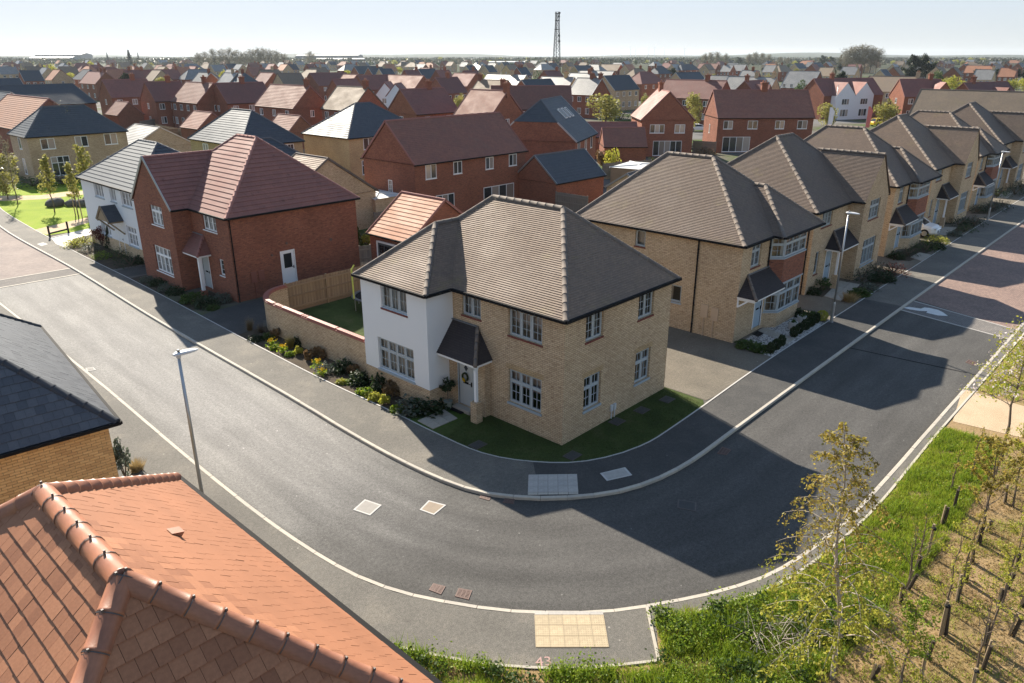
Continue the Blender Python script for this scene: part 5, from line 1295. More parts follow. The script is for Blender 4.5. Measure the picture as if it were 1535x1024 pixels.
 ('long grey roofed house on the far right skyline', 'y', (1477, 92.2), (1508, 92), dict(roof='grey_tile')),
 ('brown roofed house beyond the orange roofs', 'x', (1500, 95), (1520, 95), dict(roof='olive_tile', chim=(.5,))),
 ('dark roofed house in the right corner of the skyline', 'x', (1519, 94.5), (1540, 94), dict(roof='slate_tile')),
]
for lab, kd, a, b, kw in BR: by_ridge(lab, kd, a, b, **kw)
# front gables that stand on two of them
def cross_gable(hn, x, w, proj, zr, ze, d, wall, roof, wins):
    root = next(o for o in bpy.data.objects if o.get('label') == hn)
    hd = d/2; wb = MB(); y = -hd-proj
    wb.poly([(x-w/2, y, 0), (x+w/2, y, 0), (x+w/2, y, ze), (x, y, zr-.1), (x-w/2, y, ze)])
    wb.poly([(x-w/2, -hd, 0), (x-w/2, y, 0), (x-w/2, y, ze), (x-w/2, -hd, ze)]); wb.poly([(x+w/2, y, 0), (x+w/2, -hd, 0), (x+w/2, -hd, ze), (x+w/2, y, ze)])
    wb.build('gable_wall', wall, root)
    rf = MB()
    for s in (-1, 1):
        p = [(x+s*(w/2+.1), y-.1, ze-.1), (x+s*(w/2+.1), -.3, ze-.1), (x, -.3, zr), (x, y-.1, zr)]; rf.poly(plane_axes(p)[0])
    rf.build('gable_roof', roof, root)
    for u, z, ww, hh, c in wins: window(root, (x+u-ww/2, y, z), E_, ww, hh, c, 0, (0, 0), fm='paint_white', rec=0, curt=None, sill='white', far=True)
hn = 'red house with two white rendered front gables'
for x in (-4.0, 1.6): cross_gable(hn, x, 5.6, 1.6, 8.2, 5.4, 8, 'cladding_white', 'maroon_tile', [(0, 3.3, 2.2, 1.3, 3), (0, .7, 2.4, 1.6, 3)])
cross_gable('red house with maroon roof and one pink sunlit cross gable', 3.2, 5.2, 1.5, 8.4, 5.2, 7.4, 'red_brick', 'maroon_tile', [(0, 3.2, 2.0, 1.5, 3)])
cross_gable('red house with maroon roof and small dormer at the right edge', 0.8, 4.2, .6, 8.0, 5.6, 7.4, 'red_brick', 'maroon_tile', [(0, 3.4, 1.6, 1.2, 2)])
cross_gable('maroon roofed house with a pink dormer gable', -1, 4.2, .5, 8.2, 5.6, 7.4, 'red_brick', 'maroon_tile', [(0, 3.4, 1.6, 1.2, 2)])
house('white rendered gable house with maroon roof, left of a matching pair', (G(581, 126, 7.5)[0], G(581, 126, 7.5)[1]), rad(40), 7, 4.4, 8.0, 5.2, 'gable', 'cladding_white', 'maroon_tile', None, [('l', 1.4, 3.2, 1.5, 1.2, 3)], gut=False)
house('white rendered gable house with maroon roof, right of a matching pair', (G(597, 128, 7.5)[0], G(597, 128, 7.5)[1]), rad(40), 7, 4.4, 8.0, 5.2, 'gable', 'cladding_white', 'maroon_tile', None, [('l', 1.4, 3.2, 1.5, 1.2, 3)], gut=False)
for lab, pxs, dd in (('low pale outbuilding roof among the back gardens at the left', (305, 172), ('rust_tile', 5.5)), ('small pink roofed garage with its gable end near the back row', (184, 156), ('rust_tile', 5.0)), ('small pale roofed garage beside the blue slate hip roof', (434, 177), ('rust_tile', 5.0))):
    c = G(*pxs, 4.6); house(lab, c[:2], D_['N'], 6.5, dd[1], 5.1, 2.6, 'gable', 'red_brick', dd[0], .33, cat='garage', name='garage')
# the rest of the estate and the older streets beyond, farther off
far_spec = []
r = random.Random(23)
cols = [('olive_tile', 'yellow_brick', 'brown'), ('grey_tile', 'cream_brick', 'pale grey'), ('terracotta_tile', 'cream_brick', 'orange'), ('maroon_tile', 'red_brick', 'maroon'), ('slate_tile', 'cream_brick', 'dark slate'), ('olive_tile', 'cream_brick', 'brown'), ('grey_tile', 'red_brick', 'pale grey'), ('rust_tile', 'red_brick', 'rust brown'), ('slate_tile', 'red_brick', 'blue slate')]
lm = [(60, 'by the big sheds at the far left'), (190, 'behind the left terrace'), (300, 'below the left row of bare trees'), (400, 'right of the left row of bare trees'), (500, 'in front of the central sheds'), (640, 'left of the lattice mast'), (760, 'close left of the lattice mast'), (900, 'close right of the lattice mast'), (1010, 'below the far fields'), (1110, 'below the right group of bare trees'), (1230, 'left of the big bare tree'), (1340, 'left of the dark pines'), (1440, 'right of the dark pines'), (1540, 'at the far right')]
seen = {}
for yy, n, x0, x1 in ((96.5, 22, 280, 1535), (93.5, 24, 300, 1535), (91.8, 20, 480, 1535), (101, 7, 40, 700), (97.5, 8, 0, 300), (104.5, 8, 60, 480), (109, 5, 280, 460), (95.5, 9, 250, 480), (90.3, 30, 0, 1535), (94.3, 9, 0, 300), (99.5, 8, 0, 300), (92.6, 14, 420, 900)):
    for i in range(n):
        px = x0+(x1-x0)*(i+r.uniform(.15, .85))/n; far_spec.append((px, yy+r.uniform(-.8, .8)))
for px, py in far_spec:
    rf_, wl, cn = r.choice(cols); kd = r.choice('xxyy'); ch = r.choice(((), (.3,), (.7,)))
    where = next(t for lim, t in lm if px < lim+1); depth = 'farther' if py < 95 else 'nearer'
    hp = r.random() < .25
    lab = f"{depth} {cn} roofed {'hip roof ' if hp else ''}house{' with chimney' if ch else ''} {where}"
    lab = lab.replace('roofed hip roof house', 'hip roofed house'); k_ = seen.get(lab, 0); seen[lab] = k_+1
    if k_: lab = lab.replace(depth+' ', depth+' '+['', 'second ', 'third ', 'fourth ', 'fifth ', 'sixth ', 'seventh ', 'eighth ', 'ninth ', 'tenth ', 'eleventh ', 'twelfth '][k_], 1)
    by_ridge(lab, kd, (px-9, py), (px+9, py), lmin=8, lmax=13, wall=wl, roof=rf_, wn=3, chim=ch, k='hip' if hp else 'gable', group='far houses of the estate')
# big sheds on the skyline
for lab, px, py, w, d, h, m1, m2, rz in (('long dark industrial shed at the far left skyline', (98), 91.5, 130, 70, 22, 'shed_dark', 'shed_dark', -.8), ('pale roofed industrial shed in front of the dark one', 84, 95, 80, 40, 13, 'shed_grey', 'shed_roof', -.8), ('wide dark industrial shed left of centre on the skyline', 495, 92, 170, 80, 18, 'shed_dark', 'shed_dark', -.8), ('grey industrial shed in front of the central dark one', 512, 95, 95, 45, 10, 'shed_dark', 'shed_roof', -.75), ('small pale shed left of centre', 548, 97.5, 30, 18, 5, 'shed_grey', 'flat_roof', -.8), ('long low pale roofed building left of the mast', 760, 98.5, 55, 20, 6.5, 'shed_grey', 'flat_roof', -.82), ('low pale warehouse right of the far left trees', 240, 93, 55, 25, 8, 'shed_grey', 'flat_roof', -.8)):
    c = G(px, py); house(lab, c[:2], rz, w, d, h, h*.8, 'gable', m1, m2, None, (), (), cat='industrial shed', name='industrial_shed', ridge=m2, gut=False)
# ------------------------------------------------------------------ street furniture, covers, walls and fences
def lamp_post(label, x, y, h, head_a, group='street lamps'):
    t = thing('street_lamp', label, 'street lamp', (x, y, 0), 0, group)
    p = MB(); p.tube([(0, 0, 1.15), (0, 0, h)], [.055, .042], 10); p.build('pole', 'steel', t, smooth=True)
    b = MB(); b.tube([(0, 0, 0), (0, 0, 1.1), (0, 0, 1.18)], [.085, .08, .056], 10); b.box((-.1, -.1, 0), (.1, .1, .03)); b.build('base', 'steel', t)
    c, s = math.cos(head_a), math.sin(head_a)
    hd = MB(); k = [(-.14, .07, .03), (-.05, .11, .06), (.28, .12, .055), (.5, .08, .03), (.56, .03, .012)]; n = len(k); o = 0
    for x_, w, th in k:
        for a, b_ in ((-1, -.4), (1, -.4), (1, .5), (.6, 1), (-.6, 1), (-1, .5)): hd.v.append((x_*c-a*w*s, x_*s+a*w*c, h+.05+b_*th))
    for i in range(n-1):
        for j in range(6): hd.f.append((i*6+j, i*6+(j+1) % 6, (i+1)*6+(j+1) % 6, (i+1)*6+j)); hd.mi.append(0)
    hd.f += [tuple(range(6))[::-1], tuple(range((n-1)*6, n*6))]; hd.mi += [0, 0]
    hd.tube([(0, 0, h-.06), (0, 0, h+.04)], .06, 8)
    hm = hd.build('lamp_head', 'lamp_head', t)
    d = MB(); d.lathe([(.045, 0), (.045, .05), (.025, .08)], (.02*c, .02*s, h+.1), 8); d.build('light_sensor', 'steel_dark', hm)
    g = MB(); g.poly([(.03*c-.08*s, .03*s+.08*c, h+.024), (.42*c-.08*s, .42*s+.08*c, h+.024), (.42*c+.08*s, .42*s-.08*c, h+.024), (.03*c+.08*s, .03*s-.08*c, h+.024)]); g.build('lens', 'glass_dark', hm)
    return t
b = G(267, 531, 6.1); lamp_post('grey street lamp by the left road, above the orange roof', b[0], b[1], 6.05, rad(-2))
b = G(1246, 483); lamp_post('grey street lamp beside the pebble garden', b[0], b[1], 6.05, rad(-88))
b = G(1480, 331); lamp_post('grey street lamp farther up the right footpath', b[0], b[1], 6.0, rad(-88))
b = G(1247, 193); lamp_post('street lamp in front of the white gables', b[0], b[1], 8.2, rad(0))
b = G(1453, 178); lamp_post('street lamp before the maroon roof at the right edge', b[0], b[1], 6.5, rad(0))
b = G(1070, 190); lamp_post('street lamp among the trees by the white car', b[0], b[1], 7, rad(180))

def quad_px(px, z): return [np.array(G(a, b, z)) for a, b in px]
def inset(q, f): c = sum(q)/len(q); return [c+(p-c)*f for p in q]
def prism(mb, q, z0, z1):
    b = [np.array((p[0], p[1], z0)) for p in q]; t = [np.array((p[0], p[1], z1)) for p in q]
    if np.cross(t[1]-t[0], t[2]-t[0])[2] < 0: b = b[::-1]; t = t[::-1]
    mb.poly(t)
    for i in range(len(q)): j = (i+1) % len(q); mb.poly([b[i], b[j], t[j], t[i]])
def cover(label, px, z, lid, frame, name='manhole_cover', cat='manhole cover', group='covers and drains in the road'):
    q = quad_px(px, z); c = sum(q)/4; t = thing(name, label, cat, (c[0], c[1], z), 0, group); q = [p-np.array((c[0], c[1], 0)) for p in q]
    f = MB()
    for i in range(4):
        a, b_ = q[i], q[(i+1) % 4]; ia, ib = inset(q, .84)[i], inset(q, .84)[(i+1) % 4]; prism(f, [a, b_, ib, ia], -.03, .008)
    f.build('frame', frame, t)
    l = MB(); iq = inset(q, .82); prism(l, iq, -.03, .006)
    o = l.build('lid', lid, t)
    r = MB()
    for i in range(1, 7):
        for k in range(1, 7):
            u, v = i/7, k/7; p = (iq[0]*(1-u)+iq[1]*u)*(1-v)+(iq[3]*(1-u)+iq[2]*u)*v; s = .018
            r.box((p[0]-s, p[1]-s, .004), (p[0]+s, p[1]+s, .011))
    stuff(r.build('studs', lid, o)); return t
def drain(label, px, z):
    q = quad_px(px, z); c = sum(q)/4; t = thing('drain_grate', label, 'drain grate', (c[0], c[1], z), 0, 'covers and drains in the road'); q = [p-np.array((c[0], c[1], 0)) for p in q]
    f = MB(); iq = inset(q, .84)
    for i in range(4): prism(f, [q[i], q[(i+1) % 4], iq[(i+1) % 4], iq[i]], -.03, .01)
    f.build('frame', 'rust_iron', t)
    d = MB(); prism(d, iq, -.06, -.02); d.build('pit', 'mat_black', t)
    for i in range(6):
        u0 = (i+.5)/6; g = MB(); a = iq[0]*(1-u0)+iq[1]*u0; b_ = iq[3]*(1-u0)+iq[2]*u0; g.beam((a[0], a[1], 0), (b_[0], b_[1], 0), .032, .02); g.build('bar', 'rust_iron', t)
    for v in (.33, .67):
        g = MB(); a = iq[0]*(1-v)+iq[3]*v; b_ = iq[1]*(1-v)+iq[2]*v; g.beam((a[0], a[1], -.002), (b_[0], b_[1], -.002), .025, .02); g.build('bar', 'rust_iron', t)
o6 = lambda L: [(500+a/2.558, 640+b/2.558) for a, b in L]
zr = ZR+.008
cover('pale square manhole cover in the road, left of the tan one', o6([(75, 318), (120, 278), (185, 300), (140, 340)]), zr, 'cover_light', 'concrete')
cover('tan square manhole cover in the road', o6([(330, 318), (365, 282), (432, 300), (385, 338)]), zr, 'cover_tan', 'concrete')
cover('dark manhole cover in the shaded bend of the road', o6([(1317, 310), (1320, 278), (1392, 290), (1390, 325)]), zr, 'cover_dark', 'iron')
cover('light grey slab cover on the shaded footpath at the corner', o6([(1022, 178), (1118, 155), (1145, 185), (1048, 207)]), .008, 'grey_slab', 'concrete')
cover('white slab cover on the footpath beside the knee rail', [(55.5, 366), (64.5, 363.6), (72, 366), (62.5, 369)], .004, 'cover_light', 'concrete')
cover('small pale cover by the left kerb of the left road', [(128, 552), (140, 550.6), (144, 554.6), (131, 557)], zr, 'cover_light', 'concrete')
drain('rusty drain grate by the outer kerb, left of two', o6([(365, 625), (382, 600), (430, 612), (412, 643)]), zr)
drain('rusty drain grate by the outer kerb, right of two', o6([(465, 650), (480, 618), (532, 628), (518, 663)]), zr)
drain('sunlit rusty drain grate at the inner kerb of the bend', o6([(558, 272), (572, 252), (608, 262), (597, 283)]), zr)
drain('shaded drain grate at the inner kerb of the bend', o6([(648, 290), (660, 268), (698, 273), (690, 295)]), zr)
drain('drain grate in shade by the kerb of the right street', o6([(1470, 102), (1490, 76), (1525, 88), (1508, 108)]), zr)
drain('drain grate by the far kerb of the right street', [(1447, 543), (1452, 539), (1464, 543.5), (1459, 548)], zr)
for lab, (px, py) in (('dark square cover in the lawn near the front path', (716, 667)), ('dark square cover in the lawn below the house corner', (858, 683)), ('dark cover in the side lawn, nearest the corner', (925, 632)), ('dark cover in the side lawn, middle one', (962, 615)), ('dark cover in the side lawn near the drive', (1000, 599))):
    c = G(px, py, .02); t = thing('lawn_cover', lab, 'access cover', (c[0], c[1], .012), 0, 'access covers in the lawn'); m_ = MB(); m_.box((-.3, -.24, 0), (.3, .24, .02)); m_.build('frame', 'iron', t); m_ = MB(); m_.box((-.26, -.2, .01), (.26, .2, .026)); m_.build('lid', 'cover_dark', t)
# tactile paving at the two dropped crossings
def tactile(label, A, B, D, nu, nv, mat, rows):
    A, B, D = [np.array(p[:2]) for p in (A, B, D)]; t = thing('tactile_paving', label, 'tactile paving', (*A, 0), 0, 'tactile paving at the crossing')
    su, sv = (B-A)/nu, (D-A)/nv; m_ = MB(); g = .004
    f = lambda u, v: su*u+sv*v
    q = [f(.01, .012), f(.99, .012), f(.99, .988), f(.01, .988)]
    if np.cross(su, sv) < 0: q = q[::-1]
    prism(m_, q, 0.0, .012)
    for i in range(6):
        for k in range(6):
            p = f((i+.5)/6, (k+.5)/6); n = 6; o = len(m_.v)
            for r_, z in ((.014, .012), (.009, .018)):
                for j in range(n): m_.v.append((p[0]+r_*math.cos(j*1.047), p[1]+r_*math.sin(j*1.047), z))
            for j in range(n): m_.f.append((o+j, o+(j+1) % n, o+n+(j+1) % n, o+n+j)); m_.mi.append(0)
            m_.f.append(tuple(range(o+n, o+2*n))); m_.mi.append(0)
    me = m_.mesh('paving_slab', mat)
    for i in range(nu):
        for k in range(nv): p = f(i, k); obj('paving_slab', me, t, (p[0], p[1], .002+RN.uniform(0, .003)))
    h = MB(); 
    for i in range(nu):
        hb = MB(); prism(hb, [su*(i+.02)-sv*.32, su*(i+.98)-sv*.32, su*(i+.98)-sv*.02, su*(i+.02)-sv*.02], -.02, .012); hb.build('kerb_sett', 'grey_slab' if mat == 'buff_slab' else 'kerb_concrete', t)
A, B, D = G(801, 922), G(905, 922), G(803, 971); tactile('buff tactile paving on the near footpath', A, B, D, 5, 3, 'buff_slab', 0)
A, B, D = G(867, 738), G(791, 739), G(865, 711); tactile('grey tactile paving on the shaded corner footpath', A, B, D, 5, 3, 'grey_slab', 0)
# number sprayed on the path, worn marking on the ramp
cu = bpy.data.curves.new('number', 'FONT'); cu.body = '43'; cu.size = .42; tmp = bpy.data.objects.new('tmp', cu); COL.objects.link(tmp)
bpy.context.view_layer.update(); me = bpy.data.meshes.new_from_object(tmp.evaluated_get(bpy.context.evaluated_depsgraph_get())); bpy.data.objects.remove(tmp)
me.materials.clear(); me.materials.append(MATS['pink_paint']); p = G(803, 999)
structure(obj('painted_number', me, None, (p[0], p[1], .006), math.atan2(RT[1], RT[0])+.08))
mk = [(1330+a/6.824, 410+b/6.824) for a, b in ((155, 350), (225, 345), (345, 362), (380, 350), (430, 355), (520, 375), (570, 400), (620, 437), (520, 432), (400, 404), (410, 388), (330, 385), (230, 370))]
sheet('road_marking', [tuple(G(a, b, ZR)[:2]) for a, b in mk], ZR+.016, 'road_white')
# curved brick wall round the back garden
t = thing('garden_wall', 'curved cream brick garden wall with red brick coping', 'wall', (-.85, 15, 0))
wl = [(-.84, 10.19), (-.86, 13), (-.88, 16), (-.86, 18.6)]+[(-.86+2.0*(1-math.cos(a)), 18.9+2.35*math.sin(a)) for a in [rad(x) for x in range(10, 91, 10)]]+[(1.35, 21.26)]
wl = [np.array(p)-np.array((-.85, 15)) for p in wl]
def wall_run(root, L, th, z0, z1, mat, name, cap=True):
    a, b = offset(L, th/2), offset(L, -th/2); mb = MB()
    for i in range(len(L)-1):
        mb.poly([(*b[i], z0), (*b[i+1], z0), (*b[i+1], z1), (*b[i], z1)][::-1]); mb.poly([(*a[i], z0), (*a[i+1], z0), (*a[i+1], z1), (*a[i], z1)])
        mb.poly([(*a[i], z1), (*a[i+1], z1), (*b[i+1], z1), (*b[i], z1)])
        mb.poly([(*a[i], z0), (*b[i], z0), (*b[i+1], z0), (*a[i+1], z0)])
    for i in (0, -1): mb.poly([(*a[i], z0), (*b[i], z0), (*b[i], z1), (*a[i], z1)])
    return mb.build(name, mat, root)
wall_run(t, wl, .22, 0, 1.62, 'cream_brick', 'brick_wall'); wall_run(t, wl, .30, 1.62, 1.69, 'coping', 'coping_course')
cl = spline(wl, .1); acc = 0; cs = MB(); cs.box((-.045, -.115, 0), (.045, .115, .075)); cm = cs.mesh('coping_brick', 'coping'); last = cl[0]-np.array((0, 1))
for i in range(len(cl)-1):
    if np.linalg.norm(cl[i]-last) < .098: continue
    last = cl[i]; d = cl[i+1]-cl[i]; obj('coping_brick', cm, t, (cl[i][0], cl[i][1], 1.69), math.atan2(d[1], d[0]))
# fences
_FB = {}
def fence(label, P, h=1.75, mat='timber', bay=2.6, single=True, side=1, name='timber_fence', group=None):
    P = [np.array(p[:2], float) for p in P]; t = thing(name, label, 'fence', (P[0][0], P[0][1], 0), 0, group); O_ = P[0]
    rest = MB()
    for a, b in zip(P, P[1:]):
        d = b-a; L = float(np.linalg.norm(d)); d /= L; n = np.array((d[1], -d[0]))*side; ang = math.atan2(d[1], d[0]); k = max(1, round(L/bay))
        for i in range(k+1):
            p = a+d*L*i/k-O_; m_ = MB(); m_.box((-.05, -.05, 0), (.05, .05, h+.06)); obj('post', m_.mesh('post', mat), t, (p[0], p[1], 0), ang)
        for z in (.3, .95, 1.55):
            m_ = MB(); p, q = a-O_+n*.06, b-O_+n*.06; m_.beam((p[0], p[1], z), (q[0], q[1], z), .04, .085); m_.build('rail', mat, t)
        m_ = MB(); p, q = a-O_-n*.03, b-O_-n*.03; m_.beam((p[0], p[1], .09), (q[0], q[1], .09), .025, .17); m_.build('gravel_board', mat, t)
        w = .1; nb = int(L/w)
        key = (mat, h)
        if key not in _FB: m2 = MB(); m2.box((-.046, -.009, .18), (.046, .009, h)); _FB[key] = (m2, m2.mesh('board', mat))
        for i in range(nb):
            p = a+d*(i+.5)*L/nb-O_-n*(.03+.012*(i % 2))
            if single: obj('board', _FB[key][1], t, (p[0], p[1], RN.uniform(-.012, .012)), ang)
            else:
                o = len(rest.v); c, s = math.cos(ang), math.sin(ang); zj = RN.uniform(-.02, .02)
                rest.v += [(p[0]+c*x-s*y, p[1]+s*x+c*y, z+zj) for x, y, z in _FB[key][0].v]; rest.f += [tuple(o+j for j in f) for f in _FB[key][0].f]; rest.mi += _FB[key][0].mi
    if rest.f: stuff(rest.build('boards', mat, t))
    return t
fence('tan timber fence joining the curved garden wall', [(1.4, 21.42), (9.55, 21.5)], side=1)
fence('short timber fence between the red house and the orange roofed garage', [(9.5, 25.55), (10.25, 25.3)], 1.8, 'timber_grey')
fence('timber fence beside the lean-to of the long red house', [G(563, 352), G(600, 343)], 1.8, 'timber_grey', single=False)
for lab, pts, m_ in (('grey timber fence behind the roof ridge of the corner house', [G(833, 316), G(880, 324)], 'timber_grey'), ('timber fence below the rusty carport', [G(903, 268), G(975, 262)], 'timber_grey'), ('low fence right of the tall red gable', [G(1038, 229), G(1072, 231)], 'timber_grey'),
    ('long dark garden fence behind the cream garage', [G(212, 196), G(285, 182)], 'timber_grey'), ('pale garden fence running down from the back row', [G(236, 201), G(292, 213)], 'timber'), ('brown garden fence behind the blue slate house', [G(240, 210), G(300, 206)], 'timber'),
    ('dark fence between the two slate roofed houses', [G(448, 243), G(462, 245)], 'timber_grey'), ('garden fence left of the timber topped garage', [G(300, 195), G(345, 190)], 'timber')):
    fence(lab, pts, 1.8, m_, single=False)
# trampoline on the back lawn
t = thing('trampoline', 'trampoline with a yellow green padded pole behind the white bay', 'trampoline', (5.6, 18.6, 0))
m_ = MB(); k = 20; R_ = 1.35
for i in range(k): m_.beam((R_*math.cos(i*6.283/k), R_*math.sin(i*6.283/k), .75), (R_*math.cos((i+1)*6.283/k), R_*math.sin((i+1)*6.283/k), .75), .2, .06)
m_.build('frame', 'steel_dark', t)
m_ = MB(); m_.lathe([(1.28, .72), (1.28, .74)], n=20); m_.build('mat', 'mat_black', t)
for i in range(6):
    a = 2.9+i*1.047; m_ = MB(); m_.tube([(R_*math.cos(a), R_*math.sin(a), 0), (R_*math.cos(a), R_*math.sin(a), .75)], .025); m_.build('leg', 'steel', t)
    if i in (0, 3): m_ = MB(); m_.tube([(1.4*math.cos(a), 1.4*math.sin(a), .75), (1.42*math.cos(a), 1.42*math.sin(a), 2.5), (1.25*math.cos(a), 1.25*math.sin(a), 2.75)], .05 if i != 1 else .045, 7); m_.build('net_pole', 'tree_pole', t)
# knee rail, boulders
a, b = G(75, 356), G(103, 349); t = thing('knee_rail', 'black metal knee rail across the paved path', 'barrier', (a[0], a[1], 0))
for p in (a, b): m_ = MB(); m_.box((-.06, -.06, 0), (.06, .06, .95)); m_.build('post', 'black_plastic', t, (p[0]-a[0], p[1]-a[1], 0))
m_ = MB(); m_.beam((0, 0, .32), (b[0]-a[0], b[1]-a[1], .32), .09, .12); m_.build('rail', 'black_plastic', t)
def boulder(label, px, s, sd):
    r_ = random.Random(sd); m_ = MB(); n = 10
    prof = [(.75, 0), (1.0, .25), (.9, .6), (.55, .85), (.1, .95)]
    m_.lathe(prof, n=n); m_.v = [(x*s*r_.uniform(.85, 1.15), y*s*.8*r_.uniform(.85, 1.15), z*s*.9*r_.uniform(.9, 1.1)) for x, y, z in m_.v]
    c = G(*px); tag(m_.build('boulder', 'stone', None, (c[0], c[1], 0), r_.random()*3, smooth=True), label, 'boulder', 'boulders on the green')
boulder('dark boulder on the green, left of three', (84, 309), .95, 1); boulder('dark boulder on the green, middle of three', (109, 308.5), .75, 2); boulder('dark boulder on the green, right of three', (125, 309), .8, 3); boulder('pale boulder on the green behind the dark ones', (131, 301), .6, 4)

# cars
def car(label, x, y, rz, paint, suv=True, group=None, name='parked_car', cat='car'):
    t = thing(name, label, cat, (x, y, 0), rz, group); zt = 1.62 if suv else 1.42
    st = [(-2.2, .55, .34, .78), (-2.1, .86, .3, .98), (-1.5, .91, .26, 1.02), (0, .92, .24, 1.0), (1.1, .91, .26, 1.0), (1.8, .87, .28, .9), (2.12, .72, .34, .76), (2.2, .5, .4, .66)]
    m_ = MB(); n = 8
    for X, w, z0, z1 in st:
        for a, z in ((-.82*w, z0), (-w, z0+.12), (-w, z1-.16), (-.9*w, z1), (.9*w, z1), (w, z1-.16), (w, z0+.12), (.82*w, z0)): m_.v.append((X, a, z))
    for i in range(len(st)-1):
        for j in range(n): m_.f.append((i*n+j, (i+1)*n+j, (i+1)*n+(j+1) % n, i*n+(j+1) % n)); m_.mi.append(0)
    m_.f += [tuple(range(n)), tuple(range((len(st)-1)*n, len(st)*n))[::-1]]; m_.mi += [0, 0]
    bd = m_.build('body', paint, t, smooth=False)
    lo = [(-2.0, .86), (1.15, .86)]; 
    c0 = [(-2.02, -.84, .99), (1.2, -.84, .99), (1.2, .84, .99), (-2.02, .84, .99)]; c1 = [(-1.6, -.64, zt-.04), (.25, -.64, zt-.04), (.25, .64, zt-.04), (-1.6, .64, zt-.04)]
    m_ = MB(); m_.poly([c1[0], c1[1], c1[2], c1[3]]); m_.box((-1.55, -.6, zt-.05), (.2, .6, zt))
    for (a, b_) in ((0, 1), (1, 2), (2, 3), (3, 0)): m_.beam(c0[a], c1[a], .09, .09)
    m_.beam(c1[0], c1[1], .07, .07); m_.beam(c1[2], c1[3], .07, .07); m_.build('roof', paint, t)
    for nm, f in (('windscreen', (1, 2)), ('rear_window', (3, 0)), ('side_window', (0, 1)), ('side_window', (2, 3))):
        a, b_ = f; g = MB(); g.poly([c0[a], c0[b_], c1[b_], c1[a]]); g.build(nm, 'glass_dark', t)
    for sx in (-1.32, 1.36):
        for sy in (-.82, .82):
            w_ = MB(); w_.tube([(sx, sy-.1, .34), (sx, sy+.1, .34)], .34, 16); wo = w_.build('wheel', 'rubber', t)
            h_ = MB(); h_.tube([(sx, sy+(.07 if sy > 0 else -.07), .34), (sx, sy+(.115 if sy > 0 else -.115), .34)], .21, 12); h_.build('hubcap', 'steel', wo)
    for sy in (-.62, .62):
        m_ = MB(); m_.box((2.02, sy-.2, .68), (2.14, sy+.2, .8)); m_.build('headlight', 'lamp_head', t)
        m_ = MB(); m_.box((-2.2, sy-.16, .75), (-2.08, sy+.16, .95)); m_.build('tail_light', 'red_light', t)
    m_ = MB(); m_.box((2.1, -.45, .45), (2.215, .45, .62)); m_.build('grille', 'black_plastic', t)
    m_ = MB(); m_.box((2.2, -.26, .5), (2.222, .26, .6)); m_.build('number_plate', 'paint_white', t)
    return t
car('white car parked on the drive between two cream houses', 47.9, 1.9, rad(-90), 'car_white')
c = G(1046, 197); car('white car parked on the road beyond the low fence', c[0], c[1], rad(-44), 'car_white', False)
c = G(474, 259); car('dark car with pale roof parked beside the yellow brick house', 28.9, 61.0, rad(80), 'car_black')
c = G(20, 266); car('silver car parked by the cream slate roofed house', c[0]-1.5, c[1]-1, rad(75), 'car_silver', False)
c = G(1319, 189); car('yellow vehicle parked below the white gabled house', c[0], c[1], rad(-30), 'car_yellow')
# feather flags above the roofs
for lab, (px, py), tp, m_ in (('white feather flag above the row of brown roofs', (1238, 205), 165, 'flag_white'), ('red feather flag above the row of brown roofs', (1295, 203), 166, 'flag_red')):
    c = G(px, py); t = thing('feather_flag', lab, 'flag', (c[0], c[1], 0)); mm = MB(); mm.tube([(0, 0, 0), (0, 0, 5.2)], .03); mm.build('pole', 'steel', t)
    mm = MB()
    for i in range(5):
        z0, z1 = 1.4+i*.75, 1.4+(i+1)*.75; w0, w1 = .8+.05*i, .8+.05*(i+1)
        if i == 4: w1 = .45
        mm.poly([(.03, 0, z0), (w0*.7, -w0*.7+.05*(i % 2), z0), (w1*.7, -w1*.7+.05*((i+1) % 2), z1), (.03, 0, z1)])
    mm.build('banner', m_, t)
# lattice mast, wind turbines on the horizon
c = G(834, 110); d = float(np.linalg.norm(c-CAM)); Hm = 20
while pix((c[0], c[1], Hm))[1] > 18: Hm += .25
t = thing('lattice_mast', 'tall steel lattice telecom mast on the skyline', 'mast', (c[0], c[1], 0), .5); wm = lambda z: 3.9*(1-z/Hm)+1.25 if z < Hm*.8 else 2.0
wm = lambda z: 1.45+max(0, (Hm*.82-z))*.045
cor = [(-1, -1), (1, -1), (1, 1), (-1, 1)]
for sx, sy in cor: m_ = MB(); m_.tube([(sx*wm(z), sy*wm(z), z) for z in (0, Hm*.4, Hm*.82, Hm)], .2, 5); m_.build('leg', 'black_plastic', t)
m_ = MB(); k = 16
for i in range(k):
    z0, z1 = Hm*i/k, Hm*(i+1)/k
    for j in range(4):
        (ax, ay), (bx, by) = cor[j], cor[(j+1) % 4]; A0 = (ax*wm(z0), ay*wm(z0), z0); B0 = (bx*wm(z0), by*wm(z0), z0); A1 = (ax*wm(z1), ay*wm(z1), z1); B1 = (bx*wm(z1), by*wm(z1), z1)
        m_.beam(A0, B1, .16, .16); m_.beam(B0, A1, .16, .16); m_.beam(A1, B1, .14, .14)
stuff(m_.build('bracing', 'black_plastic', t))
m_ = MB(); m_.tube([(.5, .5, 0), (.5, .5, Hm*.98)], .28, 5); m_.build('cable_ladder', 'black_plastic', t)
for z in (Hm*.97, Hm*.86, Hm*.72): m_ = MB(); w_ = wm(z)+.35; m_.box((-w_, -w_, z-.2), (w_, w_, z+.25)); m_.build('platform', 'black_plastic', t)
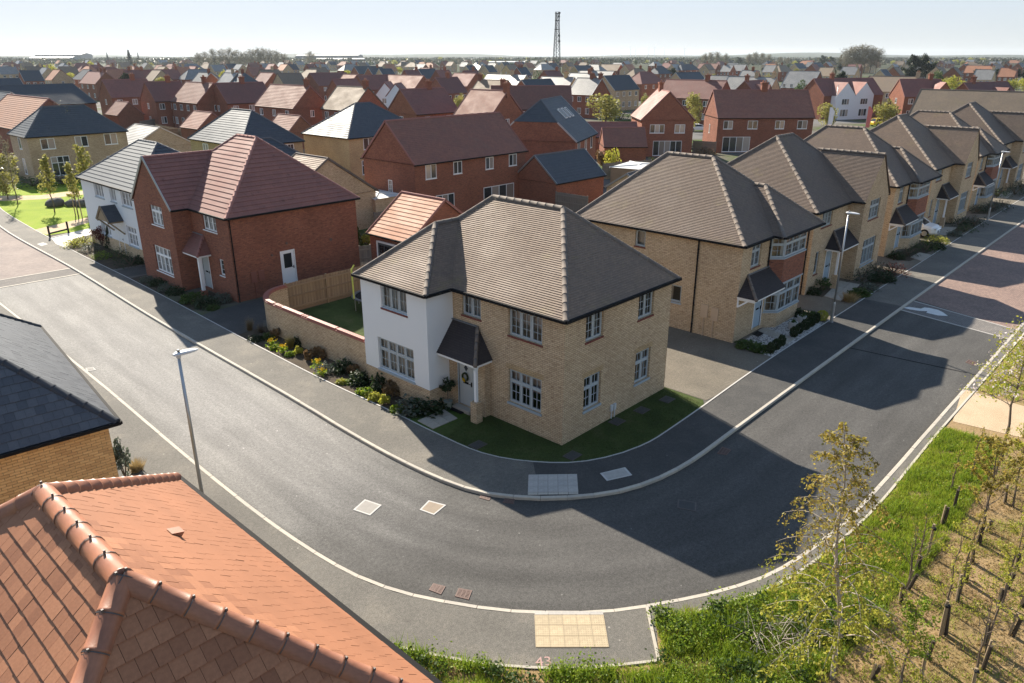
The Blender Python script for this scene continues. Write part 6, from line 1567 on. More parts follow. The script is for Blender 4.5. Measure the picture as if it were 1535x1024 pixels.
for z, dx, dy in ((Hm*.985, 1.7, -1.2), (Hm*.93, 1.5, -.9), (Hm*.62, 1.9, -1.3), (Hm*.53, 1.8, -1.6)): m_ = MB(); m_.tube([(dx-.5, dy, z), (dx+.5, dy, z)], .95, 10); m_.build('antenna_drum', 'black_plastic', t)
for i, px in enumerate((905.3, 930.4, 944.8, 952.4, 972, 980.3, 995.6, 1025.5)):
    c = CAM+(FW+RT*(px-CX)/F_PX-UP*(85-CY)/F_PX)*4700; Ht = 52+6*((i*7) % 3); t = thing('wind_turbine', f'{ORD[i]} distant white wind turbine from the left on the horizon', 'wind turbine', (c[0], c[1], 0), YAW+math.pi, 'wind turbines on the horizon')
    m_ = MB(); m_.tube([(0, 0, 0), (0, 0, Ht)], [1.5, 1.0], 6); m_.build('tower', 'paint_white', t)
    m_ = MB()
    for b_ in range(3): a = .4+i+b_*2.094; m_.beam((2, 0, Ht), (2, 20*math.cos(a), Ht+20*math.sin(a)), .9, .5)
    m_.build('rotor', 'paint_white', t)
# ------------------------------------------------------------------ vegetation
def shrub_proto(name, kind, seed):
    """a unit shrub about 1 m across and 1 m high"""
    r = np.random.default_rng(seed)
    if kind in ('ball', 'mound'):
        n = 520; d = r.normal(size=(n, 3)); d /= np.linalg.norm(d, axis=1)[:, None]; d[:, 2] = np.abs(d[:, 2])*1.0 if kind == 'mound' else d[:, 2]
        p = d*(r.uniform(.55 if kind == 'ball' else .3, 1.08, n)**.5)[:, None]*(.5 if kind == 'ball' else .55)
        p *= 1+(.08 if kind == 'ball' else .24)*np.sin(d[:, :1]*7+seed)*np.cos(d[:, 1:2]*8+seed)
        p[:, 2] = p[:, 2]+.5 if kind == 'ball' else p[:, 2]*1.3
        return p
    if kind == 'cone': n = 500; z = r.uniform(0, 1, n); a = r.uniform(0, 6.28, n); q = .4*(1-z)**.7*r.uniform(.6, 1, n); return np.stack([q*np.cos(a), q*np.sin(a), z], 1)
    if kind == 'loose': return blob_points(420, .52, .52, .5, 11, seed)+np.array((0, 0, .5))
_SP = {}
def shrub(label, x, y, w, h, kind, mat, size=.07, group='shrubs in the front gardens', z=0.0, name='shrub', cat='shrub'):
    key = (kind, mat, round(size/max(w, .3), 1))
    if kind == 'grass':
        if key not in _SP:
            n = 260; a = NR.uniform(0, 6.28, n); le = NR.uniform(.1, .55, n); b = NR.normal(0, .1, (n, 2)); hh = NR.uniform(.6, 1.0, n)
            v = np.stack([np.stack([b[:, 0]-.02, b[:, 1], 0*a], 1), np.stack([b[:, 0]+.02, b[:, 1]+.01, 0*a], 1), np.stack([b[:, 0]+le*np.cos(a), b[:, 1]+le*np.sin(a), hh], 1)], 1)
            me = bpy.data.meshes.new('blades'); me.from_pydata(v.reshape(-1, 3).tolist(), [], np.arange(n*3).reshape(n, 3).tolist()); me.materials.append(MATS[mat]); _SP[key] = (me, None)
    elif key not in _SP:
        p = shrub_proto(name, kind, len(_SP)+3); me = leaf_mesh('leaves', p, size/max(w, .3)*1.0, mat)
        st = MB()
        for i in range(5):
            a = i*1.25; st.tube([(0, 0, 0), (.14*math.cos(a), .14*math.sin(a), .35), (.26*math.cos(a), .26*math.sin(a), .62)], [.03, .02, .008], 4, cap=False)
        _SP[key] = (me, st.mesh('stem', 'bark'))
    me, st = _SP[key]; t = thing(name, label, cat, (x, y, z), RN.uniform(0, 6), group); t.scale = (w, w*RN.uniform(.85, 1.1), h)
    if st: obj('stem', st, t); obj('foliage', me, t)
    else: obj('blades', me, t)
    return t
def shrubs(rows, off, s):
    for lab, px, py, w, h, kind, mat, *sz in rows:
        c = G(off[0]+px/s, off[1]+py/s, .02); f_ = .74 if off == (360, 400) else 1.0; shrub(lab, c[0], c[1], w*f_, h*f_, kind, mat, *(sz or [.08]))
# bed along the garden wall
shrubs([('straw coloured grass at the drive end of the wall bed', 70, 485, .9, 1.1, 'grass', 'straw'), ('second straw grass clump by the curved wall', 160, 500, .7, .9, 'grass', 'straw'), ('low dark shrub at the footpath end of the wall bed', 125, 560, 1.1, .5, 'mound', 'leaf_dark'), ('green mound beside the straw grasses', 215, 545, .9, .55, 'mound', 'leaf_green'), ('dry brown shrub against the curved wall', 275, 540, .8, 1.0, 'loose', 'leaf_brown'), ('rusty orange grass clump in the wall bed', 385, 620, .85, 1.0, 'grass', 'leaf_bud'), ('dry brown shrub against the middle of the garden wall', 590, 680, .9, 1.0, 'loose', 'leaf_brown'), ('small dry brown clump in the wall bed', 520, 715, .6, .7, 'loose', 'leaf_brown'), ('leafless brown clump by the wall', 640, 700, .6, .7, 'loose', 'leaf_brown'),
 ('bright green clump nearest the drive in the wall bed', 270, 630, .6, .4, 'mound', 'leaf_bright'), ('bright green clump below the orange grass', 380, 680, .6, .4, 'mound', 'leaf_bright'), ('yellow green upright shrub in the wall bed', 455, 670, .55, .65, 'loose', 'leaf_yellow'), ('dark shrub behind the orange grass', 445, 600, .7, .8, 'mound', 'leaf_dark'), ('silvery flowering shrub in the wall bed', 660, 800, 1.4, .75, 'mound', 'leaf_silver'), ('dark evergreen shrub against the wall near the house', 800, 800, 1.3, 1.1, 'mound', 'leaf_dark'), ('brown shrub at the house end of the garden wall', 860, 820, .8, .9, 'loose', 'leaf_brown'), ('dark low shrub below the brown one near the bay', 925, 880, 1.1, .7, 'mound', 'leaf_dark'),
 ('yellow green seedling patch at the kerb edge', 780, 890, .6, .35, 'mound', 'leaf_yellow'), ('bright green patch at the kerb edge', 850, 890, .6, .35, 'mound', 'leaf_bright'), ('bright green patch farther along the kerb edge', 930, 965, .6, .4, 'mound', 'leaf_bright'), ('pale green patch by the edging below the bay', 990, 990, .55, .35, 'mound', 'leaf_yellow')], (360, 400), 5.12)
shrubs([('dark bush below the white bay, left one', 60, 345, 1.0, .8, 'mound', 'leaf_dark'), ('large dark bush under the lower bay window', 280, 400, 1.1, 1.1, 'mound', 'leaf_dark'), ('dry brown grass under the bay corner', 395, 475, .8, .9, 'loose', 'leaf_brown'), ('bright green plant on the edging, first below the bay', 130, 455, .5, .4, 'mound', 'leaf_bright'), ('bright green plant on the edging, second below the bay', 210, 500, .5, .4, 'mound', 'leaf_yellow'), ('yellow green spiky plant on the edging below the bay', 305, 545, .5, .5, 'loose', 'leaf_yellow'), ('small green plant at the path end of the bed', 415, 610, .5, .35, 'mound', 'leaf_bright'), ('grey green lavender mass beside the front path', 560, 610, 1.5, .75, 'mound', 'leaf_silver'), ('dark lavender mass between bay and front path', 700, 610, 1.5, .8, 'mound', 'leaf_dark')], (530, 520), 6.4)
for lab, px, py in (('yellow flowers by the drive end of the wall bed', 242, 570), ('yellow flowers below the orange grass', 325, 615), ('yellow flowers in the middle of the wall bed', 585, 725), ('yellow flowers in front of the silvery shrub', 625, 790)):
    c = G(360+px/5.12, 400+py/5.12, .3); t = thing('flower_clump', lab, 'flowers', (c[0], c[1], 0), 0, 'yellow flower clumps'); obj('petal', leaf_mesh('petal', NR.normal(0, .12, (34, 3))*np.array((1, 1, .35))+np.array((0, 0, .34)), .07, 'petal_yellow'), t); obj('foliage', leaf_mesh('foliage', NR.normal(0, .14, (60, 3))*np.array((1, 1, .5))+np.array((0, 0, .16)), .1, 'leaf_bright'), t)
# front gardens of the red and white houses
shrubs([('yellow green hedge plant at the end of the white house bed', 430, 535, 1.5, .8, 'mound', 'leaf_yellow'), ('yellow green shrub next to the paved path', 480, 520, 1.7, .9, 'mound', 'leaf_yellow'), ('silvery shrub before the white house', 520, 560, 1.6, .9, 'mound', 'leaf_silver'), ('dark red shrub beside the white house porch', 588, 535, 1.2, 1.8, 'loose', 'leaf_red'), ('dark conical shrub by the white house door', 640, 545, 1.2, 1.7, 'cone', 'leaf_dark'), ('bright green shrub before the white house', 585, 600, 1.4, .7, 'mound', 'leaf_bright'), ('broad dark shrub before the white house, left one', 680, 600, 1.9, 1.0, 'mound', 'leaf_green'), ('broad dark shrub before the white house, right one', 755, 640, 2.0, 1.0, 'mound', 'leaf_dark'), ('dark mound near the shared drive of the white house', 800, 625, 1.4, .6, 'mound', 'leaf_dark'),
 ('low silvery shrub before the red gable, first from the left', 850, 735, .9, .5, 'mound', 'leaf_silver'), ('low dark shrub before the red gable, second from the left', 905, 755, 1.0, .6, 'mound', 'leaf_dark'), ('low silvery shrub before the red gable, third from the left', 955, 785, 1.0, .6, 'mound', 'leaf_silver'), ('low dark shrub before the red gable, fourth from the left', 1010, 805, 1.0, .6, 'mound', 'leaf_dark'), ('large dark green shrub by the red house porch', 1110, 850, 1.4, .8, 'mound', 'leaf_green'), ('dark green shrub below the small window of the red house', 1185, 875, 1.4, .75, 'mound', 'leaf_dark'), ('silver flowering shrub at the corner of the red house', 1275, 850, 1.3, .7, 'mound', 'leaf_silver'), ('yellowish low plant by the footpath of the red house', 1225, 895, .7, .4, 'mound', 'leaf_green')], (0, 230), 3.8375)
# the row along the right street: pebble garden with clipped box, then darker beds
def psheet(name, px, off, s, z, mat): return sheet(name, [tuple(G(off[0]+a/s, off[1]+b/s)[:2]) for a, b in px], z, mat)
o1, s1 = (1000, 400), 6.14
psheet('pebble_bed', [(640, 715), (960, 832), (1440, 520), (1300, 440), (1180, 410), (900, 545), (760, 640)], o1, s1, .012, 'pebbles')
q = [np.array(G(o1[0]+a/s1, o1[1]+b/s1)) for a, b in ((640, 715), (960, 832), (1440, 520), (1180, 420))]
pb = MB()
for i in range(2600):
    u, v = RN.random(), RN.random(); p = (q[0]*(1-u)+q[1]*u)*(1-v)+(q[3]*(1-u)+q[2]*u)*v; s = RN.uniform(.018, .05); o = len(pb.v)
    for dx, dy, dz in ((-1, -.7, 0), (1, -.8, 0), (.9, .8, 0), (-.8, .9, 0), (0, 0, .7)): pb.v.append((p[0]+dx*s*RN.uniform(.7, 1.2), p[1]+dy*s*RN.uniform(.7, 1.2), .012+dz*s))
    for f in ((0, 1, 4), (1, 2, 4), (2, 3, 4), (3, 0, 4)): pb.f.append(tuple(o+k for k in f)); pb.mi.append(0)
stuff(pb.build('pebbles', 'concrete'))
def slab_path(label, px, off, s, nu, nv, mat='path_slab'):
    q = [np.array(G(off[0]+a/s, off[1]+b/s))[:2] for a, b in px]; t = structure(obj('front_path', None, None, (q[0][0], q[0][1], 0)))
    for i in range(nu):
        for k in range(nv):
            f = lambda u, v: (q[0]*(1-u)+q[1]*u)*(1-v)+(q[3]*(1-u)+q[2]*u)*v-q[0]; e = .02
            m_ = MB(); prism(m_, [f((i+e)/nu, (k+e)/nv), f((i+1-e)/nu, (k+e)/nv), f((i+1-e)/nu, (k+1-e)/nv), f((i+e)/nu, (k+1-e)/nv)], .0, .03+RN.uniform(0, .004)); m_.build('paving_slab', mat, t)
def mat_px(label, px, off, s, z=.035):
    q = [np.array(G(off[0]+a/s, off[1]+b/s, z)) for a, b in px]; m_ = MB(); c = sum(q)/4; prism(m_, [p-c for p in q], 0, .02); tag(m_.build('doormat', 'mat_black', None, (c[0], c[1], z)), label, 'doormat')
slab_path('', [(835, 590), (900, 560), (1175, 668), (1105, 715)], o1, s1, 2, 5); mat_px('black doormat at the blue door by the pebble garden', [(780, 620), (840, 645), (890, 612), (830, 592)], o1, s1)
n_ = 0
for lab, px, py, w, h, k, m_ in [('dark mound plant at the drive end of the pebble garden', 717, 735, 1.0, .55, 'mound', 'leaf_green'), ('dark mound plant near the drive, second in the pebble garden', 848, 770, .9, .55, 'mound', 'leaf_green')]+[(f'small clipped box ball, {ORD[i]} from the drive in the pebble garden', x, y, .42, .6, 'ball', 'leaf_dark') for i, (x, y) in enumerate(((950, 795), (1003, 760), (1050, 725), (1163, 645), (1215, 612), (1265, 580), (1322, 550), (1372, 515)))]+[('round dark shrub behind the white pots', 1215, 450, .8, .6, 'mound', 'leaf_dark'), ('round green shrub near the lamp post', 1330, 475, .9, .6, 'mound', 'leaf_green'), ('bright yellow shrub at the foot of the lamp post', 1422, 492, .6, .6, 'ball', 'leaf_yellow')]:
    c = G(o1[0]+px/s1, o1[1]+py/s1, .02); shrub(lab, c[0], c[1], w, h, k, m_, .06)
for lab, px, py in (('white plant pot on the pebbles, left one', 1150, 575), ('white plant pot on the pebbles, right one', 1232, 520)):
    c = G(o1[0]+px/s1, o1[1]+py/s1); t = thing('plant_pot', lab, 'plant pot', (c[0], c[1], .012)); m_ = MB(); m_.lathe([(.17, 0), (.24, .4), (.25, .42), (.21, .42), (.2, .36)], n=14); m_.build('pot', 'pot', t, smooth=True); obj('foliage', leaf_mesh('foliage', NR.normal(0, .09, (40, 3))*np.array((1, 1, .5))+np.array((0, 0, .45)), .08, 'leaf_green'), t)
o2, s2 = (1200, 230), 4.266
psheet('flower_bed', [(30, 900), (140, 920), (240, 840), (170, 800)], o2, s2, .006, 'soil'); psheet('flower_bed', [(255, 950), (360, 940), (640, 765), (560, 740), (380, 840)], o2, s2, .006, 'soil')
slab_path('', [(150, 915), (250, 815), (385, 840), (255, 945)], o2, s2, 3, 2); slab_path('', [(700, 665), (760, 635), (835, 650), (775, 690)], o2, s2, 2, 2); slab_path('', [(850, 520), (905, 470), (1000, 475), (935, 525)], o2, s2, 3, 2); slab_path('', [(1255, 285), (1300, 245), (1365, 250), (1320, 290)], o2, s2, 3, 2)
psheet('flower_bed', [(560, 670), (700, 690), (920, 585), (790, 560)], o2, s2, .006, 'soil'); psheet('flower_bed', [(940, 530), (1000, 530), (1165, 440), (1060, 420)], o2, s2, .006, 'soil'); psheet('flower_bed', [(1085, 385), (1200, 390), (1330, 325), (1240, 310)], o2, s2, .006, 'soil')
shrubs([('small dark shrub by the side wall of the nearest gabled cream house', 75, 895, .9, .6, 'mound', 'leaf_dark'), ('dark green shrub left of the slab path', 140, 875, 1.2, 1.0, 'loose', 'leaf_green'), ('large dark shrub beneath the gable window, left one', 395, 815, 1.9, 1.2, 'mound', 'leaf_dark'), ('large dark shrub beneath the gable window, middle one', 485, 770, 2.0, 1.2, 'mound', 'leaf_dark'), ('large reddish dark shrub beneath the gable window, right one', 590, 768, 1.9, 1.1, 'mound', 'leaf_red'), ('grassy mound by the right footpath', 310, 945, 1.2, .6, 'grass', 'straw'), ('green mound right of the slab path', 375, 905, 1.1, .6, 'mound', 'leaf_green'), ('olive mound farther along the bed', 440, 870, 1.1, .6, 'mound', 'leaf_silver'), ('dark green mound before the gable window', 525, 810, 1.5, .8, 'mound', 'leaf_dark')], o2, s2)
shrubs([('dark shrub by the hanging basket porch', 610, 670, 1.2, .7, 'mound', 'leaf_dark'), ('flowering dark shrub beside the white car, left', 690, 650, 1.6, .9, 'mound', 'leaf_dark'), ('dark shrub beside the white car, middle', 800, 615, 2.0, 1.0, 'mound', 'leaf_green'), ('yellow shrub beside the white car', 835, 572, 1.6, .9, 'mound', 'leaf_yellow'), ('yellow green shrub at the drive of the white car', 895, 575, 1.2, .8, 'mound', 'leaf_yellow'), ('dark shrub by the footpath below the white car', 865, 605, 1.2, .7, 'mound', 'leaf_dark'), ('dark shrub past the white car, first', 1010, 460, 1.9, 1.1, 'mound', 'leaf_dark'), ('dark shrub past the white car, second', 1105, 455, 2.2, 1.1, 'mound', 'leaf_dark'), ('dark shrub past the white car, third', 1060, 495, 1.6, .8, 'mound', 'leaf_green'), ('dark shrub past the white car, by the path', 985, 525, 1.2, .6, 'mound', 'leaf_silver'), ('dark shrub behind the second lamp post, left', 1130, 375, 1.8, 1.0, 'mound', 'leaf_dark'), ('pale flowering shrub behind the second lamp post', 1215, 365, 2.2, 1.2, 'mound', 'leaf_silver'), ('dark shrub behind the second lamp post, right', 1275, 350, 2.0, 1.1, 'mound', 'leaf_dark'), ('dark shrub beyond the second lamp post', 1255, 275, 2.2, 1.3, 'mound', 'leaf_green'), ('dark shrub by the last porch of the row', 1370, 262, 2.4, 1.4, 'mound', 'leaf_dark'), ('last dark shrub at the right edge of the row', 1410, 225, 2.6, 1.5, 'mound', 'leaf_dark')], o2, s2)
# front door of the corner house
slab_path('', [(612, 712), (762, 793), (1000, 690), (868, 604)], (530, 520), 6.4, 2, 3)
mat_px('black doormat before the grey front door', [(918, 598), (1030, 645), (1105, 610), (985, 558)], (530, 520), 6.4, .036)
c = G(672, 613); t = thing('potted_topiary', 'round potted topiary left of the grey front door', 'potted plant', (c[0], c[1], .02)); m_ = MB(); m_.lathe([(.13, 0), (.18, .34), (.2, .36), (.16, .36)], n=12); m_.build('pot', 'pot_green', t); m_ = MB(); m_.tube([(0, 0, .3), (0, 0, .85)], .02); m_.build('stem', 'bark', t); obj('foliage', leaf_mesh('foliage', blob_points(420, .34, .34, .32, 10, 3)+np.array((0, 0, 1.05)), .07, 'leaf_dark'), t)
c = G(701, 607); t = thing('potted_topiary', 'small potted shrub right of the grey front door', 'potted plant', (c[0]-.12, c[1]-.1, .02)); m_ = MB(); m_.lathe([(.12, 0), (.16, .3), (.13, .3)], n=12); m_.build('pot', 'pot_green', t); obj('foliage', leaf_mesh('foliage', blob_points(220, .22, .22, .28, 8, 5)+np.array((0, 0, .6)), .06, 'leaf_green'), t)
# plants in the gardens behind
for lab, px, py, w, h, k, m_ in (('yellow shrub behind the second ridge', 925, 268, 3.2, 1.6, 'loose', 'leaf_yellow'), ('tall yellow green shrub by the garden fence', 916, 262, 2.0, 3.4, 'loose', 'leaf_yellow'), ('dark conifer shrub behind the garden fence', 948, 248, 1.6, 3.0, 'cone', 'leaf_green'), ('round brownish shrub by the glazed gable', 978, 250, 2.2, 1.6, 'mound', 'leaf_pale'), ('brown shrub under the carport eaves', 905, 252, 2.2, 3.0, 'loose', 'leaf_brown'), ('russet hedge left of the wide red house', 1056, 232, 3.4, 1.6, 'mound', 'leaf_brown'), ('orange shrub between the two red houses', 1017, 212, 2.6, 2.4, 'loose', 'leaf_bud'), ('green shrub between the two red houses', 1026, 222, 3.0, 2.0, 'mound', 'leaf_silver'), ('yellow climber beside the pale garden roof', 880, 284, 2.0, 2.4, 'loose', 'leaf_yellow'), ('dark conical shrub between the red house and garage', 537, 372, 1.0, 1.6, 'cone', 'leaf_green'), ('yellow flowering shrub at the short fence', 549, 366, 1.0, .9, 'loose', 'leaf_yellow'), ('green shrub by the yellow brick house wall', 606, 272, 1.6, 1.6, 'mound', 'leaf_dark'), ('bushes below the pale tree', 930, 180, 5, 3, 'mound', 'leaf_green'), ('hedge before the cream slate roofed house', 95, 276, 5.5, 1.5, 'mound', 'leaf_dark'), ('second hedge before the cream slate roofed house', 50, 279, 5.5, 1.5, 'mound', 'leaf_green'), ('third hedge before the cream slate roofed house', 128, 270, 4.5, 1.6, 'mound', 'leaf_dark')):
    c = G(px, py); shrub(lab, c[0], c[1], w, h, k, m_, .16, 'shrubs in the back gardens')
# trees
def tree_proto(kind, seed):
    """unit tree one metre high: trunk mesh and crown mesh"""
    mb = MB(); r = np.random.default_rng(seed)
    if kind == 'young': tips = branches(mb, .98, .014, .24, 16, seed, start=.3, up=1.1); p = np.repeat(tips, 7, 0)+r.normal(0, .022, (len(tips)*7, 3)); c = leaf_mesh('crown', p, .03, 'leaf_pale', aspect=1.5)
    elif kind == 'thin': tips = branches(mb, .95, .013, .30, 14, seed, start=.25, up=1.2); p = np.repeat(tips, 5, 0)+r.normal(0, .03, (len(tips)*5, 3)); c = leaf_mesh('crown', p, .009, 'twig_far', aspect=6)
    elif kind == 'bare': tips = branches(mb, .95, .02, .46, 26, seed, start=.15, up=.9); p = np.repeat(tips, 9, 0)+r.normal(0, .05, (len(tips)*9, 3)); c = leaf_mesh('crown', p, .013, 'twig_far', aspect=5)
    elif kind == 'round': tips = branches(mb, .8, .02, .3, 9, seed, start=.25); c = leaf_mesh('crown', blob_points(1500, .34, .34, .42, 16, seed)+np.array((0, 0, .56)), .034, 'leaf_pale')
    elif kind == 'green': tips = branches(mb, .8, .025, .32, 9, seed, start=.2); c = leaf_mesh('crown', blob_points(1500, .45, .45, .42, 18, seed)+np.array((0, 0, .56)), .04, 'leaf_green')
    elif kind == 'willow': tips = branches(mb, .8, .025, .36, 9, seed, start=.2); c = leaf_mesh('crown', blob_points(1500, .48, .48, .44, 18, seed)+np.array((0, 0, .55)), .04, 'leaf_yellow')
    elif kind == 'pine': tips = branches(mb, .9, .022, .42, 14, seed, start=.25, up=.35); p = np.repeat(tips, 14, 0)+r.normal(0, .042, (len(tips)*14, 3))*np.array((1, 1, .6)); c = leaf_mesh('crown', p, .036, 'leaf_pine', aspect=2)
    elif kind == 'conifer':
        mb.tube([(0, 0, 0), (0, 0, .95)], [.02, .004], 5); n = 1100; z = r.uniform(.05, 1, n); a = r.uniform(0, 6.28, n); q = .26*(1-z)**.85*(.7+.3*np.sin(z*60))*r.uniform(.4, 1, n); c = leaf_mesh('crown', np.stack([q*np.cos(a), q*np.sin(a), z], 1), .04, 'leaf_pine', aspect=2)
    return mb.mesh('trunk', 'bark_dark' if kind in ('pine', 'conifer') else 'bark'), c
_TP = {}; _N = {}
def tree(label, kind, px, base, top=None, h=None, wide=1.0, group=None, pos=None, name='tree'):
    c = np.array((*pos, 0.0)) if pos else G(px, base)
    if h is None:
        h = 1.0
        while pix((c[0], c[1], h))[1] > top and h < 60: h *= 1.03
    v = (kind, RN.randint(0, 2))
    if v not in _TP: _TP[v] = tree_proto(kind, 40+len(_TP))
    if group and (group.startswith(('bare trees', 'tall bare', 'tree belt'))): _N[label] = _N.get(label, 0)+1; label = ORD[min(_N[label], 25)-1]+' '+label
    t = thing(name, label, 'tree', (c[0], c[1], 0), RN.uniform(0, 6.28), group); t.scale = (h*wide, h*wide, h)
    obj('trunk', _TP[v][0], t); obj('crown', _TP[v][1], t); return t
g = 'young trees on the green'
tree('young leafing tree on the green before the first boulder', 'young', 82, 318, h=5.0, group=g, wide=.9); tree('young leafing tree between two stakes on the green', 'young', 118, 326, h=4.7, group=g, wide=.9); tree('young leafing tree nearest the white house', 'young', 137, 314, h=5.8, group=g, wide=.9)
tree('thin leaning dark tree at the left of the green', 'thin', 27, 307, h=6.2, group=g, wide=.7); tree('small pale green tree at the left edge of the green', 'round', 12, 299, h=3.4, group=g); tree('bare dark tree before the cream slate roofed house', 'thin', 116, 262, h=8.0, group=g, wide=.9); tree('pale blossoming tree behind the green', 'round', 10, 288, h=4.5, group=g, wide=1.3)
for lab, px in (('wooden tree stake on the green, left of the pair', (113.5, 324)), ('wooden tree stake on the green, right of the pair', (123.5, 327))):
    c = G(*px); m_ = MB(); m_.tube([(0, 0, 0), (0, 0, 2.1)], [.05, .045], 7); tag(m_.build('tree_stake', 'stake_wood', None, (c[0], c[1], 0)), lab, 'stake', 'stakes of the young trees')
for x, b, tp, k, w, lab, g in [(x, 104, y, 'bare', 1.15, 'bare grey tree in the row on the left skyline', 'bare trees on the left skyline') for x, y in ((300, 82), (310, 80), (322, 77), (334, 77), (346, 76), (357, 78), (368, 80), (379, 77), (388, 76), (398, 76), (408, 77), (417, 79), (427, 83))]+[(x, 103, y, 'bare', 1.1, 'bare grey tree in the group right of the mast', 'bare trees right of the mast') for x, y in ((1055, 83), (1064, 81), (1074, 81), (1086, 83))]+[(x, 101, y, 'bare', 1.1, 'bare olive tree left of the big bare tree', 'bare trees near the right skyline') for x, y in ((1122, 83), (1130, 81), (1141, 82), (1151, 84), (1168, 87), (1180, 88))]+[(x, 110, y, 'bare', 1.2, 'tall bare poplar in the clump on the right skyline', 'tall bare clump on the right skyline') for x, y in ((1266, 77), (1275, 74), (1284, 73), (1294, 73), (1303, 75), (1312, 78))]+[(466, 100, 79, 'bare', 1.2, 'single bare tree before the central dark shed', None), (196, 100, 75, 'conifer', 1.3, 'dark pointed conifer on the left skyline', None), (163, 97, 79, 'conifer', .8, 'slim conifer left of the dark pointed one', None), (209, 97, 79, 'conifer', .8, 'slim conifer right of the dark pointed one', None), (1107, 100, 86, 'pine', 1.2, 'dark pine left of the olive bare trees', None), (1121, 100, 86, 'pine', 1.2, 'dark pine touching the olive bare trees', None), (1233, 104, 84, 'pine', 1.2, 'dark pine left of the tall bare clump, first', None), (1245, 104, 86, 'pine', 1.1, 'dark pine left of the tall bare clump, second', None), (1258, 106, 83, 'conifer', 1.3, 'green conifer at the foot of the tall bare clump', None)]+[(x, 128, y, 'pine', w, lab, 'dark pines on the right') for x, y, w, lab in ((1364, 83, .95, 'tall dark pine beyond the red cross gable house, left'), (1378, 83, .95, 'tall dark pine beyond the red cross gable house, middle'), (1391, 94, 1.0, 'dark pine beyond the red cross gable house, right'), (1360, 103, 1.0, 'lower dark pine below the tall pair'), (1462, 104, 1.1, 'dark pine among the orange roofs, left'), (1488, 104, 1.1, 'dark pine among the orange roofs, middle'), (1519, 103, 1.2, 'dark pine among the orange roofs, right'), (1536, 98, 1.2, 'dark pine at the right edge'))]+[(x, b, y, 'willow', w, lab, 'yellow green trees') for x, b, y, w, lab in ((1408, 140, 116, .9, 'yellow green tree left of a pair on the right'), (1424, 140, 112, 1.0, 'bright yellow green tree on the right'), (1440, 140, 120, .9, 'yellow green tree by the small cream gable'), (1516, 142, 118, .9, 'yellow green tree near the right edge'), (1534, 142, 116, 1.0, 'yellow green tree at the right edge'), (80, 122, 96, .9, 'yellow green tree at the far left building site'), (140, 112, 91, .7, 'slim yellow green tree at the far left'), (338, 128, 104, .9, 'yellowish tree behind the left back row'), (384, 123, 105, 1.0, 'yellow green tree behind the fourth roof of the back row'), (410, 124, 107, .9, 'green tree at the tall terrace on the left'), (1405, 100, 92, 1.3, 'yellow bush line on the right horizon'), (1432, 98, 89, 1.3, 'green round tree on the right horizon'))]+[(x, b, y, 'round', w, lab, 'pale spring trees among the houses') for x, b, y, w, lab in ((908, 190, 131, 1.35, 'big pale yellow tree in the middle of the houses'), (1035, 200, 138, .7, 'pale slender tree beside the white car'), (1238, 197, 146, .9, 'pale tree right of the wide red house'), (1322, 200, 150, 1.1, 'pale orange tree below the white gables'), (690, 182, 140, .8, 'pale bush tree behind the streaky roof'), (850, 182, 150, .6, 'pale tree left of the big yellow one'), (965, 172, 140, .7, 'thin pale tree on the estate green'), (1120, 120, 112, 1.2, 'pale green bush by the brown hip roof'), (200, 182, 158, .7, 'small pale tree in the garden behind the cream garage'), (398, 140, 128, .9, 'pale bush behind the back row gardens'))]:
    tree(lab, k, x, b, tp, wide=w, group=g)
for i in range(110):
    px = 470+i*9.7+RN.uniform(-5, 5); b = RN.uniform(93.5, 99); k = RN.choice(('green', 'green', 'bare', 'pine', 'willow')); hpx = RN.uniform(4, 9)
    nm = {'green': 'dull green', 'bare': 'bare grey', 'pine': 'dark', 'willow': 'yellow green'}[k]
    w = next(t_ for lim, t_ in lm if px < lim+1); tree(f'distant {nm} tree in the belt {w}', k, px, b, b-hpx, wide=1.4, group=f'tree belt {w}')
for i in range(46):
    px = 3+i*10.2+RN.uniform(-6, 6); b = RN.uniform(92.5, 106); k = RN.choice(('green', 'bare', 'round', 'pine', 'willow', 'green')); nm = {'green': 'dull green', 'bare': 'bare grey', 'pine': 'dark', 'willow': 'yellow green', 'round': 'pale budding'}[k]
    w = next(t_ for lim, t_ in lm if px < lim+1); tree(f'distant {nm} tree in the belt {w}', k, px, b, b-RN.uniform(3, 8), wide=1.3, group=f'tree belt {w}')
# trees and bushes standing between the houses
hc = [(o.location.x, o.location.y, max([abs(v[0]) for ch in o.children for v in ch.bound_box] or [5])) for o in bpy.data.objects if o.get('category') == 'house']
n_ = 0; rr = random.Random(77)
while n_ < 70:
    px = rr.uniform(0, 1535); b = 92+rr.random()**1.5*62; c = G(px, b)
    if any((c[0]-x)**2+(c[1]-y)**2 < (r_+1.2)**2 for x, y, r_ in hc): continue
    d = np.linalg.norm(c-CAM); k = rr.choice(('round', 'willow', 'green', 'green', 'round', 'pine')); h = rr.uniform(3, 6.5) if d < 250 else rr.uniform(5, 9)
    w = next(t_ for lim, t_ in lm if px < lim+1); nm = {'green': 'dull green', 'pine': 'dark', 'willow': 'yellow green', 'round': 'pale budding'}[k]; dp = 'far off' if d > 400 else 'in the middle distance' if d > 200 else 'not far off'
    lb = f'{nm} tree {dp}, {w}'; _N[lb] = _N.get(lb, 0)+1
    tree(lb if _N[lb] == 1 else ORD[_N[lb]-1]+' '+lb, k, px, b, h=h, wide=1.1, group='trees between the houses'); n_ += 1
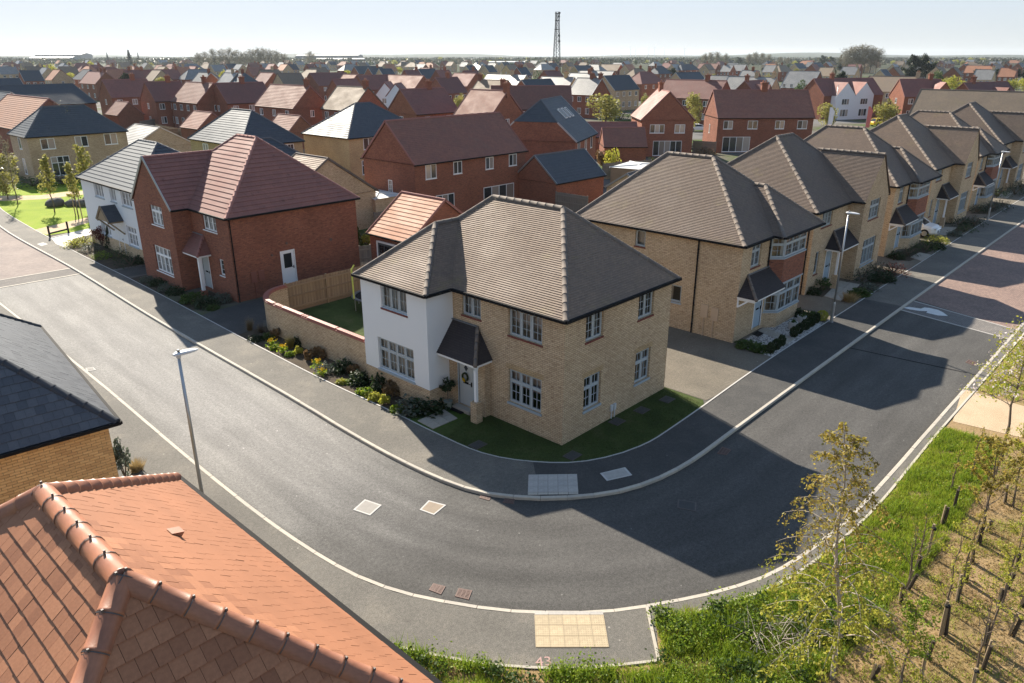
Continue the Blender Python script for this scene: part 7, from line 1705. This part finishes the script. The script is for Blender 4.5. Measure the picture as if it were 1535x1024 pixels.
# far woodland that reads as one mass
pts = []
for i in range(5200):
    px = RN.uniform(-80, 1620); b = 85.3+12.5*RN.random()**1.5
    if math.sin(px*.021+b*1.7)+math.sin(px*.047-b) < (-1.1 if b < 91 else -.1): continue
    c = G(px, b); d = float(np.linalg.norm(c-CAM))
    if any((c[0]-x)**2+(c[1]-y)**2 < (r_+7)**2 for x, y, r_ in hc): continue
    hh = RN.uniform(4, 10); w = 3+d*.005
    for k in range(22): pts.append((c[0]+RN.gauss(0, w), c[1]+RN.gauss(0, w), hh*RN.random()**.7))
stuff(obj('far_woodland', leaf_mesh('far_woodland', pts, 4.2, 'wood_far', aspect=1.2)))
# rough verge: grass, weeds and last year's stalks
def scatter_poly(n, poly, seed):
    r = random.Random(seed); xs = [p[0] for p in poly]; ys = [p[1] for p in poly]; out = []
    while len(out) < n:
        x, y = r.uniform(min(xs), max(xs)), r.uniform(min(ys), max(ys)); ins = False; j = len(poly)-1
        for i in range(len(poly)):
            if (poly[i][1] > y) != (poly[j][1] > y) and x < (poly[j][0]-poly[i][0])*(y-poly[i][1])/(poly[j][1]-poly[i][1])+poly[i][0]: ins = not ins
            j = i
        if ins: out.append((x, y))
    return np.array(out)
def blades(name, xy, h, w, mat, per=6, spread=.06, lean=.5):
    n = len(xy)*per; b = np.repeat(xy, per, 0)+NR.normal(0, spread, (n, 2)); a = NR.uniform(0, 6.28, n); hh = h*NR.uniform(.45, 1.2, n); hh = hh*np.repeat(NR.uniform(.6, 1.3, len(xy)), per); l = hh*lean*NR.uniform(.2, 1.2, n); ww = w*NR.uniform(.7, 1.3, n); a2 = NR.uniform(0, 6.28, n)
    v = np.stack([np.stack([b[:, 0]-ww*np.cos(a2), b[:, 1]-ww*np.sin(a2), 0*a], 1), np.stack([b[:, 0]+ww*np.cos(a2), b[:, 1]+ww*np.sin(a2), 0*a], 1), np.stack([b[:, 0]+l*np.cos(a), b[:, 1]+l*np.sin(a), hh], 1)], 1)
    me = bpy.data.meshes.new(name); me.from_pydata(v.reshape(-1, 3).tolist(), [], np.arange(n*3).reshape(n, 3).tolist()); me.materials.append(MATS[mat]); return stuff(obj(name, me))
e = [tuple(p) for p in offset(FO2, -.12) if p[0] < 60]
inn = [tuple(p) for p in offset(FO2, -2.2) if p[0] < 60]
band = [p for p in e if p[0] < 11.6]+[p for p in inn if p[0] < 11.6][::-1]
def patchy(xy, lo, k=1.0, ph=0.0):
    f = np.sin(xy[:, 0]*1.9*k+ph)*np.cos(xy[:, 1]*2.3*k-ph)+.6*np.sin(xy[:, 0]*4.7*k+xy[:, 1]*3.1*k+ph*2)+NR.normal(0, .25, len(xy)); return xy[f > lo]
blades('verge_grass', patchy(scatter_poly(15000, band, 1), -1.0), .15, .011, 'grass_blade'); blades('verge_grass', patchy(scatter_poly(3500, band, 31), .35, 1, 1.3), .30, .010, 'weed', 7, .07, .7); blades('dry_grass', patchy(scatter_poly(3500, band, 32), .2, 1, 2.6), .12, .010, 'straw', 5, .08, .9)
band2 = [p for p in e if p[0] > 15.9]+[tuple(p) for p in offset(FO2, -6) if 15.9 < p[0] < 60][::-1]
blades('verge_grass', scatter_poly(7000, band2, 2), .2, .016, 'grass_blade')
nearp = [(-11.2, -3.05), (-10.5, -4.4), (-9.6, -5.9), (-8.4, -7.3), (-7.4, -8.2), (-6.6, -8.75), (-5.5, -7.7), (-3.8, -8.85), (-2.2, -9.5), (-1.2, -12.2), (-6.4, -11.4), (-8.5, -9.6), (-11.4, -6.2), (-12.2, -4.5)]
blades('verge_grass', patchy(scatter_poly(6500, nearp, 3), -.5), .2, .010, 'grass_blade', 7, .07, .7); blades('verge_grass', patchy(scatter_poly(3800, nearp, 33), .2, 1, .9), .36, .012, 'weed', 8, .06, .6); blades('dry_grass', patchy(scatter_poly(2600, nearp, 34), .3, 1, 2.2), .22, .008, 'straw', 5, .1, 1.1)
xy = patchy(scatter_poly(420, nearp, 4), -.2, .8, .4); c = np.concatenate([np.column_stack([NR.normal(x, s_, 70), NR.normal(y, s_, 70), np.abs(NR.normal(.2, .14, 70))*s_*7]) for (x, y), s_ in zip(xy, NR.uniform(.07, .17, len(xy)))]); stuff(obj('weeds', leaf_mesh('weeds', c, .045, 'weed', flat=.5)))
xy = patchy(scatter_poly(160, nearp, 35), .1, .8, 2); c = np.concatenate([np.column_stack([NR.normal(x, .12, 80), NR.normal(y, .12, 80), np.abs(NR.normal(.2, .1, 80))]) for x, y in xy]); stuff(obj('weeds', leaf_mesh('weeds', c, .06, 'leaf_green', flat=.5)))
xy = patchy(scatter_poly(230, band, 5), .1, 1, .3); c = np.concatenate([np.column_stack([NR.normal(x, .13, 45), NR.normal(y, .13, 45), np.abs(NR.normal(.1, .07, 45))]) for x, y in xy]); stuff(obj('weeds', leaf_mesh('weeds', c, .045, 'leaf_bright', flat=.5)))
cps = [(-1.2, -12.0), (2, -12.2), (6, -12.4), (11.6, -12.5), (12.5, -13.4), (12.5, -17), (4, -18.5), (-5, -16.5), (-6.5, -11.6)]
blades('dry_grass', patchy(scatter_poly(7000, cps, 6), -.6), .1, .010, 'straw', 5, .08, .8); blades('verge_grass', patchy(scatter_poly(5200, cps, 7), .1, .8, 1.1), .11, .010, 'grass_blade', 6, .09, .7)
xy = scatter_poly(5000, cps, 8); stuff(obj('leaf_litter', leaf_mesh('leaf_litter', np.column_stack([xy, np.full(len(xy), .012)]), .05, 'straw', flat=.9)))
xy = scatter_poly(130, [(-4.5, -9.6), (-3.2, -10.2), (-3.0, -11.3), (-4.6, -11.2), (-5.4, -10.3)], 9)
sm = MB()
for x, y in xy:
    a = RN.uniform(0, 6.28); l = RN.uniform(.4, .9); z = RN.uniform(.05, .4); p = np.array((x, y, z)); q = p+np.array((math.cos(a)*l, math.sin(a)*l, RN.uniform(-.15, .25))); sm.tube([p, (p+q)/2+np.array((0, 0, .06)), q], [.008, .007, .003], 3, cap=False)
stuff(sm.build('dead_stalks', 'bark_pale'))
# young copse: stakes with dark mesh guards, leafless saplings
oc, sc = (1300, 700), 3.162
cnt = {}
def numbered(s):
    k = cnt.get(s, 0); cnt[s] = k+1
    return s if not k else f'{ORD[k]} '+s
for px, py, tp, k in ((410, 200, 100, 'guard'), (362, 272, 185, 'guard'), (287, 420, 275, 'stake'), (530, 362, 270, 'guard'), (570, 302, 255, 'guard'), (653, 168, 85, 'guard'), (160, 642, 555, 'guard'), (195, 582, 500, 'guard'), (238, 490, 420, 'guard'), (428, 632, 520, 'guard'), (470, 545, 455, 'guard'), (500, 452, 370, 'guard'), (345, 800, 640, 'stake'), (372, 792, 655, 'guard'), (560, 845, 735, 'guard'), (548, 960, 835, 'guard'), (630, 662, 580, 'guard'), (668, 572, 495, 'guard'), (712, 490, 410, 'guard'), (88, 752, 690, 'guard'), (285, 910, 815, 'guard'), (255, 1005, 880, 'stake'), (500, 1040, 960, 'stake'), (740, 400, 310, 'guard'), (738, 660, 590, 'guard'), (690, 800, 700, 'guard'), (1330-1300, 1000, 930, 'guard')):
    c = G(oc[0]+px/sc, oc[1]+py/sc); h = .3
    while pix((c[0], c[1], h))[1] > oc[1]+tp/sc and h < 2: h += .02
    side = ('beside the grassy verge' if px < 300 else 'in the middle of the copse' if px < 520 else 'at the right of the copse'); ln = 'in front' if py > 700 else 'halfway back' if py > 400 else 'at the back'
    if k == 'guard':
        t = thing('tree_guard', numbered(f'dark mesh tree guard {ln}, {side}'), 'tree guard', (c[0], c[1], 0), RN.uniform(0, 3), 'tree guards in the copse'); m_ = MB(); lx, ly = RN.uniform(-.1, .1), RN.uniform(-.1, .1); m_.tube([(0, 0, 0), (lx, ly, h*.95)], [.05, .045], 9); m_.build('guard', 'guard_mesh', t); m_ = MB(); m_.beam((.08, 0, 0), (.08+lx*.6, ly*.6, h*1.05), .045, .045); m_.build('stake', 'stake_wood', t)
    else:
        t = thing('tree_stake', numbered(f'pale wooden tree stake {ln}, {side}'), 'stake', (c[0], c[1], 0), .4, 'wooden stakes in the copse'); m_ = MB(); m_.tube([(0, 0, 0), (.02, .02, h)], [.04, .036], 7); m_.build('post', 'stake_wood', t); m_ = MB(); m_.box((-.05, -.05, h*.84), (.06, .06, h*.9)); m_.build('tie', 'rubber', t)
def sapling(label, px, py, h, lean, n, spread, leaves, mat, seed, size=.035, bark='bark', r0=.035, start=.25, up=.9, droop=0.0, group='saplings in the copse'):
    c = G(px, py); t = thing('sapling', label, 'tree', (c[0], c[1], 0), 0, group); mb = MB(); tips = branches(mb, h, r0, spread, n, seed, droop, lean, start, 2, up); mb.build('trunk', bark, t)
    if leaves:
        i = NR.integers(0, len(tips), leaves); obj('crown', leaf_mesh('crown', tips[i]+NR.normal(0, .038, (leaves, 3)), size, mat), t)
    return t
P = lambda a, b: (oc[0]+a/sc, oc[1]+b/sc)
sapling('leafless sapling with upright fan of twigs behind the tilted stake', *P(535, 350), 3.2, (.05, .05), 16, 1.5, 2600, 'leaf_bud', 61, .05, r0=.05, group=None)
sapling('forked bare sapling in the middle of the copse', *P(362, 770), 2.9, (.02, .05), 10, .9, 900, 'leaf_yellow', 62)
sapling('bare grey sapling by the front stakes', *P(510, 990), 2.3, (-.05, .02), 12, .9, 40, 'leaf_bud', 63)
sapling('bare sapling right of the front stakes', *P(560, 900), 2.6, (.05, 0), 12, 1.0, 1000, 'leaf_yellow', 64)
sapling('dark leaning sapling at the right of the copse', *P(640, 650), 2.6, (.12, .02), 10, .8, 1200, 'leaf_yellow', 65)
sapling('twiggy sapling behind the forked one', *P(440, 600), 2.5, (.08, .02), 10, .7, 500, 'leaf_bud', 66)
sapling('twiggy sapling beside the verge', *P(195, 560), 1.9, (-.04, .05), 12, .9, 90, 'leaf_bud', 67)
sapling('twiggy sapling by the verge, second', *P(240, 480), 1.8, (.02, .05), 12, .8, 80, 'leaf_bud', 68)
sapling('budding sapling at the right edge, upper', *P(690, 190), 2.8, (.05, .05), 14, 1.1, 2200, 'leaf_yellow', 69)
sapling('budding sapling at the right edge, lower', *P(742, 330), 3.2, (.05, .03), 14, 1.1, 2400, 'leaf_bud', 70)
sapling('bright green larch sapling at the bottom of the copse', *P(160, 1040), 2.3, (.03, .02), 16, .75, 1500, 'leaf_bright', 71, .04, up=.5)
sapling('thin budding whip by the sandy path', 1455, 716, 1.9, (.03, 0), 10, .3, 160, 'leaf_bud', 72, start=.2, up=1.6)
sapling('second thin whip by the sandy path', 1490, 720, 2.0, (.03, 0), 10, .35, 200, 'leaf_bud', 73, start=.2, up=1.6)
sapling('third thin whip near the verge edge', 1425, 735, 1.5, (.03, 0), 9, .35, 120, 'leaf_bud', 74, start=.2, up=1.5)
# the birch that leans over the verge and the blossoming cherry at the right edge
c = G(1251, 1018); t = thing('birch_tree', 'young birch with drooping budding twigs in front of the bend', 'tree', (c[0], c[1], 0)); mb = MB()
lean = (-RT[0]*.125, -RT[1]*.125); H_ = 6.75; rr = random.Random(8)
tr = [(lean[0]*z+.05*math.sin(z*1.3), lean[1]*z+.05*math.cos(z*1.7), z) for z in np.linspace(0, H_, 12)]
mb.tube(tr, [.062*(1-.88*i/11) for i in range(12)], 7); pts = []; lf = []
tw = MB()
for i in range(64):
    z = 1.0+(H_-1.1)*(i/64)**.9; j = min(10, int(z/H_*11)); f = z/H_*11-j; p = np.array(tr[j])*(1-f)+np.array(tr[j+1])*f; az = i*2.399; L = (2.15*(1-z/H_)**.8+.28)*rr.uniform(.7, 1.15); d = np.array((math.cos(az), math.sin(az), .75)); q = [p]
    for k in range(6): d = d/np.linalg.norm(d); q.append(q[-1]+d*L/6); d = d+np.array((rr.uniform(-.15, .15), rr.uniform(-.15, .15), -.3))
    r0 = .016*(1-z/H_)+.006; mb.tube(q, [r0*(1-.8*k/6) for k in range(7)], 4, cap=False)
    for k in range(2, 7):
        for m_ in range(3):
            e0 = q[k]; dd = np.array((rr.uniform(-.5, .5), rr.uniform(-.5, .5), -rr.uniform(.5, 1.0)))*L*.34; e1 = e0+dd*.5+np.array((rr.uniform(-.05, .05), rr.uniform(-.05, .05), .04)); e2 = e0+dd; tw.tube([e0, e1, e2], [.004, .003, .0015], 3, cap=False)
            n = 7 if z > 2.4 else 14; u = NR.random(n)[:, None]; lf.append(e0*(1-u)+e2*u+NR.normal(0, .035, (n, 3)))
mb.build('trunk', 'bark_pale', t); stuff(tw.build('twigs', 'bark', t)); lf = np.concatenate(lf)
hi = lf[lf[:, 2] > 3.3]; lo = lf[lf[:, 2] <= 3.3]; cr = obj('crown', leaf_mesh('crown', hi, .046, 'leaf_bud'), t); obj('lower_crown', leaf_mesh('lower_crown', lo, .056, 'leaf_yellow'), t)
c = G(1501, 690); t = thing('cherry_tree', 'white blossoming cherry tree at the right edge by the sandy path', 'tree', (c[0], c[1], 0)); mb = MB(); tips = branches(mb, 4.3, .06, 2.2, 18, 90, 0.05, (.05, .05), .45, 2, .55); mb.build('trunk', 'bark', t)
i = NR.integers(0, len(tips), 900); obj('blossom', leaf_mesh('blossom', tips[i]+NR.normal(0, .08, (900, 3)), .06, 'petals'), t); i = NR.integers(0, len(tips), 2200); obj('crown', leaf_mesh('crown', tips[i]+NR.normal(0, .12, (2200, 3)), .055, 'leaf_yellow'), t)
c = G(188, 716); shrub('upright green shrub in the gap beside the slate house', c[0], c[1], .8, 1.5, 'loose', 'leaf_silver', .07); c = G(205, 706); shrub('dry yellow grass on the footpath edge by the slate house', c[0], c[1], .7, .5, 'grass', 'straw')
# lawns: short grass so the turf has a nap
lw = [tuple(p) for p in offset(FI, .06) if p[1] < 4.4 and p[0] < 7.3]+[(7.2, -.05), (.03, -.05), (-.05, 3.6), (-.1, 4.4)]
blades('lawn_grass', scatter_poly(7000, lw, 21), .06, .006, 'lawn_blade', 5, .05, .6)
# ------------------------------------------------------------------ the air
hb = MB(); hb.box((-9600, -9600, -1.6), (9600, 9600, 76)); hz = bpy.data.materials.new('haze'); hz.use_nodes = True; MATS['haze'] = hz
n_ = hz.node_tree; n_.nodes.remove(n_.nodes['Principled BSDF']); pv = n_.nodes.new('ShaderNodeVolumePrincipled'); pv.inputs['Color'].default_value = (.82, .90, 1.0, 1); pv.inputs['Density'].default_value = HAZE; pv.inputs['Anisotropy'].default_value = 0.25
n_.links.new(pv.outputs[0], n_.nodes['Material Output'].inputs['Volume']); stuff(hb.build('haze', 'haze'))
